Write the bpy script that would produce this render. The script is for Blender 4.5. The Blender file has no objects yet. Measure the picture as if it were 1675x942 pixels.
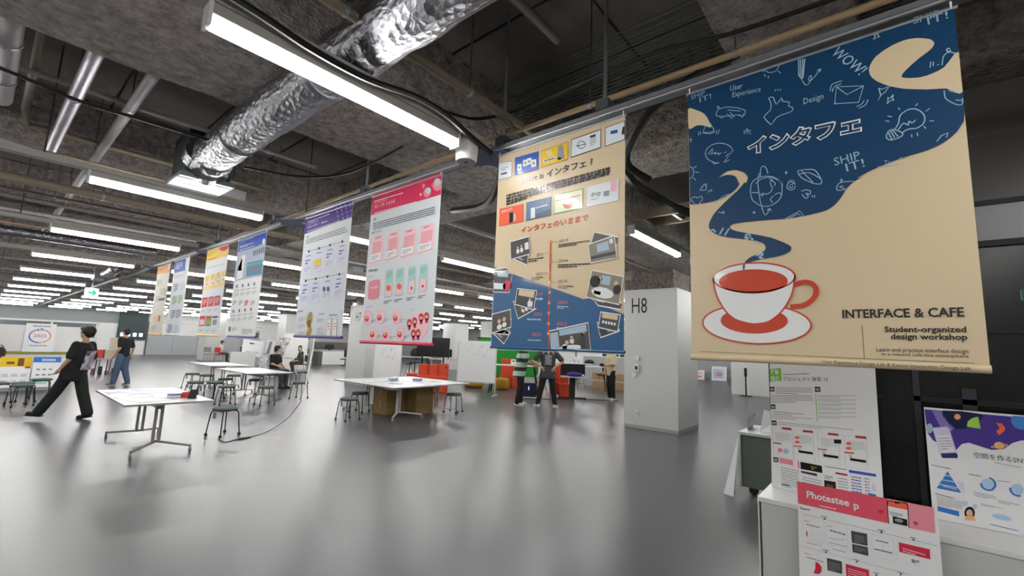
import bpy, bmesh, math, random
from mathutils import Vector, Matrix
from mathutils.geometry import tessellate_polygon
random.seed(7)
S = bpy.context.scene
COL = S.collection
R = math.radians
# ------------------------------------------------------------------ camera, world, exposure
cd = bpy.data.cameras.new('camera'); cam = bpy.data.objects.new('camera', cd); COL.objects.link(cam)
cd.sensor_width = 36; cd.lens = 732.6 / 1675 * 36; cd.clip_start = .05; cd.clip_end = 200
yw, pt, rl = R(40.25), R(7.5), R(2.195)
fwd = Vector((math.cos(pt) * math.cos(yw), math.cos(pt) * math.sin(yw), math.sin(pt)))
r0 = Vector((math.sin(yw), -math.cos(yw), 0)); u0 = r0.cross(fwd)
rt = r0 * math.cos(rl) + u0 * math.sin(rl); up = rt.cross(fwd)
M = Matrix((rt, up, -fwd)).transposed().to_4x4(); M.translation = (0, 0, 1.64)
cam.matrix_world = M
S.camera = cam
W = bpy.data.worlds.new('world'); S.world = W; W.use_nodes = True
W.node_tree.nodes['Background'].inputs[0].default_value = (.6, .65, .7, 1)
W.node_tree.nodes['Background'].inputs[1].default_value = .25
S.view_settings.view_transform = 'Standard'; S.view_settings.look = 'None'
S.view_settings.gamma = 1; S.view_settings.use_curve_mapping = False
S.view_settings.exposure = 1.15
LAMP = 20.0          # strength of the lamp diffusers
# ------------------------------------------------------------------ materials
def s2l(c):
    return c / 12.92 if c <= .04045 else ((c + .055) / 1.055) ** 2.4
def rgb(h):
    return tuple(s2l(int(h[i:i + 2], 16) / 255) for i in (0, 2, 4)) + (1,)
MATS = {}
def mat(name, col, rough=.55, metal=0, bump=0, scale=30, var=.08, emit=0, spec=.5, coords='Object', stretch=None, alpha=None):
    if name in MATS: return MATS[name]
    m = bpy.data.materials.new(name); m.use_nodes = True; nt = m.node_tree; N = nt.nodes; L = nt.links
    b = N['Principled BSDF']; c = rgb(col)
    b.inputs['Roughness'].default_value = rough; b.inputs['Metallic'].default_value = metal
    b.inputs['Specular IOR Level'].default_value = spec
    tc = N.new('ShaderNodeTexCoord'); src = tc.outputs[coords]
    if stretch:
        mp = N.new('ShaderNodeMapping'); mp.inputs['Scale'].default_value = stretch; L.new(src, mp.inputs[0]); src = mp.outputs[0]
    nz = N.new('ShaderNodeTexNoise'); nz.inputs['Scale'].default_value = scale; nz.inputs['Detail'].default_value = 4
    L.new(src, nz.inputs['Vector'])
    rp = N.new('ShaderNodeMix'); rp.data_type = 'RGBA'
    lo = tuple(max(0, v * (1 - var)) for v in c[:3]) + (1,); hi = tuple(v * (1 + var) for v in c[:3]) + (1,)
    rp.inputs['A'].default_value = lo; rp.inputs['B'].default_value = hi
    L.new(nz.outputs['Fac'], rp.inputs['Factor']); L.new(rp.outputs['Result'], b.inputs['Base Color'])
    if bump:
        bp = N.new('ShaderNodeBump'); bp.inputs['Strength'].default_value = 1; bp.inputs['Distance'].default_value = bump
        L.new(nz.outputs['Fac'], bp.inputs['Height']); L.new(bp.outputs['Normal'], b.inputs['Normal'])
    if emit:
        b.inputs['Emission Color'].default_value = c; b.inputs['Emission Strength'].default_value = emit
    MATS[name] = m
    return m
def ramp(N, L, src, a, b, c0, c1):
    r = N.new('ShaderNodeValToRGB'); r.color_ramp.elements[0].position = a; r.color_ramp.elements[1].position = b
    r.color_ramp.elements[0].color = c0; r.color_ramp.elements[1].color = c1; L.new(src, r.inputs[0]); return r.outputs[0]
# vinyl floor: grey, faint mottling and softly varying gloss
fm = bpy.data.materials.new('grey_vinyl'); fm.use_nodes = True; N = fm.node_tree.nodes; L = fm.node_tree.links; b = N['Principled BSDF']
tc = N.new('ShaderNodeTexCoord'); n1 = N.new('ShaderNodeTexNoise'); n1.inputs['Scale'].default_value = 60; n1.inputs['Detail'].default_value = 5
n2 = N.new('ShaderNodeTexNoise'); n2.inputs['Scale'].default_value = .7; n2.inputs['Detail'].default_value = 2
L.new(tc.outputs['Object'], n1.inputs[0]); L.new(tc.outputs['Object'], n2.inputs[0])
ca = ramp(N, L, n1.outputs['Fac'], .3, .7, rgb('525255'), rgb('5d5d60'))
mx = N.new('ShaderNodeMix'); mx.data_type = 'RGBA'; mx.blend_type = 'MULTIPLY'; mx.inputs['Factor'].default_value = 1
cb = ramp(N, L, n2.outputs['Fac'], .2, .8, (.86, .86, .86, 1), (1, 1, 1, 1))
L.new(ca, mx.inputs['A']); L.new(cb, mx.inputs['B']); L.new(mx.outputs['Result'], b.inputs['Base Color'])
b.inputs['Roughness'].default_value = .29
bp = N.new('ShaderNodeBump'); bp.inputs['Distance'].default_value = .0006; L.new(n1.outputs['Fac'], bp.inputs['Height']); L.new(bp.outputs['Normal'], b.inputs['Normal'])
b.inputs['Specular IOR Level'].default_value = .42
MATS['floor'] = fm
# sprayed rock wool on beams: clumpy, brown grey
sm_ = bpy.data.materials.new('sprayed_rockwool'); sm_.use_nodes = True; N = sm_.node_tree.nodes; L = sm_.node_tree.links; b = N['Principled BSDF']
tc = N.new('ShaderNodeTexCoord'); n1 = N.new('ShaderNodeTexNoise'); n1.inputs['Scale'].default_value = 13; n1.inputs['Detail'].default_value = 8; n1.inputs['Roughness'].default_value = .7
v1 = N.new('ShaderNodeTexVoronoi'); v1.inputs['Scale'].default_value = 34
L.new(tc.outputs['Object'], n1.inputs[0]); L.new(tc.outputs['Object'], v1.inputs[0])
L.new(ramp(N, L, n1.outputs['Fac'], .32, .62, rgb('5a5350'), rgb('968e88')), b.inputs['Base Color'])
ad = N.new('ShaderNodeMath'); ad.operation = 'MULTIPLY_ADD'; ad.inputs[1].default_value = .5; L.new(v1.outputs['Distance'], ad.inputs[0]); L.new(n1.outputs['Fac'], ad.inputs[2])
bp = N.new('ShaderNodeBump'); bp.inputs['Distance'].default_value = .045; L.new(ad.outputs[0], bp.inputs['Height']); L.new(bp.outputs['Normal'], b.inputs['Normal'])
b.inputs['Roughness'].default_value = .95; MATS['spray'] = sm_
# crumpled foil
def foil(name, col, rough, sc, dist, st=None):
    m = bpy.data.materials.new(name); m.use_nodes = True; N = m.node_tree.nodes; L = m.node_tree.links; b = N['Principled BSDF']
    tc = N.new('ShaderNodeTexCoord'); mp = N.new('ShaderNodeMapping'); mp.inputs['Scale'].default_value = st or (1, 1, 1); L.new(tc.outputs['Object'], mp.inputs[0])
    n = N.new('ShaderNodeTexNoise'); n.inputs['Scale'].default_value = sc; n.inputs['Detail'].default_value = 6; n.inputs['Distortion'].default_value = 1.2; L.new(mp.outputs[0], n.inputs[0])
    v = N.new('ShaderNodeTexVoronoi'); v.feature = 'F1'; v.inputs['Scale'].default_value = sc * 1.6; L.new(mp.outputs[0], v.inputs[0])
    a = N.new('ShaderNodeMath'); a.operation = 'ADD'; L.new(n.outputs['Fac'], a.inputs[0]); L.new(v.outputs['Distance'], a.inputs[1])
    bp = N.new('ShaderNodeBump'); bp.inputs['Distance'].default_value = dist; L.new(a.outputs[0], bp.inputs['Height']); L.new(bp.outputs['Normal'], b.inputs['Normal'])
    b.inputs['Base Color'].default_value = rgb(col); b.inputs['Metallic'].default_value = 1; b.inputs['Roughness'].default_value = rough
    MATS[name] = m; return m
foil('duct_foil', '8f8f94', .38, 14, .009, (1.3, .7, 1.3)); foil('board_foil', '9c9c9e', .16, 7, .03)
def glass(name, tint, op, rg=.05):
    m = bpy.data.materials.new(name); m.use_nodes = True; N = m.node_tree.nodes; L = m.node_tree.links; N.remove(N['Principled BSDF'])
    o = N['Material Output']; t = N.new('ShaderNodeBsdfTransparent'); t.inputs[0].default_value = rgb(tint); g = N.new('ShaderNodeBsdfGlossy'); g.inputs['Roughness'].default_value = rg
    f = N.new('ShaderNodeFresnel'); f.inputs[0].default_value = 1.5; a = N.new('ShaderNodeMath'); a.operation = 'ADD'; a.inputs[1].default_value = op; L.new(f.outputs[0], a.inputs[0])
    x = N.new('ShaderNodeMixShader'); L.new(a.outputs[0], x.inputs[0]); L.new(t.outputs[0], x.inputs[1]); L.new(g.outputs[0], x.inputs[2]); L.new(x.outputs[0], o.inputs[0]); MATS[name] = m; return m
glass('dark_glass', '8a9490', 0, .22); glass('far_glass', 'dfe6e8', .08)
em = bpy.data.materials.new('lamp_diffuser'); em.use_nodes = True; b = em.node_tree.nodes['Principled BSDF']
b.inputs['Base Color'].default_value = (.9, .9, .9, 1); b.inputs['Emission Color'].default_value = (1, .99, .97, 1); b.inputs['Emission Strength'].default_value = LAMP; MATS['lamp'] = em
for a in [('slab', '6b6560', .9, 0, .01, 6, .25), ('bulkhead', '57534f', .7, 0, 0, 5, .1), ('whitewall', 'd9dad8', .6, 0, 0, 4, .02), ('column', 'c9cac8', .55, 0, 0, 3, .02),
    ('galv', '9a9ca0', .42, .75, 0, 20, .12), ('galvdark', '5c6066', .5, .7, 0, 20, .12), ('housing', 'a9a6a0', .5, .2, 0, 10, .04), ('beige', 'a08868', .6, 0, 0, 12, .08), ('beigedark', '75695a', .6, 0, 0, 12, .08),
    ('pvc', '8b8586', .55, 0, 0, 10, .06), ('pipe_alu', 'a9a6b0', .35, .6, .002, 25, .2), ('blackcable', '0e0e10', .5, 0, 0, 10, .1), ('greencable', '4c5552', .6, 0, 0, 10, .1), ('darkduct', '34403f', .5, .4, 0, 8, .1),
    ('whiteplastic', 'dcdcda', .4, 0, 0, 8, .02), ('whitelam', 'cdcfd1', .35, 0, 0, 8, .015), ('edge', '9b9c9e', .4, .2, 0, 8, .03), ('legmetal', 'a09e9a', .4, .35, 0, 20, .06), ('legwhite', 'c9c9c7', .4, .2, 0, 20, .04),
    ('blackmetal', '131416', .4, .3, 0, 15, .08), ('blackplastic', '17181a', .5, 0, 0, 15, .08), ('seat', '56655f', .85, 0, .001, 90, .12), ('seatdark', '454d4c', .85, 0, .001, 90, .12), ('caster', '1d1e20', .5, 0, 0, 20, .1), ('castergrey', '8b8d90', .5, 0, 0, 20, .1),
    ('orangefab', 'd24e2c', .75, 0, .001, 60, .06), ('yellowfab', 'b08a20', .8, 0, .001, 60, .1), ('redplast', 'd23a2c', .5, 0, 0, 20, .05), ('cardboard', '8f7549', .85, 0, .001, 12, .12), ('wood', 'a88862', .6, 0, 0, 6, .15), ('woodleg', '9a8064', .55, 0, 0, 12, .1),
    ('greenscreen', '1f8a2a', .8, 0, 0, 5, .05), ('tvblack', '101113', .2, 0, 0, 5, .1), ('board', 'e6e7e8', .35, 0, 0, 5, .01), ('greypanel', 'a7abae', .5, 0, 0, 3, .03), ('greypanel2', '8f9496', .5, 0, 0, 3, .03), ('olive', '8f8d3a', .7, 0, 0, 5, .05),
    ('frame_dark', '3b4048', .4, .5, 0, 10, .06), ('blackgap', '08090a', .5, 0, 0, 5, .1), ('roomdark', '667068', .7, 0, 0, 3, .15), ('roomgreen', '2f6a4c', .5, 0, 0, 2, .3), ('counter', 'c6c8c6', .35, 0, 0, 3, .02), ('countertop', 'e2e2e0', .3, 0, 0, 3, .02),
    ('skin_tone', 'c39a7e', .6, 0, 0, 12, .05), ('hair', '17120f', .55, 0, .003, 90, .3), ('blackcloth', '16171a', .85, 0, .002, 40, .15), ('charcloth', '3a3c40', .85, 0, .002, 40, .12), ('blackpants', '121214', .85, 0, .002, 40, .15), ('darkgreenpants', '18211d', .85, 0, .002, 40, .15),
    ('denim', '4a5a78', .85, 0, .002, 60, .15), ('beigecloth', 'c3b696', .85, 0, .002, 40, .06), ('whitecloth', 'd4d6d8', .85, 0, .002, 40, .04), ('greycloth', '8b9190', .85, 0, .002, 40, .06), ('shoegrey', '77726c', .7, 0, 0, 40, .1), ('shoewhite', 'cfcdc6', .6, 0, 0, 40, .05), ('shoeblack', '141414', .5, 0, 0, 40, .05), ('brownpants', '4a3632', .85, 0, 0, 40, .1),
    ('purplecloth', '2a2a78', .6, 0, .004, 20, .3), ('bluebox', '2c5da8', .5, 0, 0, 10, .05), ('exitgreen', '1d9a6c', .5, 0, 0, 5, .02), ('exitlit', 'e6f7f0', .5, 0, 0, 5, .02, 1.1), ('exitgreenlit', '14a070', .5, 0, 0, 5, .02, .7), ('bagbrown', '3a2320', .8, 0, 0, 20, .1),
    ('crossplate', '6a7090', .5, .5, 0, 20, .06), ('diffusermetal', '777c7c', .4, .3, 0, 8, .03), ('pinkleg', '9a5a60', .5, 0, 0, 9, .1), ('lipcol', '8e4a44', .5, 0, 0, 9, .05), ('eyecol', '120d0a', .3, 0, 0, 9, .05), ('pcblue', '14183a', .35, 0, 0, 9, .3), ('tanbox', 'b8ac98', .7, 0, 0, 9, .06)]:
    mat(*a)
# camouflage jacket and striped shirt
def camo():
    m = bpy.data.materials.new('camouflage'); m.use_nodes = True; N = m.node_tree.nodes; L = m.node_tree.links; b = N['Principled BSDF']
    tc = N.new('ShaderNodeTexCoord'); n = N.new('ShaderNodeTexNoise'); n.inputs['Scale'].default_value = 11; L.new(tc.outputs['Object'], n.inputs[0])
    L.new(ramp(N, L, n.outputs['Fac'], .47, .53, rgb('26261f'), rgb('6d6a58')), b.inputs['Base Color']); b.inputs['Roughness'].default_value = .9; MATS['camo'] = m
def stripes():
    m = bpy.data.materials.new('striped_knit'); m.use_nodes = True; N = m.node_tree.nodes; L = m.node_tree.links; b = N['Principled BSDF']
    tc = N.new('ShaderNodeTexCoord'); sp = N.new('ShaderNodeSeparateXYZ'); L.new(tc.outputs['Object'], sp.inputs[0])
    q = N.new('ShaderNodeMath'); q.operation = 'MULTIPLY_ADD'; q.inputs[1].default_value = 4.35; q.inputs[2].default_value = .12; L.new(sp.outputs['Z'], q.inputs[0])
    f = N.new('ShaderNodeMath'); f.operation = 'FRACT'; L.new(q.outputs[0], f.inputs[0])
    r = N.new('ShaderNodeValToRGB'); r.color_ramp.interpolation = 'CONSTANT'; r.color_ramp.elements[0].color = rgb('1c2a28'); r.color_ramp.elements[1].position = .45; r.color_ramp.elements[1].color = rgb('a6bba6'); L.new(f.outputs[0], r.inputs[0])
    L.new(r.outputs[0], b.inputs['Base Color']); b.inputs['Roughness'].default_value = .85; MATS['stripes'] = m
camo(); stripes()
PAL = dict(navy='123e63', cream='d8c3a0', chalk='9fc0d4', white='e8e8e8', rust='c8401f', black='141414', dark='3a3c42', grey='8f9298', pale='dfe6ea', pale2='c9ccd2', sea='245a8a', blue='2d5ab4', slate='4a5a78', sky='a8bccf', steel='5a7aa2', green='5aa03c', lemon='e8e6c4', yellow='e8c02a', gold='b4902c', coral='f0664a', orange='f08a3c', brown='7a5030', brick='a83c2e',
    photo='4a4a48', wallp='8a8274', skin='d8b090', redp='d0304c', redd='c82a32', pinkred='d6325a', rose='e48a9a', blush='f4c6cc', mint='a8d4cc', purple='4a2a86', lilac='8a7ac0', lilacw='d4d4e8', royal='3a5ac0', skygrey='a9b6c8', teal='3a7a94', teal2='5a9ab0', amber='f0c860', amberd='f09a2a', olive='6a8a2a', moss='9aa060', lime='7ac032', khaki='c8cc9a', blackbrown='241e18',
    rosedark='e2586a', rosepale='e8909e', char='4a4a4c', violet='4c3a90', night='20234a', apricot='f0b070', limeg='a8d860', azure='4a8ad0', azure2='3a78c8', skypale='b0cce8', indigo='2a3670', red='d03a2a', pink='f0b0bc', blush2='f4c6cc')
def gloss(m):
    b = m.node_tree.nodes['Principled BSDF']; b.inputs['Coat Weight'].default_value = .3; b.inputs['Coat Roughness'].default_value = .07; return m
def pm(c, gl):
    return (gloss if gl else lambda m: m)(mat('print_' + c + ('' if gl else '_matt'), PAL[c], .34 if gl else .6, 0, 0, 3, .01, 0, .45 if gl else .2))
# ------------------------------------------------------------------ helpers
def link(name, me, m, parent=None, loc=None, rot=None):
    o = bpy.data.objects.new(name, me); COL.objects.link(o)
    if m is not None and not me.materials: me.materials.append(MATS[m] if isinstance(m, str) else m)
    if parent: o.parent = parent
    if loc: o.location = loc
    if rot: o.rotation_euler = rot
    return o
def tag(o, label=None, cat=None, group=None, kind=None):
    for k, v in (('label', label), ('category', cat), ('group', group), ('kind', kind)):
        if v: o[k] = v
    return o
def thing(name, label, cat, loc=(0, 0, 0), rz=0, group=None):
    o = bpy.data.objects.new(name, None); COL.objects.link(o); o.location = loc; o.rotation_euler = (0, 0, rz); o.empty_display_size = .1
    return tag(o, label, cat, group)
class MB:
    def __init__(s): s.v = []; s.f = []
    def add(s, vs, fs):
        n = len(s.v); s.v += [tuple(v) for v in vs]; s.f += [tuple(i + n for i in f) for f in fs]; return s
    def box(s, x0, x1, y0, y1, z0, z1, rz=0, c=None, M=None):
        vs = [Vector((x, y, z)) for x in (x0, x1) for y in (y0, y1) for z in (z0, z1)]
        if rz:
            c = Vector(c) if c else Vector(((x0 + x1) / 2, (y0 + y1) / 2, 0)); Rm = Matrix.Rotation(rz, 3, 'Z'); vs = [Rm @ (v - c) + c for v in vs]
        if M: vs = [M @ v for v in vs]
        return s.add(vs, [(0, 1, 3, 2), (4, 6, 7, 5), (0, 4, 5, 1), (2, 3, 7, 6), (0, 2, 6, 4), (1, 5, 7, 3)])
    def tube(s, pts, r, n=8, cap=True):
        pts = [Vector(p) for p in pts]; k = len(pts); rs = r if isinstance(r, (list, tuple)) else [r] * k; ring = []
        t0 = (pts[1] - pts[0]).normalized(); a = t0.orthogonal().normalized()
        for i, p in enumerate(pts):
            t = (pts[min(i + 1, k - 1)] - pts[max(i - 1, 0)]).normalized(); a = (a - t * a.dot(t)).normalized(); b = t.cross(a)
            ring.append([p + (a * math.cos(2 * math.pi * j / n) + b * math.sin(2 * math.pi * j / n)) * rs[i] for j in range(n)])
        vs = [v for rg in ring for v in rg]; fs = [(i * n + j, i * n + (j + 1) % n, (i + 1) * n + (j + 1) % n, (i + 1) * n + j) for i in range(k - 1) for j in range(n)]
        if cap: fs += [tuple(reversed(range(n))), tuple(range((k - 1) * n, k * n))]
        return s.add(vs, fs)
    def bar(s, p, q, w, h):
        p = Vector(p); q = Vector(q); t = (q - p).normalized(); a = t.cross(Vector((0, 0, 1)))
        a = a.normalized() if a.length > 1e-4 else Vector((1, 0, 0)); b = a.cross(t)
        vs = [e + a * x * w / 2 + b * y * h / 2 for e in (p, q) for x, y in ((-1, -1), (1, -1), (1, 1), (-1, 1))]
        return s.add(vs, [(3, 2, 1, 0), (4, 5, 6, 7), (0, 1, 5, 4), (1, 2, 6, 5), (2, 3, 7, 6), (3, 0, 4, 7)])
    def lathe(s, prof, n=20, c=(0, 0, 0), sx=1, sy=1):
        k = len(prof); vs = [(c[0] + r * math.cos(2 * math.pi * j / n) * sx, c[1] + r * math.sin(2 * math.pi * j / n) * sy, c[2] + z) for r, z in prof for j in range(n)]
        fs = [(i * n + j, i * n + (j + 1) % n, (i + 1) * n + (j + 1) % n, (i + 1) * n + j) for i in range(k - 1) for j in range(n)]
        fs += [tuple(reversed(range(n))), tuple(range((k - 1) * n, k * n))]; return s.add(vs, fs)
    def prism(s, poly, t0, t1, ax):     # poly in a plane, extruded along axis ax (function mapping (a, b, t) to a point)
        n = len(poly); vs = [ax(a, b, t) for t in (t0, t1) for a, b in poly]
        return s.add(vs, [tuple(reversed(range(n))), tuple(range(n, 2 * n))] + [(i, (i + 1) % n, n + (i + 1) % n, n + i) for i in range(n)])
    def ball(s, c, rx, ry=None, rz=None, n=12, M=None):
        ry = ry or rx; rz = rz or rx; k = n // 2; vs = [Vector((rx * math.sin(math.pi * i / k) * math.cos(2 * math.pi * j / n), ry * math.sin(math.pi * i / k) * math.sin(2 * math.pi * j / n), rz * math.cos(math.pi * i / k))) for i in range(k + 1) for j in range(n)]
        if M: vs = [M @ v for v in vs]
        c = Vector(c); vs = [v + c for v in vs]
        return s.add(vs, [(i * n + j, (i + 1) * n + j, (i + 1) * n + (j + 1) % n, i * n + (j + 1) % n) for i in range(k) for j in range(n)])
    def mesh(s, name):
        me = bpy.data.meshes.new(name); me.from_pydata(s.v, [], s.f); bm = bmesh.new(); bm.from_mesh(me); bmesh.ops.remove_doubles(bm, verts=bm.verts, dist=1e-6); bmesh.ops.recalc_face_normals(bm, faces=bm.faces); bm.to_mesh(me); bm.free(); return me
    def build(s, name, m, parent=None, loc=None, rot=None, smooth=False, bevel=0, seg=2):
        me = s.mesh(name); o = link(name, me, m, parent, loc, rot)
        if name == 'lettering': o['kind'] = 'stuff'
        if smooth:
            me.shade_smooth()
            if smooth != 2: me.set_sharp_from_angle(angle=R(38))
        if bevel:
            bm = bmesh.new(); bm.from_mesh(me); bmesh.ops.bevel(bm, geom=list(bm.edges), offset=bevel, segments=seg, affect='EDGES', clamp_overlap=True); bm.to_mesh(me); bm.free()
        return o
def children(o): return [c for c in bpy.data.objects if c.parent is o]
def dup(root, loc, rz, label=None, group=None):
    kids = KID.get(root.name)
    if kids is None:
        kids = [(c, children(c)) for c in children(root)]; KID[root.name] = kids
    r = root.copy(); COL.objects.link(r); r.location = loc; r.rotation_euler = (0, 0, rz)
    if label: r['label'] = label
    if group: r['group'] = group
    for c, gs in kids:
        k = c.copy(); COL.objects.link(k); k.parent = r
        for g in gs:
            h = g.copy(); COL.objects.link(h); h.parent = k
    return r
KID = {}
def ns(nm, m, ls):   # one polygon soup of a colour
    pass
# ------------------------------------------------------------------ the setting
def struct(o): o['kind'] = 'structure'; return o
X0, X1, Y0, Y1, ZC = -4.5, 34.0, -6.0, 44.0, 4.3
struct(MB().box(X0, X1, Y0, Y1, -.1, 0).build('floor', 'floor'))
ceil = struct(MB().box(X0, X1, Y0, Y1, ZC, ZC + .2).build('ceiling', 'slab'))
struct(MB().box(X0 - .2, X0, Y0, Y1, 0, ZC).build('wall_left', 'whitewall'))
struct(MB().box(X1, X1 + .2, Y0, Y1, 0, ZC).build('wall_right', 'whitewall'))
struct(MB().box(X0, X1, Y0 - .2, Y0, 0, ZC).build('wall_near', 'whitewall'))
struct(MB().box(X0, X1, Y1, Y1 + .2, 0, ZC).build('wall_far', 'whitewall'))
# beams under the slab, sprayed, with a wobbly lower arris
def beam(x0, x1, y0, y1, z, seg=.5):
    along = 0 if x1 - x0 > y1 - y0 else 1
    n = max(2, int(((x1 - x0) if along == 0 else (y1 - y0)) / seg)); vs = []; rnd = random.Random(int(x0 * 10 + y0 * 100))
    for i in range(n + 1):
        t = i / n; j = [rnd.uniform(-.012, .012) for _ in range(6)]
        if along == 0:
            x = x0 + (x1 - x0) * t; vs += [(x, y0, ZC + .05), (x, y0 + j[0], z + .03 + j[1]), (x, (y0 + y1) / 2, z + j[2]), (x, y1 + j[3], z + .02 + j[4]), (x, y1, ZC + .05)]
        else:
            y = y0 + (y1 - y0) * t; vs += [(x0, y, ZC + .05), (x0 + j[0], y, z + .03 + j[1]), ((x0 + x1) / 2, y, z + j[2]), (x1 + j[3], y, z + .02 + j[4]), (x1, y, ZC + .05)]
    fs = [(i * 5 + k, i * 5 + k + 1, i * 5 + k + 6, i * 5 + k + 5) for i in range(n) for k in range(4)]
    return MB().add(vs, fs).build('beam', 'spray', ceil, smooth=True)
for y0, y1, z in ((-3.6, -2.8, 3.5), (.05, .7, 3.5), (2.95, 3.98, 3.47), (7.0, 7.45, 3.62), (10.6, 11.2, 3.6), (14.6, 15.7, 3.47), (19.0, 19.5, 3.6), (22.6, 23.1, 3.6), (26.2, 27.3, 3.47), (31.6, 32.2, 3.6), (37.6, 38.6, 3.47)):
    beam(X0, X1, y0, y1, z, .5 if y0 < 12 else 2)
for x0, x1, z in ((-2.6, -1.7, 3.45), (3.72, 4.42, 3.45), (9.5, 10.6, 3.44), (15.9, 16.6, 3.45), (22, 23, 3.45), (28, 28.8, 3.45)):
    beam(x0, x1, Y0, Y1, z, .5 if x0 < 6 else 2)
# joints of the deck boards
jb = MB()
for i in range(9): jb.box(-2 + i * .9, -1.985 + i * .9, -2, 12, ZC - .012, ZC)
for i in range(8): jb.box(-2, 6, -2 + i * 1.8, -1.985 + i * 1.8, ZC - .012, ZC)
tag(jb.build('deck_joint', 'blackgap', ceil), kind='stuff')
# ------------------------------------------------------------------ far partition wall with glazing
ft = struct(thing('trim_1', None, None)); ft['kind'] = 'structure'
MB().box(-3, 8.4, 43.6, 43.68, 0, 1.15).build('lower_panel', 'whitewall', ft)
MB().box(-3, 8.4, 43.55, 43.7, 2.15, 2.27).build('top_rail', 'whiteplastic', ft)
for x in (-1.6, .75, 3.2, 5.5, 8.2): MB().box(x, x + .12, 43.55, 43.7, 1.1, 2.2).build('mullion', 'whiteplastic', ft)
for a, b in ((-1.5, .75), (.87, 3.2), (3.32, 5.5)): MB().box(a, b, 43.62, 43.64, 1.15, 2.15).build('pane', 'far_glass', ft)
MB().box(-3, 8.4, 43.6, 43.75, 2.27, 4.3).build('upper_panel', 'greypanel2', ft)
for x in (5.62, 7.2): MB().box(x, x + 1.05, 43.5, 43.6, 0, 2.15).build('door_leaf', 'whiteplastic', ft)
fr_ = struct(thing('trim_2', None, None))
for i in range(5):
    x = 8.5 + i * 1.62; MB().box(x, x + 1.6, 43.5, 43.58, 0, 1.5).build('lower_panel', 'greypanel', fr_); MB().box(x, x + 1.6, 43.5, 43.58, 1.52, 2.5).build('upper_panel', 'whiteplastic', fr_)
MB().box(8.4, 16.6, 43.45, 43.6, 2.5, 4.3).build('bulkhead', 'whitewall', fr_); MB().box(8.5, 16.6, 43.46, 43.5, 2.46, 2.5).build('rail', 'galv', fr_)
dk = tag(MB().box(6.7, 8.35, 43.3, 43.45, 1.1, 3.2).build('cabinet', 'darkduct'), 'dark grey glazed booth far left above the red boxes', 'cabinet')
mb = MB()
for i in range(4): mb.box(6.85 + i * .36, 7.05 + i * .36, 43.25, 43.31, 1.35, 1.6)
mb.build('lit_screen', mat('lit_screen', 'cfeaf4', .4, 0, 0, 9, .02, 1.2), dk)
# ------------------------------------------------------------------ columns
def column(x0, x1, y0, y1, label, text=None, h=3.03):
    t = thing('column', label, 'column', ((x0 + x1) / 2, (y0 + y1) / 2, 0)); a, b = (x1 - x0) / 2, (y1 - y0) / 2
    MB().box(-a, a, -b, b, .06, h).build('cladding', 'column', t, bevel=.004, seg=1)
    MB().box(-a + .008, a - .008, -b + .008, b - .008, 0, .06).build('skirting', 'greypanel', t)
    MB().box(-a + .12, a - .12, -b + .12, b - .12, h, 3.6).build('core', 'spray', t)
    return t
def text_mesh(st, w, h, bold=False, outline=False, ang=0):
    c = bpy.data.curves.new('t', 'FONT'); c.body = st; c.resolution_u = 2
    if bold: c.offset = .022
    if outline: c.offset = outline
    o = bpy.data.objects.new('t', c); COL.objects.link(o); dg = bpy.context.evaluated_depsgraph_get(); me = bpy.data.meshes.new_from_object(o.evaluated_get(dg))
    bpy.data.objects.remove(o); bpy.data.curves.remove(c)
    if not me.vertices: return [], []
    xs = [v.co.x for v in me.vertices]; ys = [v.co.y for v in me.vertices]; kx = w / max(1e-6, max(xs) - min(xs)); ky = h / max(1e-6, (max(ys) if h > 0 else 1) - max(min(ys), 0 if st.isascii() else -9))
    y0 = 0 if st.isascii() else min(ys)
    vs = [((v.co.x - min(xs)) * kx, (v.co.y - y0) * ky) for v in me.vertices]; fs = [tuple(p.vertices) for p in me.polygons]; bpy.data.meshes.remove(me)
    ca, sa = math.cos(ang), math.sin(ang); return [(x * ca - y * sa, x * sa + y * ca) for x, y in vs], fs
c8 = column(9.48, 10.75, 3.42, 4.63, 'square white column marked H8, nearest, behind the two beige banners')
vs, fs = text_mesh('H8', .36, .34); MB().add([(-.641, .47 - x - .05, 2.5 + y) for x, y in vs], fs).build('lettering', 'blackplastic', c8)
vs, fs = text_mesh('H', .15, .34)
def wallbox(nm, lab, cat, y, z, w, h, d, m, extra=None):
    t = thing(nm, lab, cat, (9.48, y, z)); MB().box(-d, 0, -w / 2, w / 2, -h / 2, h / 2).build('body', m, t, bevel=.006)
    if extra: extra(t, d)
    return t
wallbox('card_reader', 'small white round sensor topmost on the H8 column', 'sensor', 4.3, 1.5, .1, .08, .05, 'whiteplastic')
wallbox('wall_intercom', 'white wall intercom with small dark screen on the H8 column', 'intercom', 4.32, 1.29, .12, .16, .04, 'whiteplastic', lambda t, d: MB().box(-d - .004, -d, -.03, .03, -.04, .04).build('screen', 'blackplastic', t))
t = thing('wall_sensor', 'small white round switch under the intercom on the H8 column', 'sensor', (9.48, 4.38, 1.14)); MB().tube([(0, 0, 0), (-.03, 0, 0)], .055, 14).build('body', 'whiteplastic', t)
wallbox('wall_socket', 'white wall socket low on the H8 column', 'socket', 4.31, .31, .09, .14, .02, 'whiteplastic', lambda t, d: MB().box(-d - .003, -d, -.02, .02, -.04, .04).build('plate', 'greypanel', t))
cc = column(9.42, 10.5, 15.0, 16.3, 'white column behind the pink headed banner, second in the row')
vs, fs = text_mesh('H7', .36, .34); MB().add([(-.545, .2 - x, 2.4 + y) for x, y in vs], fs).build('lettering', 'blackplastic', cc)
column(9.5, 10.6, 33.6, 34.9, 'far white column left of the man with crossed red chairs')
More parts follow.
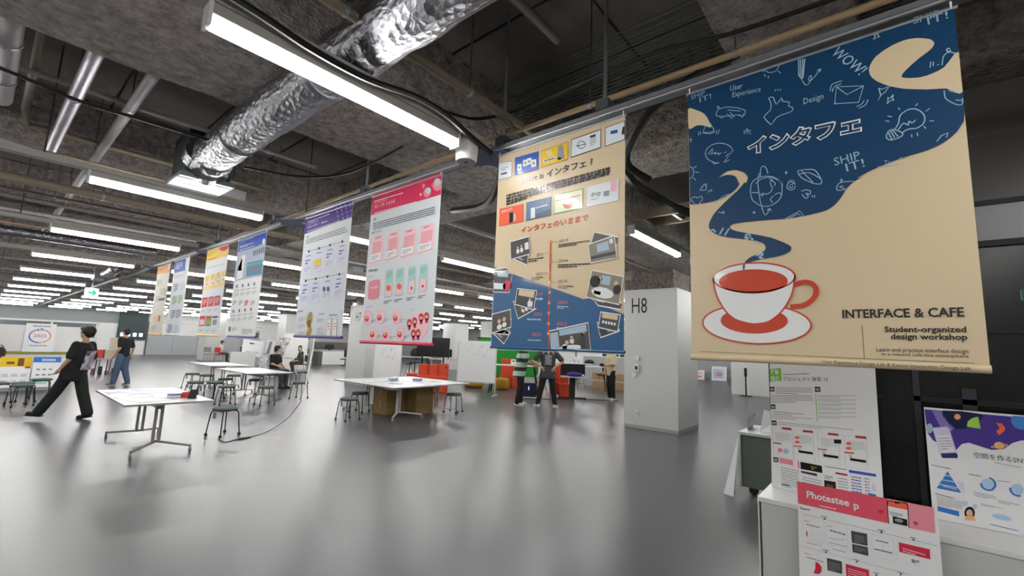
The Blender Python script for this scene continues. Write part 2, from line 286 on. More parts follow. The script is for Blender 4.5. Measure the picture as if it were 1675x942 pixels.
column(11.3, 12.3, 26.3, 27.4, 'white column behind the foil covered boards')
column(-1.0, .3, 20.6, 22.0, 'white column at the left edge of the hall')
column(20.0, 21.2, 21.6, 22.8, 'white column behind the whiteboard, left one of two')
column(18.6, 19.8, 16.8, 18, 'white column behind the whiteboard, right one of two')
# ------------------------------------------------------------------ lamps
def lamp(first):
    t = thing('ceiling_lamp', 'x', 'lamp')
    MB().box(0, 1.56, -.045, .045, .035, .1).build('housing', 'housing', t, bevel=.006, seg=1)
    MB().tube([(.015, 0, .022), (1.545, 0, .022)], .044, 12).build('diffuser', 'lamp', t, smooth=True)
    for x in (0, 1.56): MB().box(x - .008, x + .008, -.047, .047, -.016, .1).build('end_cap', 'whiteplastic', t)
    return t
L0 = lamp(1)
near = {(0, 0): 'lit white linear lamp nearest the camera, long and bright at the upper left', (0, 1): 'second lit linear lamp behind the big nearest one, left of the banner rail', (0, 2): 'third lit linear lamp back in the left row', (0, 3): 'fourth lit linear lamp back in the left row', (0, 4): 'fifth lit linear lamp back in the left row', (0, 5): 'sixth lit linear lamp back in the left row',
    (2, 0): 'lit linear lamp seen between the two beige banners, longer left one', (3, 0): 'lit linear lamp just left of the cup banner edge, short right one', (1, 1): 'lit linear lamp end between the purple and pink banners, topmost', (2, 1): 'lit linear lamp right of the pink banner, topmost', (1, 2): 'lit linear lamp right of the blue sea banner, topmost', (2, 2): 'lit linear lamp between purple and pink banners, second from top'}
used = False
ORD = 'first second third fourth fifth sixth seventh eighth ninth tenth eleventh twelfth thirteenth'.split()
for k in range(-2, 13):
    for i in range(-2, 12):
        x = .51 + 2.235 * k; y = 2.347 + 3.462 * i
        if i < 0 and k > 2 or (x > 33) or (k > 4 and i > 9 and k > 8): continue
        if i < 0 and x > 1: continue  # rows behind the viewer are unseen lamps added to light the hall
        if i < -1 and k < -1: continue
        lab = near.get((k, i), 'lit linear ceiling lamp, %s row back, %s column %s of the banner rail' % (ORD[max(i, 0)], ORD[-k if k <= 0 else k - 1], 'left' if k <= 0 else 'right') if i >= 0 else 'added unseen linear fill lamp behind the viewer, %s row back, %s column' % (ORD[-i - 1], ORD[k + 2])); g = 'rows of linear ceiling lamps'
        if not used: o = L0; used = True; o.location = (x, y, 3.07); o['label'] = lab; o['group'] = g
        else: o = dup(L0, (x, y, 3.07), 0, lab, g)
# metal wiring channels the lamps hang on, one to each row
for i in range(-2, 12):
    y = 2.347 + 3.462 * i; xa, xb = (X0, 3.5) if i < 0 else (X0, 33)
    lab = ['grey metal wiring channel over the nearest lamp', 'grey metal wiring channel over the second row of lamps', 'grey metal wiring channel over the third row of lamps'][i] if 0 <= i < 3 else ('grey metal wiring channel over the %s row of lamps back' % ORD[i] if i >= 0 else 'grey metal wiring channel behind the viewer, %s' % ORD[-i - 1])
    t = thing('wiring_channel', lab, 'channel', (0, y, 3.17), 0, 'wiring channels'); [MB().box(a_, b_, -.05, .05, 0, .055).build('trunking', 'galvdark' if i > 3 else 'housing', t) for a_, b_ in ((xa, 2.33), (2.53, xb))]
    if 0 <= i < 8:
        b = MB()
        for k in range(0, 14):
            x = .2 + k * 2.4
            if x < 33: b.tube([(x, 0, .05), (x, 0, ZC - 3.17)], .007, 5)
        tag(b.build('hanger_rod', 'galvdark', t), kind='stuff')
# ------------------------------------------------------------------ banner rail
rail = thing('banner_rail', 'long grey metal rail carrying the hanging banners', 'rail', (2.43, 0, 3.122))
MB().box(-.03, .03, -2.2, 43, 0, .045).build('channel', 'galv', rail); MB().box(.03, .04, -2.2, 43, .0, .07).build('backplate', mat('rail_back', '34363a', .6), rail)
MB().tube([(-.032, -2.2, .004), (-.032, 14, .004)], .011, 8).build('tube', 'galv', rail, smooth=True)
for y in (-.9, 1.33, 2.2, 4.1, 6.4, 8.6, 11, 14):
    MB().tube([(0, y, .05), (0, y, 1.178)], .013, 8).build('hanger_rod', 'galv', rail); MB().box(-.045, .045, y - .045, y + .045, .045, .11).build('clamp', 'galvdark', rail)
for i in range(0, 5):
    y = 2.347 + 3.462 * i; lab = ['blue grey cross plate where the rail meets the nearest lamp channel', 'blue grey cross plate left of the purple banner', 'small cross plate on the rail right of the yellow banner', 'small cross plate on the rail over the far banners', 'farthest cross plate on the banner rail'][i]
    t = thing('cross_plate', lab, 'bracket', (2.43, y, 3.112))
    MB().prism([(.2, .05), (.2, -.05), (.09, -.09), (.05, -.2), (-.05, -.2), (-.09, -.09), (-.2, -.05), (-.2, .05), (-.09, .09), (-.05, .2), (.05, .2), (.09, .09)], -.006, .006, lambda a, b, t: (a, b, t)).build('plate', 'crossplate', t)
# ------------------------------------------------------------------ printed banners and posters
def _(s):
    a = [int(v) / 1000 for v in s.split()]; return list(zip(a[::2], a[1::2]))
ART = {}
ART['cafe']=(1.07,1.47,[
('p','steam_print','navy',1,_('0 1470 1070 1469 1070 1264 1070 1105 1070 1006 1065 966 1060 957 1052 943 1044 930 1033 919 1022 908 1008 898 992 889 974 882 955 876 936 872 916 869 895 866 875 862 854 857 833 852 811 845 788 837 768 830 749 822 732 814 721 808 741 809 735 807 727 803 718 798 708 792 698 784 688 774 679 762 671 748 663 734 656 723 648 712 639 703 631 696 621 689 608 683 590 679 568 675 544 672 518 670 491 668 461 668 428 669 392 672 357 674 324 676 293 677 266 678 246 678 230 678 218 677 210 674 204 671 201 667 200 662 203 656 208 650 218 644 230 638 246 632 266 625 288 618 311 610 335 602 359 593 382 584 401 574 418 564 433 555 444 547 453 541 459 535 463 530 464 526 464 521 462 516 459 510 452 505 442 500 429 495 414 491 395 488 373 487 353 485 336 483 321 481 308 478 297 475 288 471 280 467 275 462 270 457 267 452 264 446 262 440 260 435 258 458 260 463 262 471 267 479 273 485 281 492 290 498 302 503 315 507 327 511 337 515 345 519 352 524 356 530 358 535 358 542 356 548 352 555 346 562 337 567 325 573 310 578 291 584 268 590 246 596 223 602 200 608 179 614 160 621 144 629 130 637 119 646 111 654 105 663 101 671 98 678 98 686 100 697 104 708 109 719 115 730 122 741 131 752 143 765 158 779 172 792 185 803 198 814 211 824 225 836 239 846 250 857 259 867 267 877 272 884 282 880 284 886 288 895 290 904 289 911 286 918 282 925 278 931 273 937 266 942 257 948 247 954 236 959 222 962 206 963 191 962 176 954 161 943 150 935 150 935 161 938 176 942 191 943 204 940 216 936 226 930 233 923 237 916 240 908 243 898 244 888 246 882 246 897 248 892 249 886 249 879 245 872 239 863 231 855 220 846 206 838 192 831 176 825 160 820 142 817 122 814 101 812 81 812 61 812 42 813 29 814 3 818')),
('p','cream_print','cream',2,_('1070 1261 1059 1260 1042 1235 1025 1213 1007 1204 988 1199 971 1196 958 1196 946 1197 935 1200 925 1203 916 1206 908 1210 901 1213 896 1217 893 1222 895 1228 899 1235 907 1244 920 1256 936 1269 952 1282 965 1290 978 1298 988 1305 995 1312 1000 1320 1002 1326 1002 1333 999 1339 996 1344 994 1348 991 1352 985 1356 976 1362 963 1369 950 1375 937 1379 922 1382 907 1382 890 1380 872 1376 856 1370 841 1364 828 1356 816 1348 806 1337 799 1326 793 1314 790 1302 788 1291 789 1279 792 1266 797 1254 805 1241 815 1228 828 1215 842 1202 858 1190 877 1177 897 1165 920 1155 945 1145 968 1136 989 1130 1008 1125 1025 1119 1044 1102 1060 1084 1070 1088 1070 1138 1070 1212')),
('p','cream_print','cream',2,_('0 1369 11 1373 29 1361 46 1348 60 1338 73 1327 85 1315 94 1300 102 1285 108 1270 114 1253 120 1236 120 1226 112 1228 98 1237 84 1246 72 1252 59 1256 46 1259 30 1255 14 1248 2 1254 0 1289 0 1336')),
('s','doodle','chalk',3,.0036,_('146 1292 149 1299 153 1308 160 1315 170 1317 182 1317 197 1315 214 1310 233 1302 250 1294 266 1284 280 1274 289 1264 289 1254 283 1244 276 1240 269 1242 261 1248 250 1254 233 1258 214 1261 196 1265 180 1269 166 1274 155 1278 149 1283 147 1288 146 1292')),
('s','doodle','chalk',3,.0036,_('164 1276 170 1261 192 1268')),
('s','doodle','chalk',3,.0036,_('201 1276 223 1244 236 1247 216 1279')),
('s','doodle','chalk',3,.0036,_('258 1255 275 1232 278 1255')),
('s','doodle','chalk',3,.0036,_('204 1297 267 1270')),
('s','doodle','chalk',3,.0036,_('151 1323 163 1332')),
('s','doodle','chalk',3,.0036,_('153 1335 165 1319')),
('s','doodle','chalk',3,.0036,_('402 1154 384 1178 371 1205 383 1218 400 1230 405 1249 404 1269 399 1286 395 1297 404 1300 416 1294 421 1271 427 1253 440 1265 452 1280 453 1272 455 1259 469 1253 482 1246 481 1237 478 1228 487 1220 495 1213 496 1203 489 1195 470 1192 449 1191 436 1188 425 1183 412 1168 402 1154')),
('s','doodle','chalk',3,.0036,_('424 1324 427 1333')),
('s','doodle','chalk',3,.0036,_('435 1323 438 1332')),
('s','doodle','chalk',3,.0036,_('444 1318 450 1326')),
('s','doodle','chalk',3,.005,_('529 1450 554 1444 543 1351 539 1342 526 1371 529 1450')),
('s','doodle','chalk',3,.005,_('537 1448 533 1354')),
('s','doodle','chalk',3,.005,_('546 1444 540 1352')),
('s','doodle','chalk',3,.0036,_('539 1337 543 1328 548 1316 553 1308 559 1308 564 1312 569 1318 573 1326 576 1337 577 1344 576 1348 573 1350 570 1349 567 1343 565 1335 565 1329 568 1326 574 1325 580 1329 591 1340 603 1356 611 1367')),
('s','doodle','chalk',3,.0036,_('600 1366 614 1369 611 1353')),
('r','doodle','chalk',3,'WOW!',(.654,1.427),(.753,1.281),.042),
('s','doodle','chalk',3,.0036,_('659 1177 669 1257 766 1226 745 1155 659 1177')),
('s','doodle','chalk',3,.0036,_('670 1255 706 1206 764 1225')),
('s','doodle','chalk',3,.0036,_('644 1246 646 1254 649 1266 655 1276 667 1278 681 1279 691 1278')),
('s','doodle','chalk',3,.0036,_('653 1238 654 1245 657 1254 662 1261 670 1264 680 1265 687 1265')),
('s','doodle','chalk',3,.0036,_('744 1127 750 1129 760 1131 767 1134 772 1141 776 1150 778 1157')),
('s','doodle','chalk',3,.0036,_('737 1138 742 1139 748 1140 754 1143 759 1147 762 1153 765 1158')),
('s','doodle','chalk',3,.0036,_('816 1197 819 1194 823 1191 828 1188 836 1189 843 1192 848 1191 847 1186 842 1179 838 1172 833 1169 829 1166 824 1163 819 1155 815 1146 812 1141 814 1145 818 1154 821 1164 820 1175 818 1188 816 1197')),
('s','doodle','chalk',3,.0036,_('860 1189 857 1190 852 1191 848 1191')),
('s','doodle','chalk',3,.0036,_('839 1115 843 1124 845 1134 844 1140 843 1144 847 1141 853 1138 858 1146 862 1151 861 1143 859 1133 862 1127 864 1124 859 1125 853 1126 845 1120 839 1115')),
('s','doodle','chalk',3,.0036,_('810 1429 813 1435 817 1442 815 1448 814 1452 817 1451 822 1449 826 1455 829 1459 828 1452 827 1444 830 1438 833 1434 829 1434 823 1436 816 1432 810 1429')),
('s','doodle','chalk',3,.0043,_('858 992 862 998 867 1007 872 1016 874 1027 876 1039 879 1049 886 1057 896 1063 905 1067 913 1067 921 1066 929 1062 936 1056 943 1048 948 1039 952 1030 954 1021 954 1012 953 1003 950 995 946 988 940 984 932 980 925 978 917 979 908 981 901 981 893 979 886 975 882 972')),
('s','doodle','chalk',3,.0043,_('870 989 875 996 881 1006 887 1012 892 1010 898 1003 902 1000 903 1004 904 1012 905 1016 908 1014 911 1008 914 1005 918 1007 923 1012 926 1015')),
('s','doodle','chalk',3,.0043,_('858 992 854 994 849 995 844 995 840 992 836 988 834 982 831 977 830 971 830 966 832 960 836 954 840 951 847 949 855 950 862 951 869 952 875 955 880 958 882 962 883 967 881 972 874 979 865 987 858 992')),
('s','doodle','chalk',3,.0043,_('844 992 848 981 853 966 856 956')),
('s','doodle','chalk',3,.0043,_('838 985 840 975 844 961 847 951')),
('s','doodle','chalk',3,.0043,_('850 994 856 983 862 969 868 958')),
('s','doodle','chalk',3,.0036,_('830 1041 844 1034')),
('s','doodle','chalk',3,.0036,_('839 1060 853 1052')),
('s','doodle','chalk',3,.0036,_('875 1086 880 1075')),
('s','doodle','chalk',3,.0036,_('929 1075 937 1085')),
('s','doodle','chalk',3,.0036,_('958 1042 972 1051')),
('s','doodle','chalk',3,.0036,_('967 998 981 993')),
('s','doodle','chalk',3,.0036,_('949 981 955 968')),
('s','doodle','chalk',3,.0036,_('927 959 929 943')),
('s','doodle','chalk',3,.0036,_('910 956 910 944')),
('s','doodle','chalk',3,.0036,_('206 1021 192 1015 176 1013 158 1015 140 1021 123 1030 108 1042 97 1056 90 1071 88 1086 91 1100 98 1112 109 1120 124 1126 141 1127 159 1125 177 1118 194 1109 208 1097 218 1083 225 1069 179 1013 128 1018 124 1035')),
('s','doodle','chalk',3,.0036,_('101 1078 108 1086 118 1098 125 1104 126 1099 123 1087 120 1079 116 1076 111 1075 110 1075 120 1076 134 1078 143 1079 142 1076 136 1073 134 1070 140 1070 150 1071 157 1070 156 1067 153 1063 152 1061 157 1063 165 1067 170 1070')),
('s','doodle','chalk',3,.0036,_('182 1064 185 1066 190 1068 193 1069')),
('s','doodle','chalk',3,.0036,_('189 1042 193 1046 199 1052 204 1056')),
('s','doodle','chalk',3,.0036,_('197 1037 202 1042 208 1048 212 1052')),
('s','doodle','chalk',3,.0036,_('278 1142 292 1168 295 1138 276 1159 315 1151 278 1142 310 1130 292 1168')),
('s','doodle','chalk',3,.0036,_('79 1212 82 1222 88 1236 94 1247 100 1252 107 1253 113 1252 116 1248 119 1242 122 1234 128 1222 134 1208 132 1198 118 1198 95 1203 79 1207')),
('s','doodle','chalk',3,.0036,_('74 1208 84 1203 99 1196 112 1191 123 1191 133 1194 140 1197')),
('s','doodle','chalk',3,.0036,_('53 1219 54 1213 54 1205 55 1199')),
('s','doodle','chalk',3,.0036,_('63 1222 63 1215 64 1206 64 1200')),
('s','doodle','chalk',3,.0036,_('149 1200 148 1194 146 1185 144 1179')),
('s','doodle','chalk',3,.0036,_('160 1202 159 1194 156 1184 154 1177')),
('s','doodle','chalk',3,.0036,_('1019 1223 1020 1232 1022 1245 1024 1256 1028 1264 1034 1269 1039 1272 1045 1270 1051 1266 1056 1262 1058 1258 1060 1254 1061 1251')),
('s','doodle','chalk',3,.0036,_('1011 1230 1009 1230 1006 1230 1004 1230')),
('s','doodle','chalk',3,.0036,_('986 1252 985 1244 984 1234 983 1227')),
('s','doodle','chalk',3,.0036,_('994 1249 994 1243 993 1236 993 1230')),
('s','doodle','chalk',3,.0036,_('1048 1279 1047 1278 1047 1276 1046 1275 1044 1274 1043 1274 1042 1274 1040 1275 1039 1276 1038 1278 1037 1280 1036 1282 1036 1283 1037 1285 1037 1286 1038 1288 1040 1288 1041 1288 1042 1288 1044 1287 1045 1286 1046 1285')),
('s','doodle','chalk',3,.0036,_('1018 1113 1018 1104 1018 1091 1020 1078 1027 1066 1036 1055 1044 1046 1051 1040 1058 1036 1063 1036 1067 1044 1067 1055 1067 1063')),
('s','doodle','chalk',3,.0036,_('1048 1062 1053 1059 1061 1055 1067 1052')),
('s','doodle','chalk',3,.0036,_('1031 1109 1038 1103 1048 1095 1055 1089')),
('s','doodle','chalk',3,.0036,_('380 1462 384 1454 391 1443 398 1435 409 1430 421 1428 431 1429 439 1437 444 1448 448 1457')),
('s','doodle','chalk',3,.0036,_('379 1431 381 1427 384 1421 386 1416')),
('s','doodle','chalk',3,.0036,_('398 1416 398 1412 397 1407 396 1403')),
('s','doodle','chalk',3,.0036,_('441 1426 444 1421 448 1414 451 1409')),
('s','doodle','chalk',3,.0036,_('370 1455 373 1452 377 1449 380 1446')),
('s','doodle','chalk',3,.0036,_('3 1035 5 1032 13 1026 19 1020 23 1011 26 1001 26 992 23 982 19 973 14 967 9 964 4 964 3 964')),
('s','doodle','chalk',3,.0036,_('24 1019 29 1021 36 1024 42 1026')),
('s','doodle','chalk',3,.0036,_('34 995 39 993 47 989 53 986')),
('s','doodle','chalk',3,.0036,_('24 965 27 960 32 952 35 947')),
('s','doodle','chalk',3,.0036,_('323 867 331 873 341 881 353 886 366 888 380 888 393 884 408 875 422 863 432 852 437 844 439 836 440 832')),
('s','doodle','chalk',3,.0036,_('345 893 346 907 347 927 350 942 354 948 358 950 362 949 367 945 371 939 374 932 377 923 378 913 379 906')),
('s','doodle','chalk',3,.0036,_('385 880 392 872 402 861 408 852 409 846 406 841 404 838')),
('s','doodle','chalk',3,.0036,_('451 897 454 895 458 893 462 892')),
('s','doodle','chalk',3,.0036,_('457 902 456 897 456 890 455 885')),
('s','doodle','chalk',3,.0036,_('503 891 508 892 516 892 526 892 539 890 556 887 570 880 580 864 588 844 593 827 595 818 593 812 589 809 582 810 572 813 560 819 546 829 530 842 517 855 509 869 505 882 503 891')),
('s','doodle','chalk',3,.0036,_('506 872 517 874 532 876 547 873 564 861 581 844 593 832')),
('s','doodle','chalk',3,.0036,_('518 888 531 869 548 843 560 824')),
('s','doodle','chalk',3,.0036,_('463 842 470 844 480 847 486 849')),
('s','doodle','chalk',3,.0036,_('467 827 474 830 485 834 492 836')),
('s','doodle','chalk',3,.0036,_('66 898 81 917 92 915 88 898')),
('s','doodle','chalk',3,.0036,_('794 842 863 837 818 865 823 845')),
('s','doodle','chalk',3,.0036,_('983 904 998 925 1018 932 1012 913')),
('s','doodle','chalk',3,.0036,_('864 858 874 864')),
('s','doodle','chalk',3,.0036,_('873 858 884 860')),
('s','doodle','chalk',3,.0036,_('662 810 672 808')),
('s','doodle','chalk',3,.0036,_('667 818 666 797')),
('s','doodle','chalk',3,.0036,_('4 1188 20 1183')),
('s','doodle','chalk',3,.0036,_('11 1195 14 1169')),
('s','doodle','chalk',3,.0036,_('300 837 301 847 303 862 307 874 314 883 324 890 335 894 346 896 359 896 371 895 383 892 396 887 406 881 416 872 425 862 432 851 436 841 437 830 437 818 436 805 434 790 430 777 423 766 414 757 403 750 392 745 380 742 368 742 356 744 343 750 332 758 322 768 312 779 305 792 302 808 300 825 300 837')),
('s','doodle','chalk',3,.0036,_('333 820 340 812 349 801 356 795 355 798 352 806 351 812 356 810 362 806 369 804 375 804 382 807 387 811 392 817 395 824 396 831 394 838 390 846 388 854 390 862 394 869 398 874')),
('s','doodle','chalk',3,.0036,_('306 825 314 823 325 820 333 818')),
('s','doodle','chalk',3,.0036,_('404 792 409 795 416 799 422 800 427 797 432 791 435 787')),
('s','doodle','chalk',3,.0036,_('395 757 392 761 388 768 386 774 390 780 396 786 400 790')),
('s','doodle','chalk',3,.0036,_('340 917 338 904 336 884 334 864 335 846 336 827 338 809 340 790 342 772 346 754 349 734 354 716 358 703 362 700 367 702 371 707 375 713 378 721 381 727')),
('s','doodle','chalk',3,.0036,_('369 720 372 723 377 727 381 729 384 725 387 719 389 715')),
('s','doodle','chalk',3,.0036,_('306 722 320 720')),
('s','doodle','chalk',3,.0036,_('313 728 313 713')),
('s','doodle','chalk',3,.0036,_('444 667 505 696 519 667')),
('s','doodle','chalk',3,.0036,_('457 666 499 684 507 667')),
('s','doodle','chalk',3,.0036,_('491 820 490 818 490 815 489 813 488 811 487 809 486 807 484 806 482 805 480 804 478 804 476 804 473 804 471 804 469 805 467 806 465 808 463 809 462 811 460 813 459 816 458 818 458 820 457 823 457 826 457 828 458 830 458 832 460 834 461 836 462 838 464 839 466 840 468 841 470 842 472 842 474 841 477 841 479 840 481 839 483 837 485 836 486 834 488 831 489 829 490 827')),
('s','doodle','chalk',3,.0036,_('481 821 480 820 480 818 479 817 478 816 477 815 476 814 474 814 473 814 472 815 470 816 469 817 468 819 468 820 467 822 467 824 467 825 468 827 469 828 470 830 471 830 472 831 474 831 475 831 476 830 478 829 479 828 480 826')),
('s','doodle','chalk',3,.0036,_('466 852 473 850 481 848 487 846')),
('s','doodle','chalk',3,.0036,_('459 845 469 843 482 840 491 837')),
('s','doodle','chalk',3,.0036,_('513 790 518 790 525 792 531 792 538 790 545 787 549 784 550 778 549 772 547 768 542 770 535 775 531 776 533 772 538 765 540 759 538 755 534 751 530 751 525 757 520 766 516 774')),
('s','doodle','chalk',3,.0036,_('554 752 555 755 556 759 556 762')),
('s','doodle','chalk',3,.0036,_('562 749 564 752 565 757 566 760')),
('s','doodle','chalk',3,.0036,_('714 794 701 797 682 800 666 801 658 798 653 792 650 786 648 779 648 771 651 766 660 764 673 764 680 766 675 770 664 776 658 780 660 782 667 782 673 782')),
('s','doodle','chalk',3,.0036,_('56 885 62 896 72 909 80 916 86 909 90 896 90 885 82 883 70 884 61 884')),
('s','doodle','chalk',3,.0036,_('97 867 101 871 108 876 112 879 115 876 116 871 116 867')),
('s','doodle','chalk',3,.0036,_('29 816 22 825 12 837 8 847 12 852 21 854 29 855 35 853 40 849 45 846 50 848 56 852 60 853 65 850 68 843 69 837 64 828 56 819 50 813')),
('s','doodle','chalk',3,.0036,_('132 803 142 811 158 822 172 831 185 835 198 836 207 836')),
('s','doodle','chalk',3,.0036,_('146 750 155 747 168 742 176 740 175 743 170 749 166 753')),
('s','doodle','chalk',3,.008,_('105 654 109 657 115 660 120 661 124 657 128 650 130 645')),
('s','doodle','chalk',3,.008,_('150 632 156 641 164 654 170 663')),
('s','doodle','chalk',3,.008,_('174 621 181 632 190 646 197 656')),
('s','doodle','chalk',3,.008,_('269 613 275 613 282 614 288 613 291 608 293 602 292 597 288 594 281 591 275 590 271 594 269 600 269 604 275 602 284 598 292 594 298 590 302 587 306 585')),
('s','doodle','chalk',3,.008,_('314 573 318 572 323 570 326 568')),
('s','doodle','chalk',3,.008,_('316 501 323 504 333 509 340 512 344 510 345 507 344 504 339 500 332 495 328 492 333 489 342 487 348 486')),
('t','doodle','chalk',3,'SHIP',(.646,.883),(.738,.902),.036),
('t','doodle','chalk',3,'IT!',(.688,.845),(.751,.86),.038),
('t','doodle','chalk',3,'SHIP',(.0172,1.42),(.091,1.423),.027),
('t','doodle','chalk',3,'IT!',(.064,1.387),(.124,1.394),.029),
('t','doodle','chalk',3,'SHIP',(.944,1.443),(1.025,1.438),.03),
('t','doodle','chalk',3,'IT!',(.988,1.418),(1.05,1.421),.033),
('t','doodle','chalk',3,'User',(.218,1.399),(.277,1.389),.03),
('t','doodle','chalk',3,'Experience',(.228,1.36),(.359,1.336),.028),
('t','doodle','chalk',3,'Design',(.54,1.215),(.619,1.217),.029),
('o','title_lettering','white',4,'インタフェ',(.289,1.02),(.75,1.007),.093),
('O','title_lettering','navy',5,'インタフェ',(.296,1.026),(.744,1.012),.079),
('p','cup_print','white',2,_('527 161 523 147 515 134 502 121 484 110 462 99 436 91 406 84 374 79 339 76 303 75 266 77 230 81 195 87 162 95 132 106 107 118 86 132 71 147 62 162 60 178 63 194 74 209 90 222 112 235 139 245 169 253 203 259 239 263 276 264 313 263 349 260 383 254 415 247 444 238 469 227 490 215 507 202 518 188 525 175')),
('s','cup_print','rust',3,.007,_('527 161 523 147 515 134 502 121 484 110 462 99 436 91 406 84 374 79 339 76 303 75 266 77 230 81 195 87 162 95 132 106 107 118 86 132 71 147 62 162 60 178 63 194 74 209 90 222 112 235 139 245 169 253 203 259 239 263 276 264 313 263 349 260 383 254 415 247 444 238 469 227 490 215 507 202 518 188 525 175 527 161')),
('p','cup_print','rust',3,_('438 182 435 170 426 159 414 149 396 140 375 133 350 127 323 124 295 123 266 124 239 128 213 134 190 142 171 152 157 163 148 176 146 188 149 201 158 213 173 224 193 233 216 240 243 245 271 248 300 248 328 246 354 241 379 235 400 226 416 216 428 206 436 194')),
('p','cup_print','white',4,_('115 397 115 372 122 346 131 319 140 293 151 266 164 243 178 224 194 208 210 195 229 185 248 179 266 174 281 171 295 169 310 170 328 172 345 176 363 184 381 196 400 212 416 229 429 246 441 266 451 288 461 317 469 349 471 377 468 398 458 414 438 430 401 445 353 459 303 467 252 468 199 464 157 454 133 439 120 419')),
('s','cup_print','rust',5,.007,_('115 405 116 392 118 372 121 352 125 334 130 316 137 297 146 277 157 256 168 238 181 221 195 207 210 195 228 186 248 179 266 174 281 171 295 169 310 170 328 172 345 175 363 182 381 195 400 211 416 229 429 248 441 269 451 288 458 305 462 321 466 337 469 357 472 378 473 392')),
('s','cup_print','rust',5,.007,_('473 388 471 378 465 367 455 358 441 349 424 341 404 334 381 329 356 325 330 323 302 323 274 324 246 327 220 332 194 339 172 347 152 356 136 367 125 378 117 390 115 402 117 413 124 425 136 435 152 444 172 452 194 459 220 464 247 467 275 468 303 467 331 465 358 461 383 455 405 448 426 440 442 431 456 421 466 410 472 399 473 388')),
('p','cup_print','rust',5,_('444 368 443 360 437 351 429 343 417 336 402 330 385 324 366 320 344 318 322 316 298 316 275 318 251 321 229 326 208 331 189 338 173 346 160 355 150 365 144 374 142 384 144 394 151 403 160 411 174 419 190 425 210 430 231 434 253 436 277 437 301 436 324 434 347 430 368 425 387 419 404 412 419 404 430 395 438 387 443 378')),
('s','cup_print','rust',6,.021,_('469 347 475 350 485 355 494 358 502 359 510 360 518 359 526 356 534 353 540 348 545 341 550 333 552 324 552 314 551 304 548 295 543 286 536 277 527 269 518 262 507 257 495 252 479 250 462 249 450 248')),
('p','steam_print','navy',7,_('265 463 264 448 261 433 259 430 258 433 256 445 256 458 260 464')),
('b','lettering','black',1,'INTERFACE & CAFE',(.642,.194),(1.016,.196),.036),
('b','lettering','black',1,'Student-organized',(.779,.135),(1.017,.136),.023),
('b','lettering','black',1,'design workshop',(.797,.106),(1.018,.107),.023),
('t','lettering','black',1,'Learn and practice interface design',(.749,.055),(1.017,.058),.0161),
('t','lettering','black',1,'in a relaxed café-like atmosphere.',(.765,.035),(1.02,.037),.0159),
('t','lettering','black',25,'User Experience Design Lab & Kansei Interaction Design Lab.',(.563,-.002),(1.021,-.007),.0121),
('s','lettering','black',1,.0016,_('707 161 707 23')),
('s','lettering','black',1,.0016,_('43 29 1030 20')),
])
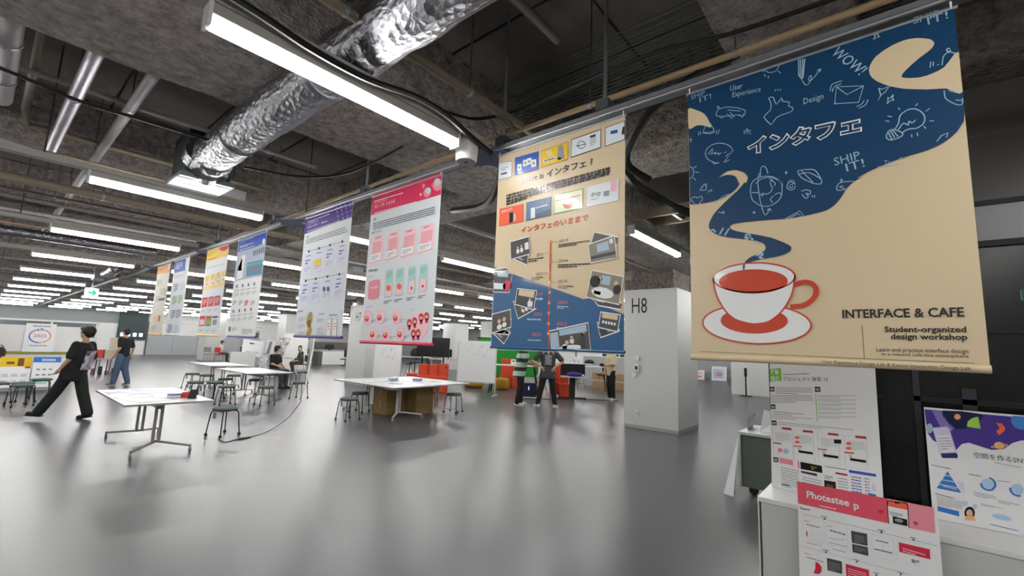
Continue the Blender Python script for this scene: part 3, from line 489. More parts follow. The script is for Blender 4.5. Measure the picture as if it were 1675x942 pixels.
ART['what']=(1.04,1.46,[
('p','wave_print','sea',1,_('0 588 96 554 194 516 417 438 610 372 766 317 808 321 871 288 951 251 1040 218 1040 0 776 0 531 0 309 0 0 0 0 200')),
('s','stitching','chalk',2,.006,_('3 382 3 155 3 3')),
('g','stitching','chalk',3,(-.011,-.012),(1.045,-.008),(-.01,-.021),1,.5),
('p','screen_print','pale',1,_('3 1392 135 1375 135 1253 4 1257')),
('s','screen_print','grey',2,.006,_('3 1392 135 1375 135 1253 4 1257 3 1392')),
('p','screen_print','dark',2,_('31 1302 92 1301 86 1286 28 1290')),
('g','screen_print','grey',2,(.035,1.346),(.104,1.347),(.034,1.318),2,.45),
('p','screen_print','blue',1,_('163 1391 379 1384 379 1254 166 1258')),
('s','screen_print','blue',2,.006,_('163 1391 379 1384 379 1254 166 1258 163 1391')),
('p','screen_print','pale',2,_('240 1356 281 1351 283 1303 242 1304')),
('p','screen_print','green',3,_('273 1325 271 1320 266 1318 259 1319 253 1324 250 1330 252 1335 258 1338 265 1336 271 1332')),
('p','screen_print','pale',2,_('278 1359 318 1354 320 1306 280 1307')),
('p','screen_print','green',3,_('311 1328 309 1323 303 1321 296 1322 290 1327 288 1333 290 1338 296 1340 303 1339 308 1334')),
('p','screen_print','pale',2,_('317 1338 361 1332 363 1279 319 1280')),
('p','screen_print','red',3,_('351 1304 349 1299 344 1297 337 1298 331 1303 329 1309 331 1314 336 1316 343 1315 349 1310')),
('p','screen_print','pale',2,_('187 1335 228 1330 230 1281 189 1282')),
('p','screen_print','green',3,_('220 1304 218 1298 213 1296 206 1297 200 1302 197 1308 199 1314 205 1316 212 1315 218 1310')),
('p','screen_print','yellow',1,_('408 1383 626 1388 625 1266 410 1260')),
('s','screen_print','gold',2,.006,_('408 1383 626 1388 625 1266 410 1260 408 1383')),
('p','screen_print','grey',2,_('548 1376 587 1377 602 1279 542 1281')),
('p','screen_print','white',2,_('422 1311 533 1308 532 1291 423 1290')),
('g','screen_print','dark',3,(.434,1.311),(.527,1.31),(.435,1.29),1,.45),
('p','screen_print','cream',2,_('500 1341 498 1331 491 1325 481 1323 469 1325 459 1332 451 1341 448 1352 450 1361 457 1368 468 1370 479 1367 490 1360 497 1351')),
('p','screen_print','rust',2,_('576 1282 573 1277 565 1275 556 1277 547 1282 544 1288 547 1294 555 1296 565 1294 573 1288')),
('p','screen_print','pale',1,_('653 1395 873 1402 872 1281 653 1272')),
('s','screen_print','black',2,.006,_('653 1395 873 1402 872 1281 653 1272 653 1395')),
('s','screen_print','black',3,.004,_('762 1330 760 1322 755 1316 748 1312 738 1311 728 1313 718 1318 710 1326 705 1335 703 1344 704 1352 709 1359 717 1363 726 1364 737 1361 746 1356 754 1348 760 1340 762 1330')),
('g','screen_print','dark',3,(.692,1.346),(.766,1.341),(.692,1.333),1,.45),
('p','screen_print','dark',2,_('795 1383 836 1382 836 1365 796 1365')),
('g','screen_print','grey',2,(.796,1.361),(.838,1.361),(.797,1.31),4,.45),
('p','screen_print','pale',1,_('904 1404 1038 1409 1039 1288 906 1281')),
('s','screen_print','slate',2,.006,_('904 1404 1037 1409 1037 1288 906 1281 904 1404')),
('p','screen_print','blue',2,_('941 1371 991 1368 990 1345 942 1350')),
('p','screen_print','dark',2,_('1024 1374 1038 1374 1038 1326 1016 1325')),
('b','lettering','black',1,'What is インタフェ ?',(.222,1.172),(.817,1.185),.052),
('g','lettering','black',1,(.092,1.129),(.94,1.144),(.093,1.107),1,.75),
('g','lettering','black',1,(.093,1.107),(.94,1.126),(.094,1.084),1,.75),
('g','lettering','black',1,(.094,1.084),(.941,1.109),(.095,1.062),1,.75),
('g','lettering','black',1,(.095,1.062),(.285,1.077),(.096,1.04),1,.75),
('p','screen_print','coral',1,_('32 1023 257 1020 258 893 32 894')),
('s','screen_print','coral',2,.006,_('32 1023 257 1020 258 893 32 894 32 1023')),
('t','screen_print','white',3,'pision+',(.055,.991),(.157,.995),.022),
('p','screen_print','cream',2,_('194 934 192 920 185 908 174 901 161 900 148 904 136 914 128 928 125 943 127 958 134 969 145 976 158 978 171 973 182 963 190 950')),
('p','screen_print','black',3,_('129 977 168 978 169 903 131 902')),
('p','screen_print','steel',1,_('287 1024 497 1027 497 900 290 895')),
('s','screen_print','slate',2,.006,_('287 1024 497 1027 497 900 290 895 287 1024')),
('p','screen_print','pale',2,_('326 979 365 980 366 903 329 903')),
('g','screen_print','white',3,(.372,.983),(.47,.988),(.373,.962),1,.45),
('p','screen_print','slate',3,_('371 926 494 946 497 900 372 900')),
('p','screen_print','lemon',1,_('526 1032 748 1034 747 906 528 904')),
('s','screen_print','green',2,.006,_('526 1032 748 1034 747 906 528 904 526 1032')),
('g','screen_print','rust',2,(.544,.999),(.734,1.004),(.544,.984),1,.45),
('p','screen_print','rust',2,_('595 960 677 960 667 928 638 921 610 932')),
('p','screen_print','white',3,_('666 961 662 956 651 953 635 952 619 954 606 957 601 962 605 966 616 969 632 970 648 969 661 965')),
('p','screen_print','pale',1,_('782 1036 1000 1043 997 911 780 910')),
('s','screen_print','white',2,.006,_('782 1036 1000 1043 997 911 780 910 782 1036')),
('t','screen_print','black',3,'drop',(.809,.966),(.878,.969),.032),
('p','screen_print','grey',2,_('899 986 938 987 937 953 899 953')),
('p','screen_print','pink',2,_('947 1039 987 1042 985 974 946 975')),
('g','screen_print','dark',2,(.807,.953),(.857,.953),(.807,.945),1,.45),
('b','lettering','rust',1,'インタフェのいままで',(.245,.808),(.795,.823),.044),
('s','timeline','rust',2,.009,_('505 714 507 440 506 100 514 3')),
('p','timeline','orange',3,_('515 713 514 708 510 704 505 703 500 705 495 709 494 714 495 720 499 723 504 724 510 722 514 718')),
('p','timeline','orange',3,_('518 642 517 637 513 633 507 632 502 634 498 638 496 643 498 648 501 652 507 653 512 651 516 647')),
('p','timeline','orange',3,_('517 576 515 571 512 567 506 566 501 568 497 572 495 577 496 582 500 586 505 587 511 585 515 581')),
('p','timeline','orange',3,_('518 505 517 500 513 497 508 496 502 497 498 501 496 506 498 511 501 515 507 516 512 515 516 511')),
('p','timeline','orange',3,_('518 440 517 434 513 431 508 430 502 431 498 435 496 440 498 445 501 449 507 450 512 449 516 445')),
('p','timeline','orange',3,_('519 371 518 366 514 362 509 361 503 362 499 366 498 371 499 376 503 380 508 381 514 380 518 376')),
('p','timeline','orange',3,_('518 302 517 297 513 293 508 292 502 293 498 297 497 302 498 307 502 311 507 312 512 311 516 307')),
('p','timeline','orange',3,_('517 235 516 230 512 226 507 224 501 226 497 229 496 234 497 240 501 243 506 245 511 244 515 240')),
('p','timeline','orange',3,_('518 167 517 161 513 158 508 156 502 157 498 161 497 166 498 171 502 175 507 176 512 175 516 172')),
('p','timeline','orange',3,_('517 100 516 95 512 92 507 90 501 91 497 95 496 100 497 105 501 109 506 110 511 109 515 106')),
('t','timeline','brown',2,'2014',(.571,.7),(.644,.702),.0196),
('t','timeline','brown',2,'2015',(.39,.624),(.447,.628),.02),
('t','timeline','brown',2,'2016',(.571,.566),(.644,.567),.0195),
('t','timeline','brown',2,'2017',(.388,.492),(.452,.495),.02),
('t','timeline','brown',2,'2018',(.569,.43),(.644,.429),.0194),
('t','timeline','coral',2,'2019',(.386,.355),(.453,.352),.02),
('t','timeline','coral',2,'2020',(.571,.294),(.651,.29),.0192),
('t','timeline','coral',2,'2021',(.381,.22),(.45,.217),.0199),
('t','timeline','coral',2,'2022',(.569,.156),(.648,.153),.0191),
('t','timeline','coral',2,'2023',(.371,.086),(.448,.083),.0199),
('g','timeline','black',2,(.57,.692),(.803,.692),(.571,.667),2,.6),
('g','timeline','black',2,(.322,.619),(.448,.62),(.323,.591),2,.6),
('g','timeline','black',2,(.569,.558),(.812,.545),(.57,.531),2,.6),
('g','timeline','black',2,(.353,.487),(.45,.485),(.354,.461),2,.6),
('g','timeline','black',2,(.571,.422),(.689,.409),(.572,.397),2,.6),
('g','timeline','chalk',2,(.39,.348),(.453,.344),(.391,.325),1,.6),
('g','timeline','chalk',2,(.571,.286),(.658,.278),(.572,.264),2,.6),
('g','timeline','chalk',2,(.326,.207),(.441,.203),(.327,.19),1,.6),
('g','timeline','chalk',2,(.571,.147),(.649,.145),(.572,.131),1,.6),
('g','timeline','chalk',2,(.338,.064),(.449,.063),(.339,.051),1,.6),
('s','timeline','brown',2,.002,_('514 713 566 706')),
('s','timeline','brown',2,.002,_('454 640 495 641')),
('s','timeline','brown',2,.002,_('517 576 568 571')),
('s','timeline','brown',2,.002,_('457 504 498 504')),
('s','timeline','brown',2,.002,_('517 440 566 436')),
('p','photo','photo',3,_('148 646 268 676 321 645 306 575')),
('s','photo','white',4,.008,_('148 646 268 676 321 645 306 575 148 646')),
('p','photo','grey',4,_('228 626 243 636 278 619 269 607')),
('p','photo','photo',5,_('150 757 320 775 336 649 162 627')),
('s','photo','white',6,.008,_('150 757 320 775 336 649 162 627 150 757')),
('p','photo','skin',6,_('231 707 230 702 226 698 220 697 216 700 213 705 214 711 218 714 224 715 228 712')),
('p','photo','white',6,_('239 681 237 670 231 663 222 662 215 667 211 678 212 688 219 696 227 697 235 691')),
('p','photo','skin',6,_('264 715 263 709 260 706 254 705 250 708 247 713 248 718 252 722 258 723 262 720')),
('p','photo','white',6,_('273 688 272 676 266 668 257 667 249 673 245 684 247 696 253 704 261 704 269 698')),
('p','photo','pale',6,_('283 732 316 736 323 686 289 682')),
('p','photo','photo',3,_('838 735 1000 682 991 632 814 660')),
('s','photo','white',4,.008,_('838 735 1000 682 991 632 814 660 838 735')),
('p','photo','grey',4,_('916 690 965 676 962 659 911 671')),
('p','photo','wallp',5,_('796 661 975 694 995 554 814 541')),
('s','photo','white',6,.008,_('796 661 975 694 995 554 814 541 796 661')),
('p','photo','sky',6,_('854 652 935 666 942 611 862 602')),
('p','photo','pale',6,_('942 674 963 678 967 650 946 646')),
('p','photo','dark',6,_('840 574 838 567 834 563 827 562 820 566 817 572 818 578 824 583 830 584 837 580')),
('p','photo','dark',6,_('858 576 857 569 852 564 845 564 839 567 836 574 837 580 842 585 849 586 855 582')),
('p','photo','dark',6,_('876 578 875 571 870 566 864 566 858 569 854 575 856 582 860 587 867 588 873 584')),
('p','photo','dark',6,_('894 579 893 572 889 568 882 567 876 571 873 577 874 584 879 589 885 590 891 586')),
('p','photo','dark',6,_('912 581 911 574 907 569 900 569 894 572 891 579 892 586 897 591 903 592 909 588')),
('p','photo','dark',6,_('930 583 929 576 925 571 918 570 912 574 909 581 910 588 915 593 921 594 927 590')),
('p','photo','dark',6,_('948 585 947 577 942 572 936 572 930 576 927 582 928 590 932 595 939 595 945 592')),
('p','photo','dark',6,_('966 586 965 579 960 574 953 573 948 577 944 584 946 592 950 597 957 597 962 593')),
('p','photo','dark',6,_('983 588 982 581 978 576 971 575 965 579 962 586 963 593 968 598 974 599 980 595')),
('p','photo','photo',3,_('807 341 1028 284 1019 245 871 274')),
('s','photo','white',4,.008,_('807 341 1028 284 1019 245 871 274 807 341')),
('p','photo','pale',4,_('842 322 905 306 915 290 858 302')),
('p','photo','wallp',5,_('826 494 1040 439 1009 275 787 329')),
('s','photo','white',6,.008,_('826 494 1037 439 1009 275 787 329 826 494')),
('p','photo','sky',6,_('896 459 956 444 945 391 884 406')),
('p','photo','black',6,_('883 414 872 394 851 385 828 391 813 409 811 432 823 451 844 460 866 454 881 436')),
('p','photo','skin',6,_('899 432 894 424 885 421 876 423 869 430 868 440 873 448 882 451 892 449 898 442')),
('p','photo','white',6,_('974 332 956 316 916 313 869 325 833 346 823 369 842 385 883 388 929 376 964 355')),
('p','photo','skin',6,_('1004 397 1000 389 992 385 982 388 976 395 975 404 980 412 988 416 997 413 1003 406')),
('p','photo','black',6,_('1021 358 1013 342 998 334 982 338 972 352 970 371 979 387 994 394 1009 391 1020 377')),
('p','photo','pale',6,_('844 368 889 356 885 336 840 348')),
('p','photo','photo',3,_('0 570 123 571 145 546 0 547')),
('s','photo','white',4,.008,_('3 570 123 571 145 546 3 547 3 570')),
('p','photo','photo',5,_('0 554 183 524 159 388 0 400')),
('s','photo','white',6,.008,_('3 554 183 524 159 388 3 400 3 554')),
('p','photo','pale',6,_('0 468 124 454 119 412 0 422')),
('p','photo','redp',6,_('175 435 164 413 142 401 118 403 100 419 95 443 105 465 127 477 153 474 171 458')),
('p','photo','dark',6,_('60 498 52 486 32 480 8 482 0 493 0 507 0 520 8 526 33 522 53 511')),
('p','photo','dark',6,_('118 483 112 474 97 469 79 471 65 479 60 490 66 500 81 504 100 502 114 494')),
('p','photo','sky',6,_('42 542 143 527 140 499 41 512')),
('p','photo','photo',3,_('198 324 335 292 404 267 248 201')),
('s','photo','white',4,.008,_('198 324 335 292 404 267 248 201 198 324')),
('p','photo','skin',4,_('284 274 285 270 283 268 279 267 273 269 270 272 269 276 271 278 275 279 281 277')),
('p','photo','white',4,_('301 258 304 251 301 245 293 243 284 245 277 252 275 260 278 266 285 267 294 264')),
('p','photo','skin',4,_('312 278 313 275 311 273 306 273 301 274 297 277 296 280 298 282 302 282 308 280')),
('p','photo','white',4,_('330 265 333 260 330 255 323 252 314 255 306 260 303 267 306 272 313 273 322 270')),
('p','photo','dark',5,_('232 413 404 388 382 260 217 302')),
('s','photo','white',6,.008,_('232 413 404 388 382 260 217 302 232 413')),
('p','photo','cream',6,_('250 405 387 384 379 340 244 365')),
('p','photo','white',6,_('357 299 352 285 343 278 334 280 328 291 327 306 333 320 342 327 351 325 357 314')),
('p','photo','skin',6,_('356 332 353 328 349 326 344 327 340 330 339 335 341 339 346 341 351 340 355 336')),
('p','photo','white',6,_('372 296 367 281 362 273 357 274 354 284 355 300 359 314 365 322 370 321 372 311')),
('p','photo','photo',3,_('0 110 102 136 186 106 128 25')),
('s','photo','white',4,.008,_('3 110 102 136 186 106 128 25 3 110')),
('p','photo','grey',4,_('61 85 80 95 116 76 101 63')),
('p','photo','grey',4,_('110 100 127 110 146 102 131 89')),
('p','photo','photo',3,_('6 178 188 204 166 89 0 99')),
('s','photo','white',4,.008,_('6 178 188 204 166 89 3 99 6 178')),
('p','photo','photo',5,_('0 236 176 267 189 144 7 99')),
('s','photo','white',6,.008,_('3 236 176 267 189 144 7 99 3 236')),
('p','photo','skin',6,_('91 187 89 176 82 168 72 166 63 170 58 180 61 190 68 198 78 200 87 196')),
('p','photo','skin',6,_('138 201 136 191 128 183 118 181 110 186 105 195 108 205 115 213 125 215 134 210')),
('p','photo','white',6,_('103 149 99 138 88 128 73 125 61 128 55 138 58 150 70 160 84 163 97 159')),
('p','photo','white',6,_('147 165 144 154 134 144 121 141 109 145 104 155 107 166 117 175 130 178 142 174')),
('p','photo','dark',3,_('864 170 1012 128 1012 121 891 81')),
('s','photo','white',4,.008,_('864 170 1012 128 1012 121 891 81 864 170')),
('p','photo','grey',4,_('929 136 971 131 974 119 936 114')),
('p','photo','photo',5,_('890 234 1018 215 1001 117 874 142')),
('s','photo','white',6,.008,_('890 234 1018 215 1001 117 874 142 890 234')),
('p','photo','cream',6,_('902 228 1004 212 999 183 898 200')),
('p','photo','pale',6,_('914 173 912 168 908 165 903 166 900 170 899 176 901 181 906 184 911 183 914 179')),
('p','photo','pale',6,_('934 170 931 164 927 161 922 162 919 166 918 172 921 178 925 180 930 179 933 175')),
('p','photo','pale',6,_('953 166 950 161 946 158 941 159 938 163 938 169 940 174 944 177 949 176 952 172')),
('p','photo','pale',6,_('972 163 969 157 965 154 960 155 957 160 956 165 959 171 963 174 968 173 971 169')),
('p','photo','pale',6,_('990 160 988 154 984 151 979 152 976 156 975 162 978 168 982 170 987 170 990 165')),
('p','photo','photo',5,_('514 117 804 170 825 0 538 0')),
('s','photo','white',6,.008,_('514 117 804 170 825 3 538 3 514 117')),
('p','photo','sky',6,_('591 124 791 160 796 116 597 87')),
('p','photo','sky',6,_('523 104 583 114 600 10 539 5')),
('p','photo','white',6,_('766 23 752 12 710 3 657 0 612 2 594 9 609 19 652 29 706 34 749 32')),
('p','photo','skin',6,_('668 47 667 38 660 33 651 32 643 36 639 44 641 52 647 58 656 60 664 55')),
('p','photo','white',6,_('707 60 706 48 698 40 688 39 678 45 673 56 675 67 682 75 693 77 702 71')),
('p','photo','skin',6,_('699 80 698 73 692 68 685 67 679 71 676 77 677 84 682 89 689 90 696 86')),
('p','photo','dark',6,_('789 60 789 29 780 10 767 8 753 26 745 55 746 86 754 106 768 108 781 90')),
('p','photo','skin',6,_('781 107 780 99 775 94 768 93 762 97 759 104 760 111 765 116 772 117 778 114')),
('p','photo','white',6,_('657 22 655 13 645 6 633 5 622 10 616 19 619 28 628 34 641 36 652 31')),
])
ART['pink']=(1.06,1.47,[
('p','header_print','pinkred',1,_('0 1470 1058 1468 1060 1271 12 1260')),
('t','header_print','white',2,'インタフェ 5',(.05,1.364),(.265,1.364),.031),
('t','header_print','white',2,'グループ5 : とのらぼ',(.055,1.318),(.401,1.323),.037),
('g','header_print','white',2,(.044,1.408),(.518,1.401),(.046,1.391),1,.45),
('g','header_print','white',2,(.06,1.28),(.729,1.276),(.062,1.264),1,.45),
('p','header_print','rose',2,_('927 1307 916 1292 899 1283 879 1281 858 1286 840 1297 829 1313 824 1331 828 1349 840 1363 857 1372 878 1374 898 1369 916 1358 927 1342 931 1324')),
('p','header_print','mint',3,_('922 1324 915 1316 904 1311 891 1310 877 1314 865 1321 856 1331 853 1342 855 1353 862 1361 874 1366 887 1367 901 1364 913 1356 921 1346 924 1335')),
('p','header_print','rose',2,_('1060 1341 1058 1325 1038 1316 1014 1314 989 1320 967 1334 952 1353 946 1374 950 1394 963 1410 984 1419 1008 1420 1033 1413 1054 1399 1060 1381 1060 1360')),
('p','header_print','mint',3,_('1054 1382 1052 1370 1043 1360 1029 1355 1012 1356 994 1362 979 1372 968 1386 964 1400 966 1413 975 1422 989 1427 1006 1426 1024 1420 1039 1410 1050 1396')),
('s','header_print','rose',4,.006,_('1057 1316 1057 1312 1057 1313 1054 1317 1030 1324 1004 1334 979 1346 957 1359 940 1370 931 1380 929 1387 936 1390 950 1390 970 1385 994 1378 1020 1367 1045 1355 1057 1343 1057 1332 1057 1322 1057 1316')),
('s','header_print','white',3,.006,_('799 1322 797 1317 792 1314 784 1316 778 1320 775 1326 777 1332 783 1334 790 1333 796 1328 799 1322')),
('p','header_print','rose',2,_('794 1408 817 1420 842 1402 821 1370')),
('t','lettering','black',1,'概要',(.055,1.196),(.107,1.196),.025),
('g','lettering','dark',1,(.058,1.175),(.993,1.181),(.059,1.159),1,.5),
('g','lettering','dark',1,(.06,1.155),(.994,1.162),(.062,1.139),1,.5),
('g','lettering','dark',1,(.062,1.135),(.996,1.143),(.064,1.119),1,.5),
('g','lettering','dark',1,(.065,1.115),(.997,1.124),(.067,1.099),1,.5),
('t','lettering','black',1,'開発プロセス',(.051,1.06),(.212,1.065),.022),
('p','panel_print','blush',1,_('54 1031 251 1037 264 779 66 740')),
('t','panel_print','black',2,'調査報告',(.116,1),(.213,1.009),.0178),
('g','panel_print','redp',2,(.085,.968),(.231,.973),(.087,.852),9,.35),
('p','panel_print','white',2,_('46 856 232 861 236 784 45 768')),
('s','panel_print','redp',3,.003,_('46 856 232 861 236 784 45 768 46 856')),
('g','panel_print','dark',3,(.078,.832),(.202,.841),(.075,.787),3,.3),
('p','panel_print','blush',1,_('317 1031 501 1036 511 786 326 750')),
('t','panel_print','black',2,'調査報告',(.374,1),(.465,1.009),.0172),
('g','panel_print','redp',2,(.345,.97),(.482,.975),(.347,.858),9,.35),
('p','panel_print','white',2,_('309 861 482 866 485 792 307 777')),
('s','panel_print','redp',3,.003,_('309 861 482 866 485 792 307 777 309 861')),
('g','panel_print','dark',3,(.338,.838),(.454,.847),(.335,.795),3,.3),
('p','panel_print','blush',1,_('561 1026 752 1031 760 791 568 754')),
('t','panel_print','black',2,'調査報告',(.614,.996),(.699,1.005),.0166),
('g','panel_print','redp',2,(.587,.966),(.733,.972),(.587,.858),9,.35),
('p','panel_print','white',2,_('552 862 733 867 735 795 550 780')),
('s','panel_print','redp',3,.003,_('552 862 733 867 735 795 550 780 552 862')),
('g','panel_print','dark',3,(.579,.839),(.706,.848),(.576,.797),3,.3),
('p','panel_print','blush',1,_('806 1030 998 1035 1004 803 811 767')),
('t','panel_print','black',2,'調査報告',(.856,1.001),(.935,1.009),.0161),
('g','panel_print','redp',2,(.83,.972),(.98,.978),(.83,.868),9,.35),
('p','panel_print','white',2,_('797 871 980 876 981 807 795 792')),
('s','panel_print','redp',3,.003,_('797 871 980 876 981 807 795 792 797 871')),
('g','panel_print','dark',3,(.822,.85),(.955,.858),(.819,.809),3,.3),
('t','lettering','black',1,'開発物 概要',(.048,.677),(.195,.68),.025),
('t','lettering','black',1,'デザイン',(.049,.622),(.14,.623),.0175),
('p','panel_print','rose',1,_('107 587 172 595 232 596 249 592 252 570 256 507 255 444 248 420 226 411 163 406 100 409 78 413 71 434 65 499 67 563 79 583')),
('t','panel_print','white',2,'PLAKERU',(.102,.508),(.23,.515),.021),
('p','panel_print','mint',1,_('338 673 453 678 465 419 345 415')),
('p','panel_print','blush',2,_('363 538 446 544 448 428 357 426')),
('p','panel_print','coral',3,_('440 501 437 487 425 477 407 474 388 478 373 490 367 505 370 520 382 530 400 533 419 528 434 516')),
('g','panel_print','dark',2,(.342,.387),(.462,.393),(.343,.354),2,.4),
('g','panel_print','grey',3,(.345,.649),(.44,.653),(.347,.589),4,.3),
('p','panel_print','mint',1,_('502 674 612 679 623 425 508 422')),
('p','panel_print','blush',2,_('526 542 606 548 607 434 519 433')),
('p','panel_print','coral',3,_('600 506 596 492 585 482 568 479 550 484 536 495 529 510 532 524 544 534 562 537 580 532 594 521')),
('g','panel_print','dark',2,(.506,.395),(.62,.4),(.506,.362),2,.4),
('g','panel_print','grey',3,(.51,.651),(.6,.654),(.511,.592),4,.3),
('p','panel_print','mint',1,_('684 677 788 681 797 434 688 431')),
('p','panel_print','blush',2,_('706 548 781 553 782 442 699 441')),
('p','panel_print','pinkred',3,_('760 482 756 472 747 469 736 473 731 484 734 494 744 497 754 492')),
('g','panel_print','dark',2,(.686,.404),(.795,.409),(.686,.372),2,.4),
('g','panel_print','grey',3,(.691,.654),(.776,.657),(.691,.596),4,.3),
('p','panel_print','mint',1,_('840 680 940 684 947 443 843 440')),
('p','panel_print','blush',2,_('860 554 933 559 933 451 854 450')),
('p','panel_print','pinkred',3,_('912 490 908 480 899 477 889 481 884 491 887 501 897 504 907 500')),
('g','panel_print','dark',2,(.841,.413),(.945,.418),(.841,.383),2,.4),
('g','panel_print','grey',3,(.847,.658),(.928,.661),(.847,.602),4,.3),
('t','lettering','black',1,'シナリオ',(.044,.325),(.152,.329),.0189),
('p','circle_print','blush',1,_('172 231 171 209 163 188 148 172 128 161 105 158 81 162 58 172 38 189 25 210 18 233 19 256 28 277 43 294 63 304 87 307 111 303 134 292 152 275 166 254')),
('p','circle_print','redp',2,_('117 222 112 205 95 195 72 195 52 206 42 223 48 240 65 250 88 250 108 239')),
('p','circle_print','skin',3,_('102 232 98 224 87 219 73 220 61 225 56 233 59 241 70 246 84 245 96 240')),
('g','circle_print','grey',2,(.154,.215),(.251,.217),(.158,.181),2,.3),
('p','circle_print','blush',1,_('377 239 376 217 368 197 354 181 335 171 313 167 291 171 269 181 251 198 238 218 232 241 233 263 241 284 256 299 275 309 297 312 320 308 341 298 359 281 371 261')),
('p','circle_print','redp',2,_('325 230 320 213 304 203 282 203 264 214 255 230 260 247 276 257 298 257 317 246')),
('p','circle_print','skin',3,_('311 240 307 232 297 227 284 227 272 232 267 240 271 248 281 253 294 252 306 248')),
('g','circle_print','grey',2,(.36,.223),(.452,.225),(.364,.19),2,.3),
('p','circle_print','blush',1,_('620 229 619 208 611 189 598 174 580 164 560 160 539 164 519 174 502 190 490 209 484 231 486 253 493 272 507 288 525 297 546 300 567 296 587 286 603 270 615 251')),
('p','circle_print','redp',2,_('571 220 567 205 552 195 531 195 514 205 506 221 510 237 526 247 546 246 564 236')),
('p','circle_print','skin',3,_('558 230 555 223 545 218 533 218 522 223 518 231 521 238 530 243 543 242 553 238')),
('g','circle_print','grey',2,(.604,.214),(.689,.216),(.608,.182),2,.3),
('p','circle_print','blush',1,_('283 82 282 60 274 40 259 24 240 13 218 9 194 12 172 22 154 38 140 58 134 81 135 104 143 124 158 140 178 151 201 154 224 151 246 140 264 124 277 104')),
('p','circle_print','redp',2,_('230 72 225 55 208 45 186 44 166 54 158 71 163 88 179 98 202 98 221 88')),
('p','circle_print','skin',3,_('215 82 211 74 201 69 187 69 176 73 170 81 174 89 184 94 198 94 210 89')),
('g','circle_print','grey',2,(.266,.066),(.359,.07),(.27,.033),2,.3),
('p','circle_print','blush',1,_('488 78 487 56 479 36 466 21 447 10 426 6 404 10 383 19 366 35 354 54 348 76 349 98 357 118 371 134 389 144 411 148 433 144 453 134 470 119 482 99')),
('p','circle_print','redp',2,_('438 68 433 52 417 41 396 41 378 51 370 67 375 83 391 93 412 93 430 84')),
('p','circle_print','skin',3,_('424 77 420 69 411 65 398 64 387 69 382 77 385 84 395 89 408 89 419 84')),
('g','circle_print','grey',2,(.472,.061),(.56,.066),(.475,.03),2,.3),
('p','circle_print','blush',1,_('700 86 698 65 691 46 678 31 661 21 641 17 620 20 601 29 585 44 573 63 568 85 569 106 576 126 590 141 607 151 628 154 648 151 668 141 683 126 694 107')),
('p','circle_print','redp',2,_('652 76 648 61 633 51 613 51 596 60 589 76 593 91 608 101 628 101 645 92')),
('p','circle_print','skin',3,_('639 85 636 78 627 73 615 73 604 78 600 85 603 92 612 97 625 97 635 93')),
('g','circle_print','grey',2,(.684,.07),(.767,.074),(.687,.04),2,.3),
('p','circle_print','blush',1,_('1006 145 996 116 979 90 954 68 925 53 891 45 857 44 823 51 793 66 768 88 751 114 742 144 743 176 753 206 772 232 798 254 829 269 863 276 898 276 931 267 960 252 983 230 999 204 1007 175')),
('t','lettering','black',1,'ゴール',(.754,.286),(.805,.29),.0155),
('p','circle_print','redp',2,_('784 175 780 157 769 144 752 139 734 144 719 157 712 176 716 194 727 208 745 212 763 207 777 194')),
('p','circle_print','skin',3,_('772 172 768 163 757 158 743 158 730 163 725 172 728 182 740 187 754 187 767 181')),
('p','circle_print','redp',2,_('773 136 768 120 754 114 738 120 731 136 736 151 750 157 766 151')),
('p','circle_print','redp',2,_('854 190 851 172 840 159 823 154 805 159 791 172 784 191 787 209 799 222 816 227 834 222 848 208')),
('p','circle_print','skin',3,_('843 187 839 178 828 173 814 173 802 178 796 188 800 196 811 202 826 202 838 196')),
('p','circle_print','redp',2,_('844 151 839 136 825 130 810 136 802 151 807 166 821 172 836 166')),
('p','circle_print','redp',2,_('939 223 936 205 925 192 909 187 891 192 878 205 872 223 874 242 886 255 902 259 920 254 933 241')),
('p','circle_print','skin',3,_('928 220 925 211 914 206 900 206 888 211 883 220 887 229 898 234 912 234 923 229')),
('p','circle_print','redp',2,_('929 184 925 169 911 163 896 169 889 184 893 199 907 205 922 199')),
('p','circle_print','redp',2,_('1007 231 1004 213 993 200 977 195 960 200 947 214 941 232 944 250 955 263 971 267 988 262 1001 249')),
('p','circle_print','skin',3,_('996 228 993 219 982 214 969 214 957 220 952 228 956 237 966 242 980 242 992 237')),
('p','circle_print','redp',2,_('997 192 993 178 979 172 965 178 958 192 962 207 976 213 990 207')),
('p','circle_print','redp',2,_('850 87 847 69 835 56 818 51 800 55 786 68 780 87 783 105 795 118 812 124 829 119 843 105')),
('p','circle_print','skin',3,_('838 84 835 75 824 70 809 70 797 75 792 84 796 93 807 98 821 98 833 93')),
('p','circle_print','redp',2,_('839 48 835 33 821 27 805 32 798 47 802 62 817 69 832 63')),
('p','circle_print','redp',2,_('910 91 908 73 896 60 880 55 862 59 849 72 842 90 845 108 857 122 873 127 891 122 904 109')),
('p','circle_print','skin',3,_('900 88 896 79 885 73 871 73 859 79 854 87 858 96 869 102 883 102 894 97')),
('p','circle_print','redp',2,_('900 52 896 37 882 31 867 37 860 51 864 66 878 73 893 67')),
])
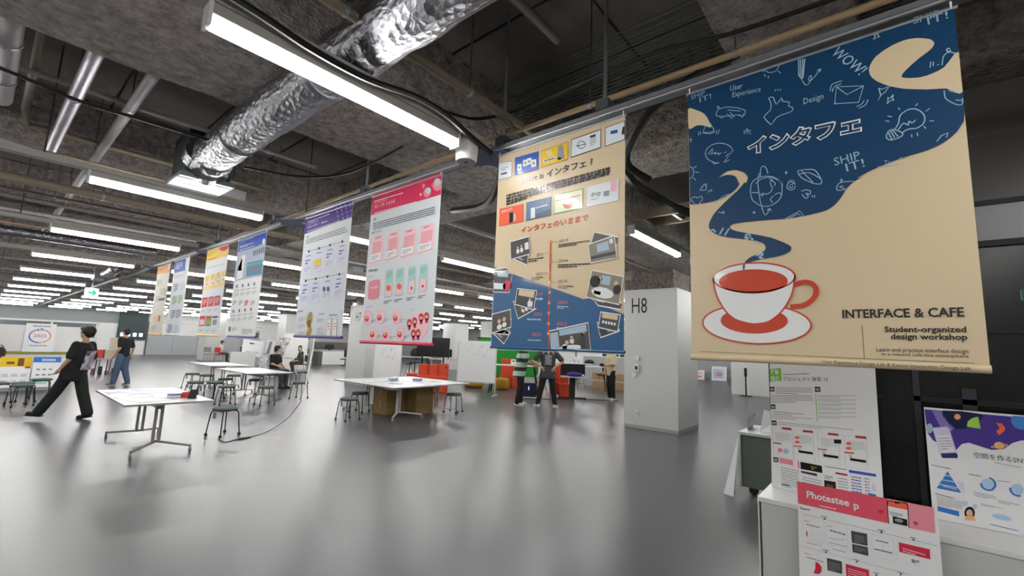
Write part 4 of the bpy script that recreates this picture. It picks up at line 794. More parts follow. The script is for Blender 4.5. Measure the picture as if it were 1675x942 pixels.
ART['purple']=(1.06,1.46,[
('p','header_print','purple',1,_('5 1428 1060 1458 1057 1269 3 1224')),
('t','header_print','white',2,'インタフェ 6',(.07,1.326),(.318,1.333),.03),
('t','header_print','white',2,'ばらいろカレー : Rainoco',(.077,1.279),(.544,1.305),.034),
('g','header_print','white',2,(.063,1.373),(.577,1.389),(.066,1.356),1,.45),
('g','header_print','white',2,(.073,1.254),(.812,1.272),(.076,1.237),1,.45),
('p','header_print','lilac',2,_('737 1420 725 1411 710 1411 700 1419 701 1432 713 1441 728 1442 738 1433')),
('p','header_print','lilac',2,_('829 1425 818 1416 803 1416 793 1424 794 1437 806 1446 821 1446 830 1438')),
('p','header_print','lilac',2,_('920 1430 909 1421 894 1421 885 1429 886 1442 897 1451 912 1451 921 1443')),
('p','header_print','lilac',2,_('1010 1435 999 1426 984 1426 975 1434 976 1446 987 1455 1001 1456 1011 1447')),
('p','header_print','lilac',2,_('762 1370 750 1360 735 1360 725 1368 726 1381 738 1390 753 1391 763 1382')),
('p','header_print','lilac',2,_('854 1375 843 1366 828 1365 818 1374 819 1386 830 1396 845 1396 855 1388')),
('p','header_print','lilac',2,_('944 1380 933 1371 919 1371 909 1379 910 1392 921 1401 936 1401 946 1393')),
('p','header_print','lilac',2,_('1033 1386 1022 1377 1008 1376 999 1384 1000 1397 1011 1406 1025 1406 1034 1398')),
('p','header_print','lilac',2,_('787 1319 776 1310 760 1309 750 1318 752 1330 763 1340 778 1340 788 1332')),
('p','header_print','lilac',2,_('879 1325 867 1316 852 1315 843 1324 844 1336 855 1345 870 1346 880 1338')),
('p','header_print','lilac',2,_('969 1331 958 1322 943 1321 933 1329 934 1342 946 1351 960 1352 970 1343')),
('p','header_print','lilac',2,_('1057 1336 1046 1327 1032 1327 1022 1335 1024 1347 1034 1356 1049 1357 1058 1349')),
('p','header_print','lilac',2,_('812 1269 800 1260 785 1259 776 1267 777 1280 788 1289 803 1290 813 1282')),
('p','header_print','lilac',2,_('903 1275 892 1266 877 1265 867 1274 868 1286 880 1296 894 1296 904 1288')),
('p','header_print','lilac',2,_('993 1281 982 1272 967 1272 958 1280 959 1292 970 1302 984 1302 994 1294')),
('p','header_print','lilac',2,_('1060 1288 1060 1278 1056 1278 1046 1286 1047 1298 1058 1307 1060 1308 1060 1300')),
('t','lettering','black',1,'概要',(.067,1.163),(.123,1.165),.026),
('g','lettering','dark',1,(.056,1.149),(.952,1.178),(.059,1.132),1,.45),
('g','lettering','dark',1,(.059,1.128),(.976,1.154),(.062,1.111),1,.45),
('g','lettering','dark',1,(.063,1.106),(1,1.13),(.065,1.089),1,.45),
('s','panel_print','dark',1,.004,_('129 994 953 1022')),
('p','panel_print','dark',2,_('186 993 183 983 171 978 156 980 143 987 137 997 140 1006 151 1012 166 1010 180 1003')),
('p','panel_print','lilacw',1,_('51 971 261 969 268 714 58 711')),
('g','panel_print','dark',2,(.111,.949),(.224,.95),(.11,.933),1,.6),
('g','panel_print','grey',2,(.1,.813),(.245,.814),(.093,.751),3,.3),
('g','panel_print','slate',2,(.102,.906),(.215,.907),(.104,.837),2,.5),
('p','panel_print','dark',2,_('428 1001 426 992 415 987 400 988 387 995 382 1006 385 1015 396 1020 410 1018 423 1011')),
('p','panel_print','lilacw',1,_('299 980 501 978 507 729 306 726')),
('g','panel_print','dark',2,(.357,.959),(.465,.959),(.356,.943),1,.6),
('g','panel_print','grey',2,(.346,.825),(.485,.827),(.339,.765),3,.3),
('p','panel_print','yellow',3,_('326 880 478 876 480 803 329 806')),
('p','panel_print','dark',2,_('675 1010 672 1001 662 996 648 997 636 1004 630 1014 634 1023 644 1028 658 1026 670 1020')),
('p','panel_print','lilacw',1,_('552 990 744 987 750 744 558 741')),
('g','panel_print','dark',2,(.607,.969),(.711,.969),(.606,.953),1,.6),
('g','panel_print','grey',2,(.596,.838),(.729,.839),(.59,.779),3,.3),
('g','panel_print','slate',2,(.598,.927),(.702,.928),(.6,.862),2,.5),
('p','panel_print','dark',2,_('932 1019 929 1010 920 1005 906 1007 895 1013 890 1023 892 1032 902 1036 916 1035 927 1028')),
('p','panel_print','lilacw',1,_('815 999 998 997 1003 759 820 757')),
('g','panel_print','dark',2,(.867,.979),(.966,.979),(.866,.963),1,.6),
('g','panel_print','grey',2,(.857,.851),(.983,.853),(.851,.794),3,.3),
('g','panel_print','slate',2,(.859,.939),(.957,.939),(.861,.874),2,.5),
('s','panel_print','dark',1,.004,_('133 649 1001 668')),
('p','panel_print','dark',2,_('182 644 179 634 168 629 153 630 139 636 133 646 136 656 148 661 163 660 176 654')),
('p','panel_print','lilacw',1,_('47 618 258 623 264 369 54 359')),
('g','panel_print','dark',2,(.108,.598),(.221,.602),(.106,.582),1,.6),
('g','panel_print','grey',2,(.096,.462),(.241,.468),(.089,.4),3,.3),
('g','panel_print','slate',2,(.098,.555),(.211,.56),(.1,.486),2,.5),
('p','panel_print','dark',2,_('422 650 419 641 408 636 394 636 381 643 375 653 378 662 389 668 404 667 416 660')),
('p','panel_print','lilacw',1,_('293 625 494 630 500 381 299 372')),
('g','panel_print','dark',2,(.351,.606),(.459,.61),(.35,.59),1,.6),
('g','panel_print','grey',2,(.34,.472),(.478,.478),(.333,.411),3,.3),
('g','panel_print','slate',2,(.342,.564),(.45,.568),(.344,.496),2,.5),
('p','panel_print','dark',2,_('682 657 679 648 668 643 654 644 642 650 637 660 640 669 650 674 664 673 676 667')),
('p','panel_print','lilacw',1,_('558 633 750 637 756 394 564 386')),
('g','panel_print','dark',2,(.614,.614),(.717,.618),(.612,.598),1,.6),
('g','panel_print','grey',2,(.603,.483),(.735,.489),(.596,.424),3,.3),
('p','panel_print','slate',3,_('646 521 643 506 632 496 616 493 599 498 585 509 578 524 580 539 591 550 608 553 625 548 639 536')),
('p','panel_print','slate',3,_('735 517 732 502 722 492 706 489 688 493 675 505 668 520 670 534 681 545 697 548 714 543 728 532')),
('p','panel_print','dark',2,_('929 664 926 655 916 650 903 651 891 657 886 666 889 675 899 680 912 680 923 673')),
('p','panel_print','lilacw',1,_('811 640 994 644 999 407 816 399')),
('g','panel_print','dark',2,(.864,.621),(.962,.625),(.862,.606),1,.6),
('g','panel_print','grey',2,(.853,.494),(.979,.5),(.847,.436),3,.3),
('g','panel_print','slate',2,(.855,.581),(.954,.585),(.857,.517),2,.5),
('t','lettering','purple',1,'開発物概要',(.033,.279),(.165,.279),.021),
('t','lettering','purple',1,'今後の展望',(.537,.238),(.667,.241),.018),
('t','lettering','black',1,'Rainoco',(.78,.225),(.943,.229),.0195),
('p','panel_print','gold',1,_('301 256 340 278 377 274 397 227 404 173 390 150 379 133 401 105 419 72 397 27 361 0 318 0 286 12 305 50 326 93 295 122 265 154 274 208')),
('p','panel_print','brown',2,_('294 174 330 188 371 183 380 149 374 113 351 99 324 103 301 138')),
('p','panel_print','grey',2,_('390 244 385 227 369 217 347 217 328 228 318 245 323 262 339 272 361 271 380 260')),
('g','panel_print','grey',1,(.063,.22),(.227,.216),(.071,.17),3,.3),
('g','panel_print','grey',1,(.076,.136),(.24,.134),(.084,.087),3,.3),
('g','panel_print','grey',1,(.089,.058),(.252,.057),(.096,.0079),3,.3),
('g','panel_print','grey',1,(.515,.201),(.666,.198),(.522,.153),3,.3),
('g','panel_print','grey',1,(.522,.101),(.673,.1),(.529,.053),3,.3),
('g','panel_print','grey',1,(.53,.051),(.68,.051),(.537,.0036),3,.3),
('p','panel_print','white',1,_('734 191 827 197 840 0 747 0')),
('s','panel_print','black',2,.004,_('734 191 827 197 840 3 747 3 734 191')),
('g','panel_print','coral',2,(.76,.157),(.804,.159),(.773,.07),3,.4),
('p','panel_print','white',1,_('857 188 948 194 961 0 870 0')),
('s','panel_print','black',2,.004,_('857 188 948 194 961 3 870 3 857 188')),
('g','panel_print','coral',2,(.883,.155),(.925,.157),(.895,.069),3,.4),
])
ART['seaview']=(1.04,1.46,[
('p','header_print','royal',1,_('33 1460 1040 1460 1039 1195 1028 834 20 824 24 1267')),
('p','photo','skygrey',2,_('37 1266 660 1266 1040 1294 1028 834 20 824')),
('p','photo','white',3,_('216 1188 354 1199 332 850 103 837 136 1060')),
('p','photo','slate',3,_('205 1126 252 1140 269 961 92 977')),
('p','photo','teal',3,_('447 1063 1014 1059 1017 852 475 856')),
('p','photo','brick',4,_('888 944 876 938 837 933 780 932 721 934 676 939 656 945 669 951 709 956 767 957 825 955 870 950')),
('p','photo','teal2',4,_('445 1037 1012 1036 1012 1004 449 1005')),
('p','photo','slate',3,_('633 1214 679 1216 689 1140 650 1138')),
('p','photo','slate',3,_('702 1218 748 1220 759 1143 720 1141')),
('p','photo','slate',3,_('771 1222 817 1225 828 1146 790 1144')),
('p','photo','slate',3,_('840 1226 885 1229 896 1148 858 1146')),
('p','photo','slate',3,_('907 1230 952 1233 963 1151 926 1149')),
('p','photo','slate',3,_('974 1234 1018 1237 1030 1154 993 1152')),
('t','header_print','white',3,'インタフェ 4',(.083,1.378),(.303,1.383),.026),
('g','header_print','white',3,(.072,1.424),(.582,1.432),(.076,1.409),1,.45),
('g','header_print','white',3,(.088,1.358),(.601,1.351),(.096,1.321),2,.45),
('g','header_print','white',3,(.102,1.299),(.653,1.298),(.107,1.277),1,.45),
('p','header_print','white',4,_('1020 1307 1010 1287 991 1274 967 1272 945 1282 931 1300 928 1323 938 1343 958 1355 982 1357 1004 1347 1018 1329')),
('p','lettering','white',1,_('11 806 1028 834 1013 0 0 0')),
('p','panel_print','slate',2,_('191 733 189 717 177 708 158 709 140 720 131 736 133 752 146 761 164 760 182 750')),
('g','panel_print','grey',2,(.087,.684),(.267,.683),(.091,.666),1,.6),
('g','panel_print','grey',2,(.106,.638),(.268,.64),(.111,.583),4,.4),
('p','panel_print','slate',2,_('414 732 412 717 399 708 381 709 364 719 355 736 357 751 369 760 388 759 404 749')),
('g','panel_print','grey',2,(.313,.684),(.487,.683),(.317,.666),1,.6),
('g','panel_print','grey',2,(.332,.639),(.488,.64),(.336,.585),4,.4),
('p','panel_print','slate',2,_('629 732 627 716 615 708 598 708 581 719 572 735 574 750 586 759 604 758 620 748')),
('g','panel_print','grey',2,(.531,.684),(.7,.683),(.535,.666),1,.6),
('g','panel_print','grey',2,(.55,.639),(.702,.641),(.554,.586),4,.4),
('p','panel_print','slate',2,_('838 731 836 716 825 707 808 708 792 718 783 734 785 749 796 758 813 757 829 747')),
('g','panel_print','grey',2,(.743,.684),(.907,.683),(.747,.667),1,.6),
('g','panel_print','grey',2,(.761,.64),(.909,.642),(.765,.588),4,.4),
('p','panel_print','slate',2,_('171 363 169 347 156 338 137 338 120 349 110 365 112 381 125 390 144 390 161 380')),
('g','panel_print','grey',2,(.066,.311),(.247,.314),(.07,.293),1,.6),
('g','panel_print','grey',2,(.085,.265),(.248,.271),(.09,.21),4,.4),
('p','panel_print','slate',2,_('395 368 393 353 380 343 362 344 345 354 336 370 338 386 350 395 368 395 385 384')),
('g','panel_print','grey',2,(.293,.317),(.468,.32),(.297,.299),1,.6),
('g','panel_print','grey',2,(.312,.272),(.47,.277),(.316,.217),4,.4),
('p','panel_print','slate',2,_('612 373 610 358 598 348 580 349 563 359 554 375 556 390 568 400 586 399 602 389')),
('g','panel_print','grey',2,(.513,.323),(.683,.326),(.517,.305),1,.6),
('g','panel_print','grey',2,(.532,.278),(.685,.284),(.536,.225),4,.4),
('p','panel_print','slate',2,_('822 378 820 363 808 354 791 354 775 364 766 380 768 395 780 404 797 404 813 394')),
('g','panel_print','grey',2,(.727,.328),(.891,.331),(.731,.311),1,.6),
('g','panel_print','grey',2,(.745,.284),(.893,.29),(.749,.232),4,.4),
('g','panel_print','slate',2,(.068,.525),(.217,.53),(.071,.457),4,.5),
('g','panel_print','slate',2,(.306,.516),(.45,.522),(.308,.45),4,.5),
('g','panel_print','slate',2,(.536,.508),(.676,.513),(.539,.442),4,.5),
('g','panel_print','slate',2,(.758,.5),(.894,.505),(.761,.435),4,.5),
('p','panel_print','coral',3,_('547 513 634 518 633 440 545 433')),
('p','panel_print','slate',2,_('27 137 102 140 109 72 30 71')),
('g','panel_print','grey',2,(.138,.132),(.354,.13),(.151,.077),4,.4),
('g','panel_print','grey',2,(.545,.114),(.926,.111),(.556,.034),4,.5),
])
ART['yellow']=(1.04,1.46,[
('p','header_print','yellow',1,_('0 1455 1028 1460 1029 1256 0 1241')),
('p','header_print','redp',2,_('604 1411 593 1433 644 1451 840 1460 1028 1460 1040 1430 1035 1393 973 1367 885 1352 787 1358 696 1374 635 1392')),
('t','header_print','brown',2,'インタフェ 3',(.051,1.334),(.304,1.334),.023),
('g','header_print','brown',2,(.066,1.292),(.535,1.296),(.073,1.272),1,.7),
('g','header_print','brown',2,(.047,1.379),(.398,1.382),(.053,1.362),1,.45),
('t','lettering','black',1,'概要',(.067,1.175),(.124,1.175),.0186),
('g','lettering','grey',1,(.074,1.154),(.953,1.148),(.075,1.118),3,.35),
('p','panel_print','amber',1,_('64 1002 267 1006 309 753 96 748')),
('g','panel_print','brown',2,(.093,.984),(.239,.987),(.112,.898),5,.3),
('p','panel_print','pale',2,_('96 879 265 882 264 821 100 819')),
('p','panel_print','redp',3,_('226 848 221 835 198 830 172 837 157 852 162 866 184 871 211 863')),
('p','panel_print','amber',1,_('332 1010 528 1014 570 764 363 760')),
('g','panel_print','brown',2,(.36,.992),(.502,.996),(.378,.908),5,.3),
('p','panel_print','pale',2,_('363 889 526 892 525 831 366 829')),
('p','panel_print','redp',3,_('488 859 484 845 462 840 436 848 422 862 426 876 448 880 474 873')),
('p','panel_print','amber',1,_('592 1017 782 1021 822 776 621 772')),
('g','panel_print','brown',2,(.619,1),(.756,1.003),(.636,.917),5,.3),
('p','panel_print','pale',2,_('621 898 780 901 778 842 625 840')),
('p','panel_print','redp',3,_('743 869 738 855 717 851 692 858 678 872 683 886 704 890 729 883')),
('p','panel_print','amber',1,_('843 1025 1028 1028 1040 787 872 783')),
('g','panel_print','brown',2,(.87,1.008),(1.003,1.011),(.886,.926),5,.3),
('p','panel_print','pale',2,_('872 908 1025 910 1024 852 875 850')),
('p','panel_print','redp',3,_('990 878 985 865 965 860 941 867 927 882 932 895 952 899 976 892')),
('p','panel_print','redd',1,_('52 627 324 629 336 466 64 462')),
('g','panel_print','blush',2,(.1,.59),(.28,.595),(.107,.505),4,.4),
('g','lettering','grey',1,(.081,.415),(.298,.416),(.093,.381),2,.4),
('p','panel_print','redd',1,_('46 317 320 320 333 154 60 148')),
('p','panel_print','blush',2,_('78 260 294 263 303 174 88 168')),
('p','panel_print','redd',2,_('46 317 320 320 320 288 52 285')),
('g','lettering','grey',1,(.079,.096),(.296,.099),(.093,.056),2,.4),
('p','panel_print','redd',1,_('369 630 631 631 642 471 381 467')),
('g','panel_print','blush',2,(.415,.592),(.588,.598),(.421,.509),4,.4),
('g','lettering','grey',1,(.397,.421),(.605,.422),(.408,.388),2,.4),
('p','panel_print','olive',1,_('368 311 631 314 644 151 381 145')),
('p','panel_print','moss',2,_('398 256 607 258 615 171 408 165')),
('p','panel_print','redd',2,_('368 311 631 314 631 283 373 280')),
('g','lettering','grey',1,(.399,.094),(.608,.097),(.412,.055),2,.4),
('p','panel_print','redd',1,_('674 632 927 633 937 476 685 472')),
('g','panel_print','blush',2,(.718,.595),(.885,.6),(.725,.513),4,.4),
('g','lettering','grey',1,(.7,.427),(.901,.427),(.712,.394),2,.4),
('p','panel_print','pale',1,_('677 306 931 308 943 148 690 143')),
('p','panel_print','grey',2,_('707 251 908 254 916 167 716 162')),
('p','panel_print','dark',2,_('677 306 931 308 931 278 682 274')),
('g','lettering','grey',1,(.707,.092),(.908,.095),(.72,.054),2,.4),
])
ART['blueone']=(1,1.46,[
('p','header_print','royal',1,_('0 1452 988 1450 948 1211 55 1218')),
('p','header_print','pale',2,_('768 1448 879 1460 988 1450 990 1330 948 1211 876 1195 804 1236 762 1344')),
('g','header_print','white',2,(.131,1.415),(.589,1.41),(.126,1.28),4,.4),
('g','lettering','grey',1,(.086,1.169),(.747,1.143),(.095,1.106),3,.35),
('g','panel_print','slate',1,(.173,1),(.472,.988),(.191,.835),6,.55),
('g','panel_print','sky',1,(.614,1),(.894,.989),(.634,.841),6,.55),
('g','panel_print','olive',1,(.193,.752),(.495,.746),(.211,.584),6,.55),
('g','panel_print','green',1,(.576,.753),(.86,.748),(.596,.591),6,.55),
('g','panel_print','slate',1,(.222,.476),(.526,.477),(.241,.305),6,.55),
('g','panel_print','slate',1,(.579,.475),(.866,.475),(.599,.309),6,.55),
('g','panel_print','slate',1,(.131,.197),(.442,.204),(.15,.021),6,.55),
('g','panel_print','sky',1,(.548,.19),(.84,.198),(.569,.021),6,.55),
])
ART['orange']=(1,1.46,[
('p','header_print','amberd',1,_('0 1460 1000 1445 994 1269 0 1304')),
('p','header_print','blush',2,_('1000 1377 998 1353 956 1339 903 1340 854 1355 821 1380 815 1409 836 1434 880 1447 932 1446 981 1431 1000 1406')),
('g','header_print','brown',2,(.068,1.425),(.529,1.4),(.071,1.362),2,.4),
('g','panel_print','grey',1,(.078,1.185),(.501,1.161),(.1,1.043),5,.4),
('g','panel_print','moss',1,(.458,.979),(.857,.963),(.48,.84),5,.4),
('g','panel_print','gold',1,(.695,.938),(1.078,.923),(.717,.801),5,.4),
('g','panel_print','grey',1,(.14,.821),(.564,.81),(.162,.677),5,.4),
('g','panel_print','amberd',1,(.242,.4),(.664,.404),(.265,.254),5,.4),
('g','panel_print','grey',1,(.119,.188),(.552,.2),(.142,.039),5,.4),
('p','panel_print','slate',1,_('421 750 915 754 917 700 421 699')),
('p','panel_print','brick',2,_('643 386 766 394 760 263 635 253')),
])
ART['course']=(0.56,0.79,[
('p','header_print','lime',1,_('0 758 67 769 70 684 0 673')),
('b','header_print','white',2,'授業',(.0061,.721),(.055,.727),.034),
('b','header_print','white',2,'紹介',(.0071,.679),(.06,.686),.035),
('t','lettering','black',1,'プロジェクト演習 15',(.078,.684),(.326,.711),.027),
('g','lettering','grey',1,(.079,.733),(.228,.748),(.08,.723),1,.6),
('p','lettering','black',1,_('0 639 27 641 28 610 0 607')),
('t','lettering','white',2,'概要',(.0021,.613),(.023,.615),.0184),
('p','lettering','black',1,_('1 523 30 526 32 495 3 492')),
('t','lettering','white',2,'概要',(.0064,.498),(.027,.5),.0179),
('p','lettering','black',1,_('5 419 34 421 36 391 7 388')),
('t','lettering','white',2,'概要',(.0104,.394),(.031,.396),.0174),
('p','lettering','black',1,_('12 185 40 187 42 159 14 156')),
('t','lettering','white',2,'概要',(.0173,.162),(.037,.164),.0163),
('p','lettering','black',1,_('255 661 284 663 285 631 255 628')),
('t','lettering','white',2,'概要',(.259,.635),(.28,.637),.0182),
('g','lettering','grey',1,(.035,.642),(.241,.655),(.036,.594),4,.35),
('g','lettering','grey',1,(-.001,.585),(.241,.609),(.0016,.531),4,.35),
('g','lettering','grey',1,(.0155,.484),(.193,.487),(.0161,.457),2,.35),
('g','lettering','grey',1,(.0042,.455),(.236,.464),(.0056,.43),2,.3),
('g','lettering','grey',1,(.044,.418),(.444,.425),(.045,.394),2,.3),
('p','lettering','lime',1,_('256 617 260 618 264 445 260 445')),
('g','lettering','grey',1,(.27,.612),(.466,.629),(.27,.592),2,.3),
('g','lettering','grey',1,(.27,.586),(.465,.603),(.27,.566),2,.3),
('g','lettering','grey',1,(.27,.56),(.464,.578),(.27,.54),2,.3),
('g','lettering','grey',1,(.269,.534),(.463,.552),(.269,.514),2,.3),
('g','lettering','grey',1,(.269,.508),(.462,.526),(.269,.489),2,.3),
('g','lettering','grey',1,(.269,.483),(.461,.501),(.269,.464),2,.3),
('s','panel_print','grey',1,.0012,_('10 373 119 379 127 193 18 192 10 373')),
('p','panel_print','brick',2,_('65 383 119 385 119 371 66 370')),
('p','panel_print','brick',2,_('12 279 60 282 60 275 12 272')),
('g','panel_print','grey',2,(.026,.347),(.112,.351),(.029,.291),6,.25),
('s','panel_print','grey',1,.0012,_('127 373 236 378 241 193 132 192 127 373')),
('p','panel_print','brick',2,_('182 382 236 384 236 371 183 369')),
('p','panel_print','brick',2,_('128 278 176 281 176 275 128 272')),
('g','panel_print','grey',2,(.143,.347),(.228,.35),(.145,.291),6,.25),
('p','panel_print','coral',3,_('137 336 160 338 161 324 138 321')),
('p','panel_print','coral',3,_('137 308 160 310 161 296 138 293')),
('p','panel_print','black',3,_('156 254 232 254 232 240 156 239')),
('p','panel_print','khaki',2,_('151 269 166 270 167 244 152 243')),
('s','panel_print','grey',1,.0012,_('260 375 368 381 369 196 262 195 260 375')),
('p','panel_print','brick',2,_('314 384 368 386 367 373 315 372')),
('p','panel_print','brick',2,_('259 281 306 284 306 278 259 275')),
('g','panel_print','grey',2,(.275,.349),(.359,.353),(.276,.294),6,.25),
('p','panel_print','black',3,_('344 350 381 353 380 329 344 326')),
('p','panel_print','black',3,_('286 253 362 254 362 239 287 238')),
('p','panel_print','khaki',2,_('282 272 297 272 298 247 282 246')),
('s','panel_print','grey',1,.0012,_('396 378 503 384 501 200 396 199 396 378')),
('p','panel_print','brick',2,_('450 388 503 390 503 376 451 375')),
('p','panel_print','brick',2,_('394 285 441 288 440 281 394 278')),
('g','panel_print','grey',2,(.411,.353),(.494,.356),(.411,.297),6,.25),
('p','panel_print','coral',3,_('405 342 427 344 428 330 405 327')),
('p','panel_print','coral',3,_('404 314 427 316 427 302 404 300')),
('p','panel_print','black',3,_('420 253 495 254 495 239 420 239')),
('p','panel_print','khaki',2,_('416 275 431 276 431 250 416 250')),
('p','panel_print','rose',2,_('66 239 64 231 59 225 52 222 45 222 40 227 38 234 40 242 45 248 52 251 58 250 64 246')),
('p','panel_print','sky',2,_('101 238 99 230 93 223 86 219 78 220 72 225 70 233 72 242 78 249 85 252 93 252 99 246')),
('p','panel_print','rose',1,_('46 188 123 186 124 154 49 157')),
('p','panel_print','rose',1,_('147 185 156 185 158 142 149 142')),
('g','panel_print','grey',1,(.055,.135),(.152,.132),(.059,.0111),9,.35),
('g','panel_print','dark',2,(.057,.035),(.1,.034),(.058,.025),1,.8),
('p','panel_print','black',1,_('163 185 276 181 278 139 164 141')),
('p','panel_print','dark',1,_('165 131 249 130 250 114 167 119')),
('g','panel_print','gold',2,(.219,.173),(.249,.171),(.221,.148),2,.5),
('g','panel_print','grey',1,(.171,.102),(.271,.098),(.175,.0104),6,.3),
('p','panel_print','black',1,_('282 182 403 184 403 181 302 179')),
('p','panel_print','brick',1,_('344 158 403 158 403 147 345 147')),
('p','panel_print','blackbrown',1,_('285 100 343 101 344 13 286 16')),
('g','panel_print','gold',2,(.297,.08),(.33,.079),(.298,.037),4,.4),
('p','panel_print','white',2,_('337 41 336 36 333 32 329 31 325 31 323 34 322 38 323 42 326 46 329 48 333 47 336 45')),
('g','panel_print','grey',1,(.353,.133),(.402,.133),(.354,.021),7,.3),
('g','panel_print','grey',1,(.289,.132),(.331,.132),(.29,.107),2,.6),
('p','panel_print','royal',1,_('410 184 538 185 538 170 411 168')),
('g','panel_print','royal',1,(.42,.155),(.468,.155),(.419,.0076),9,.35),
('p','panel_print','royal',1,_('418 63 468 59 469 52 418 57')),
('p','panel_print','lilacw',1,_('515 128 531 128 532 88 515 89')),
('p','panel_print','royal',2,_('498 72 532 71 533 52 499 54')),
('g','panel_print','grey',1,(.483,.158),(.505,.157),(.484,.011),9,.4),
])
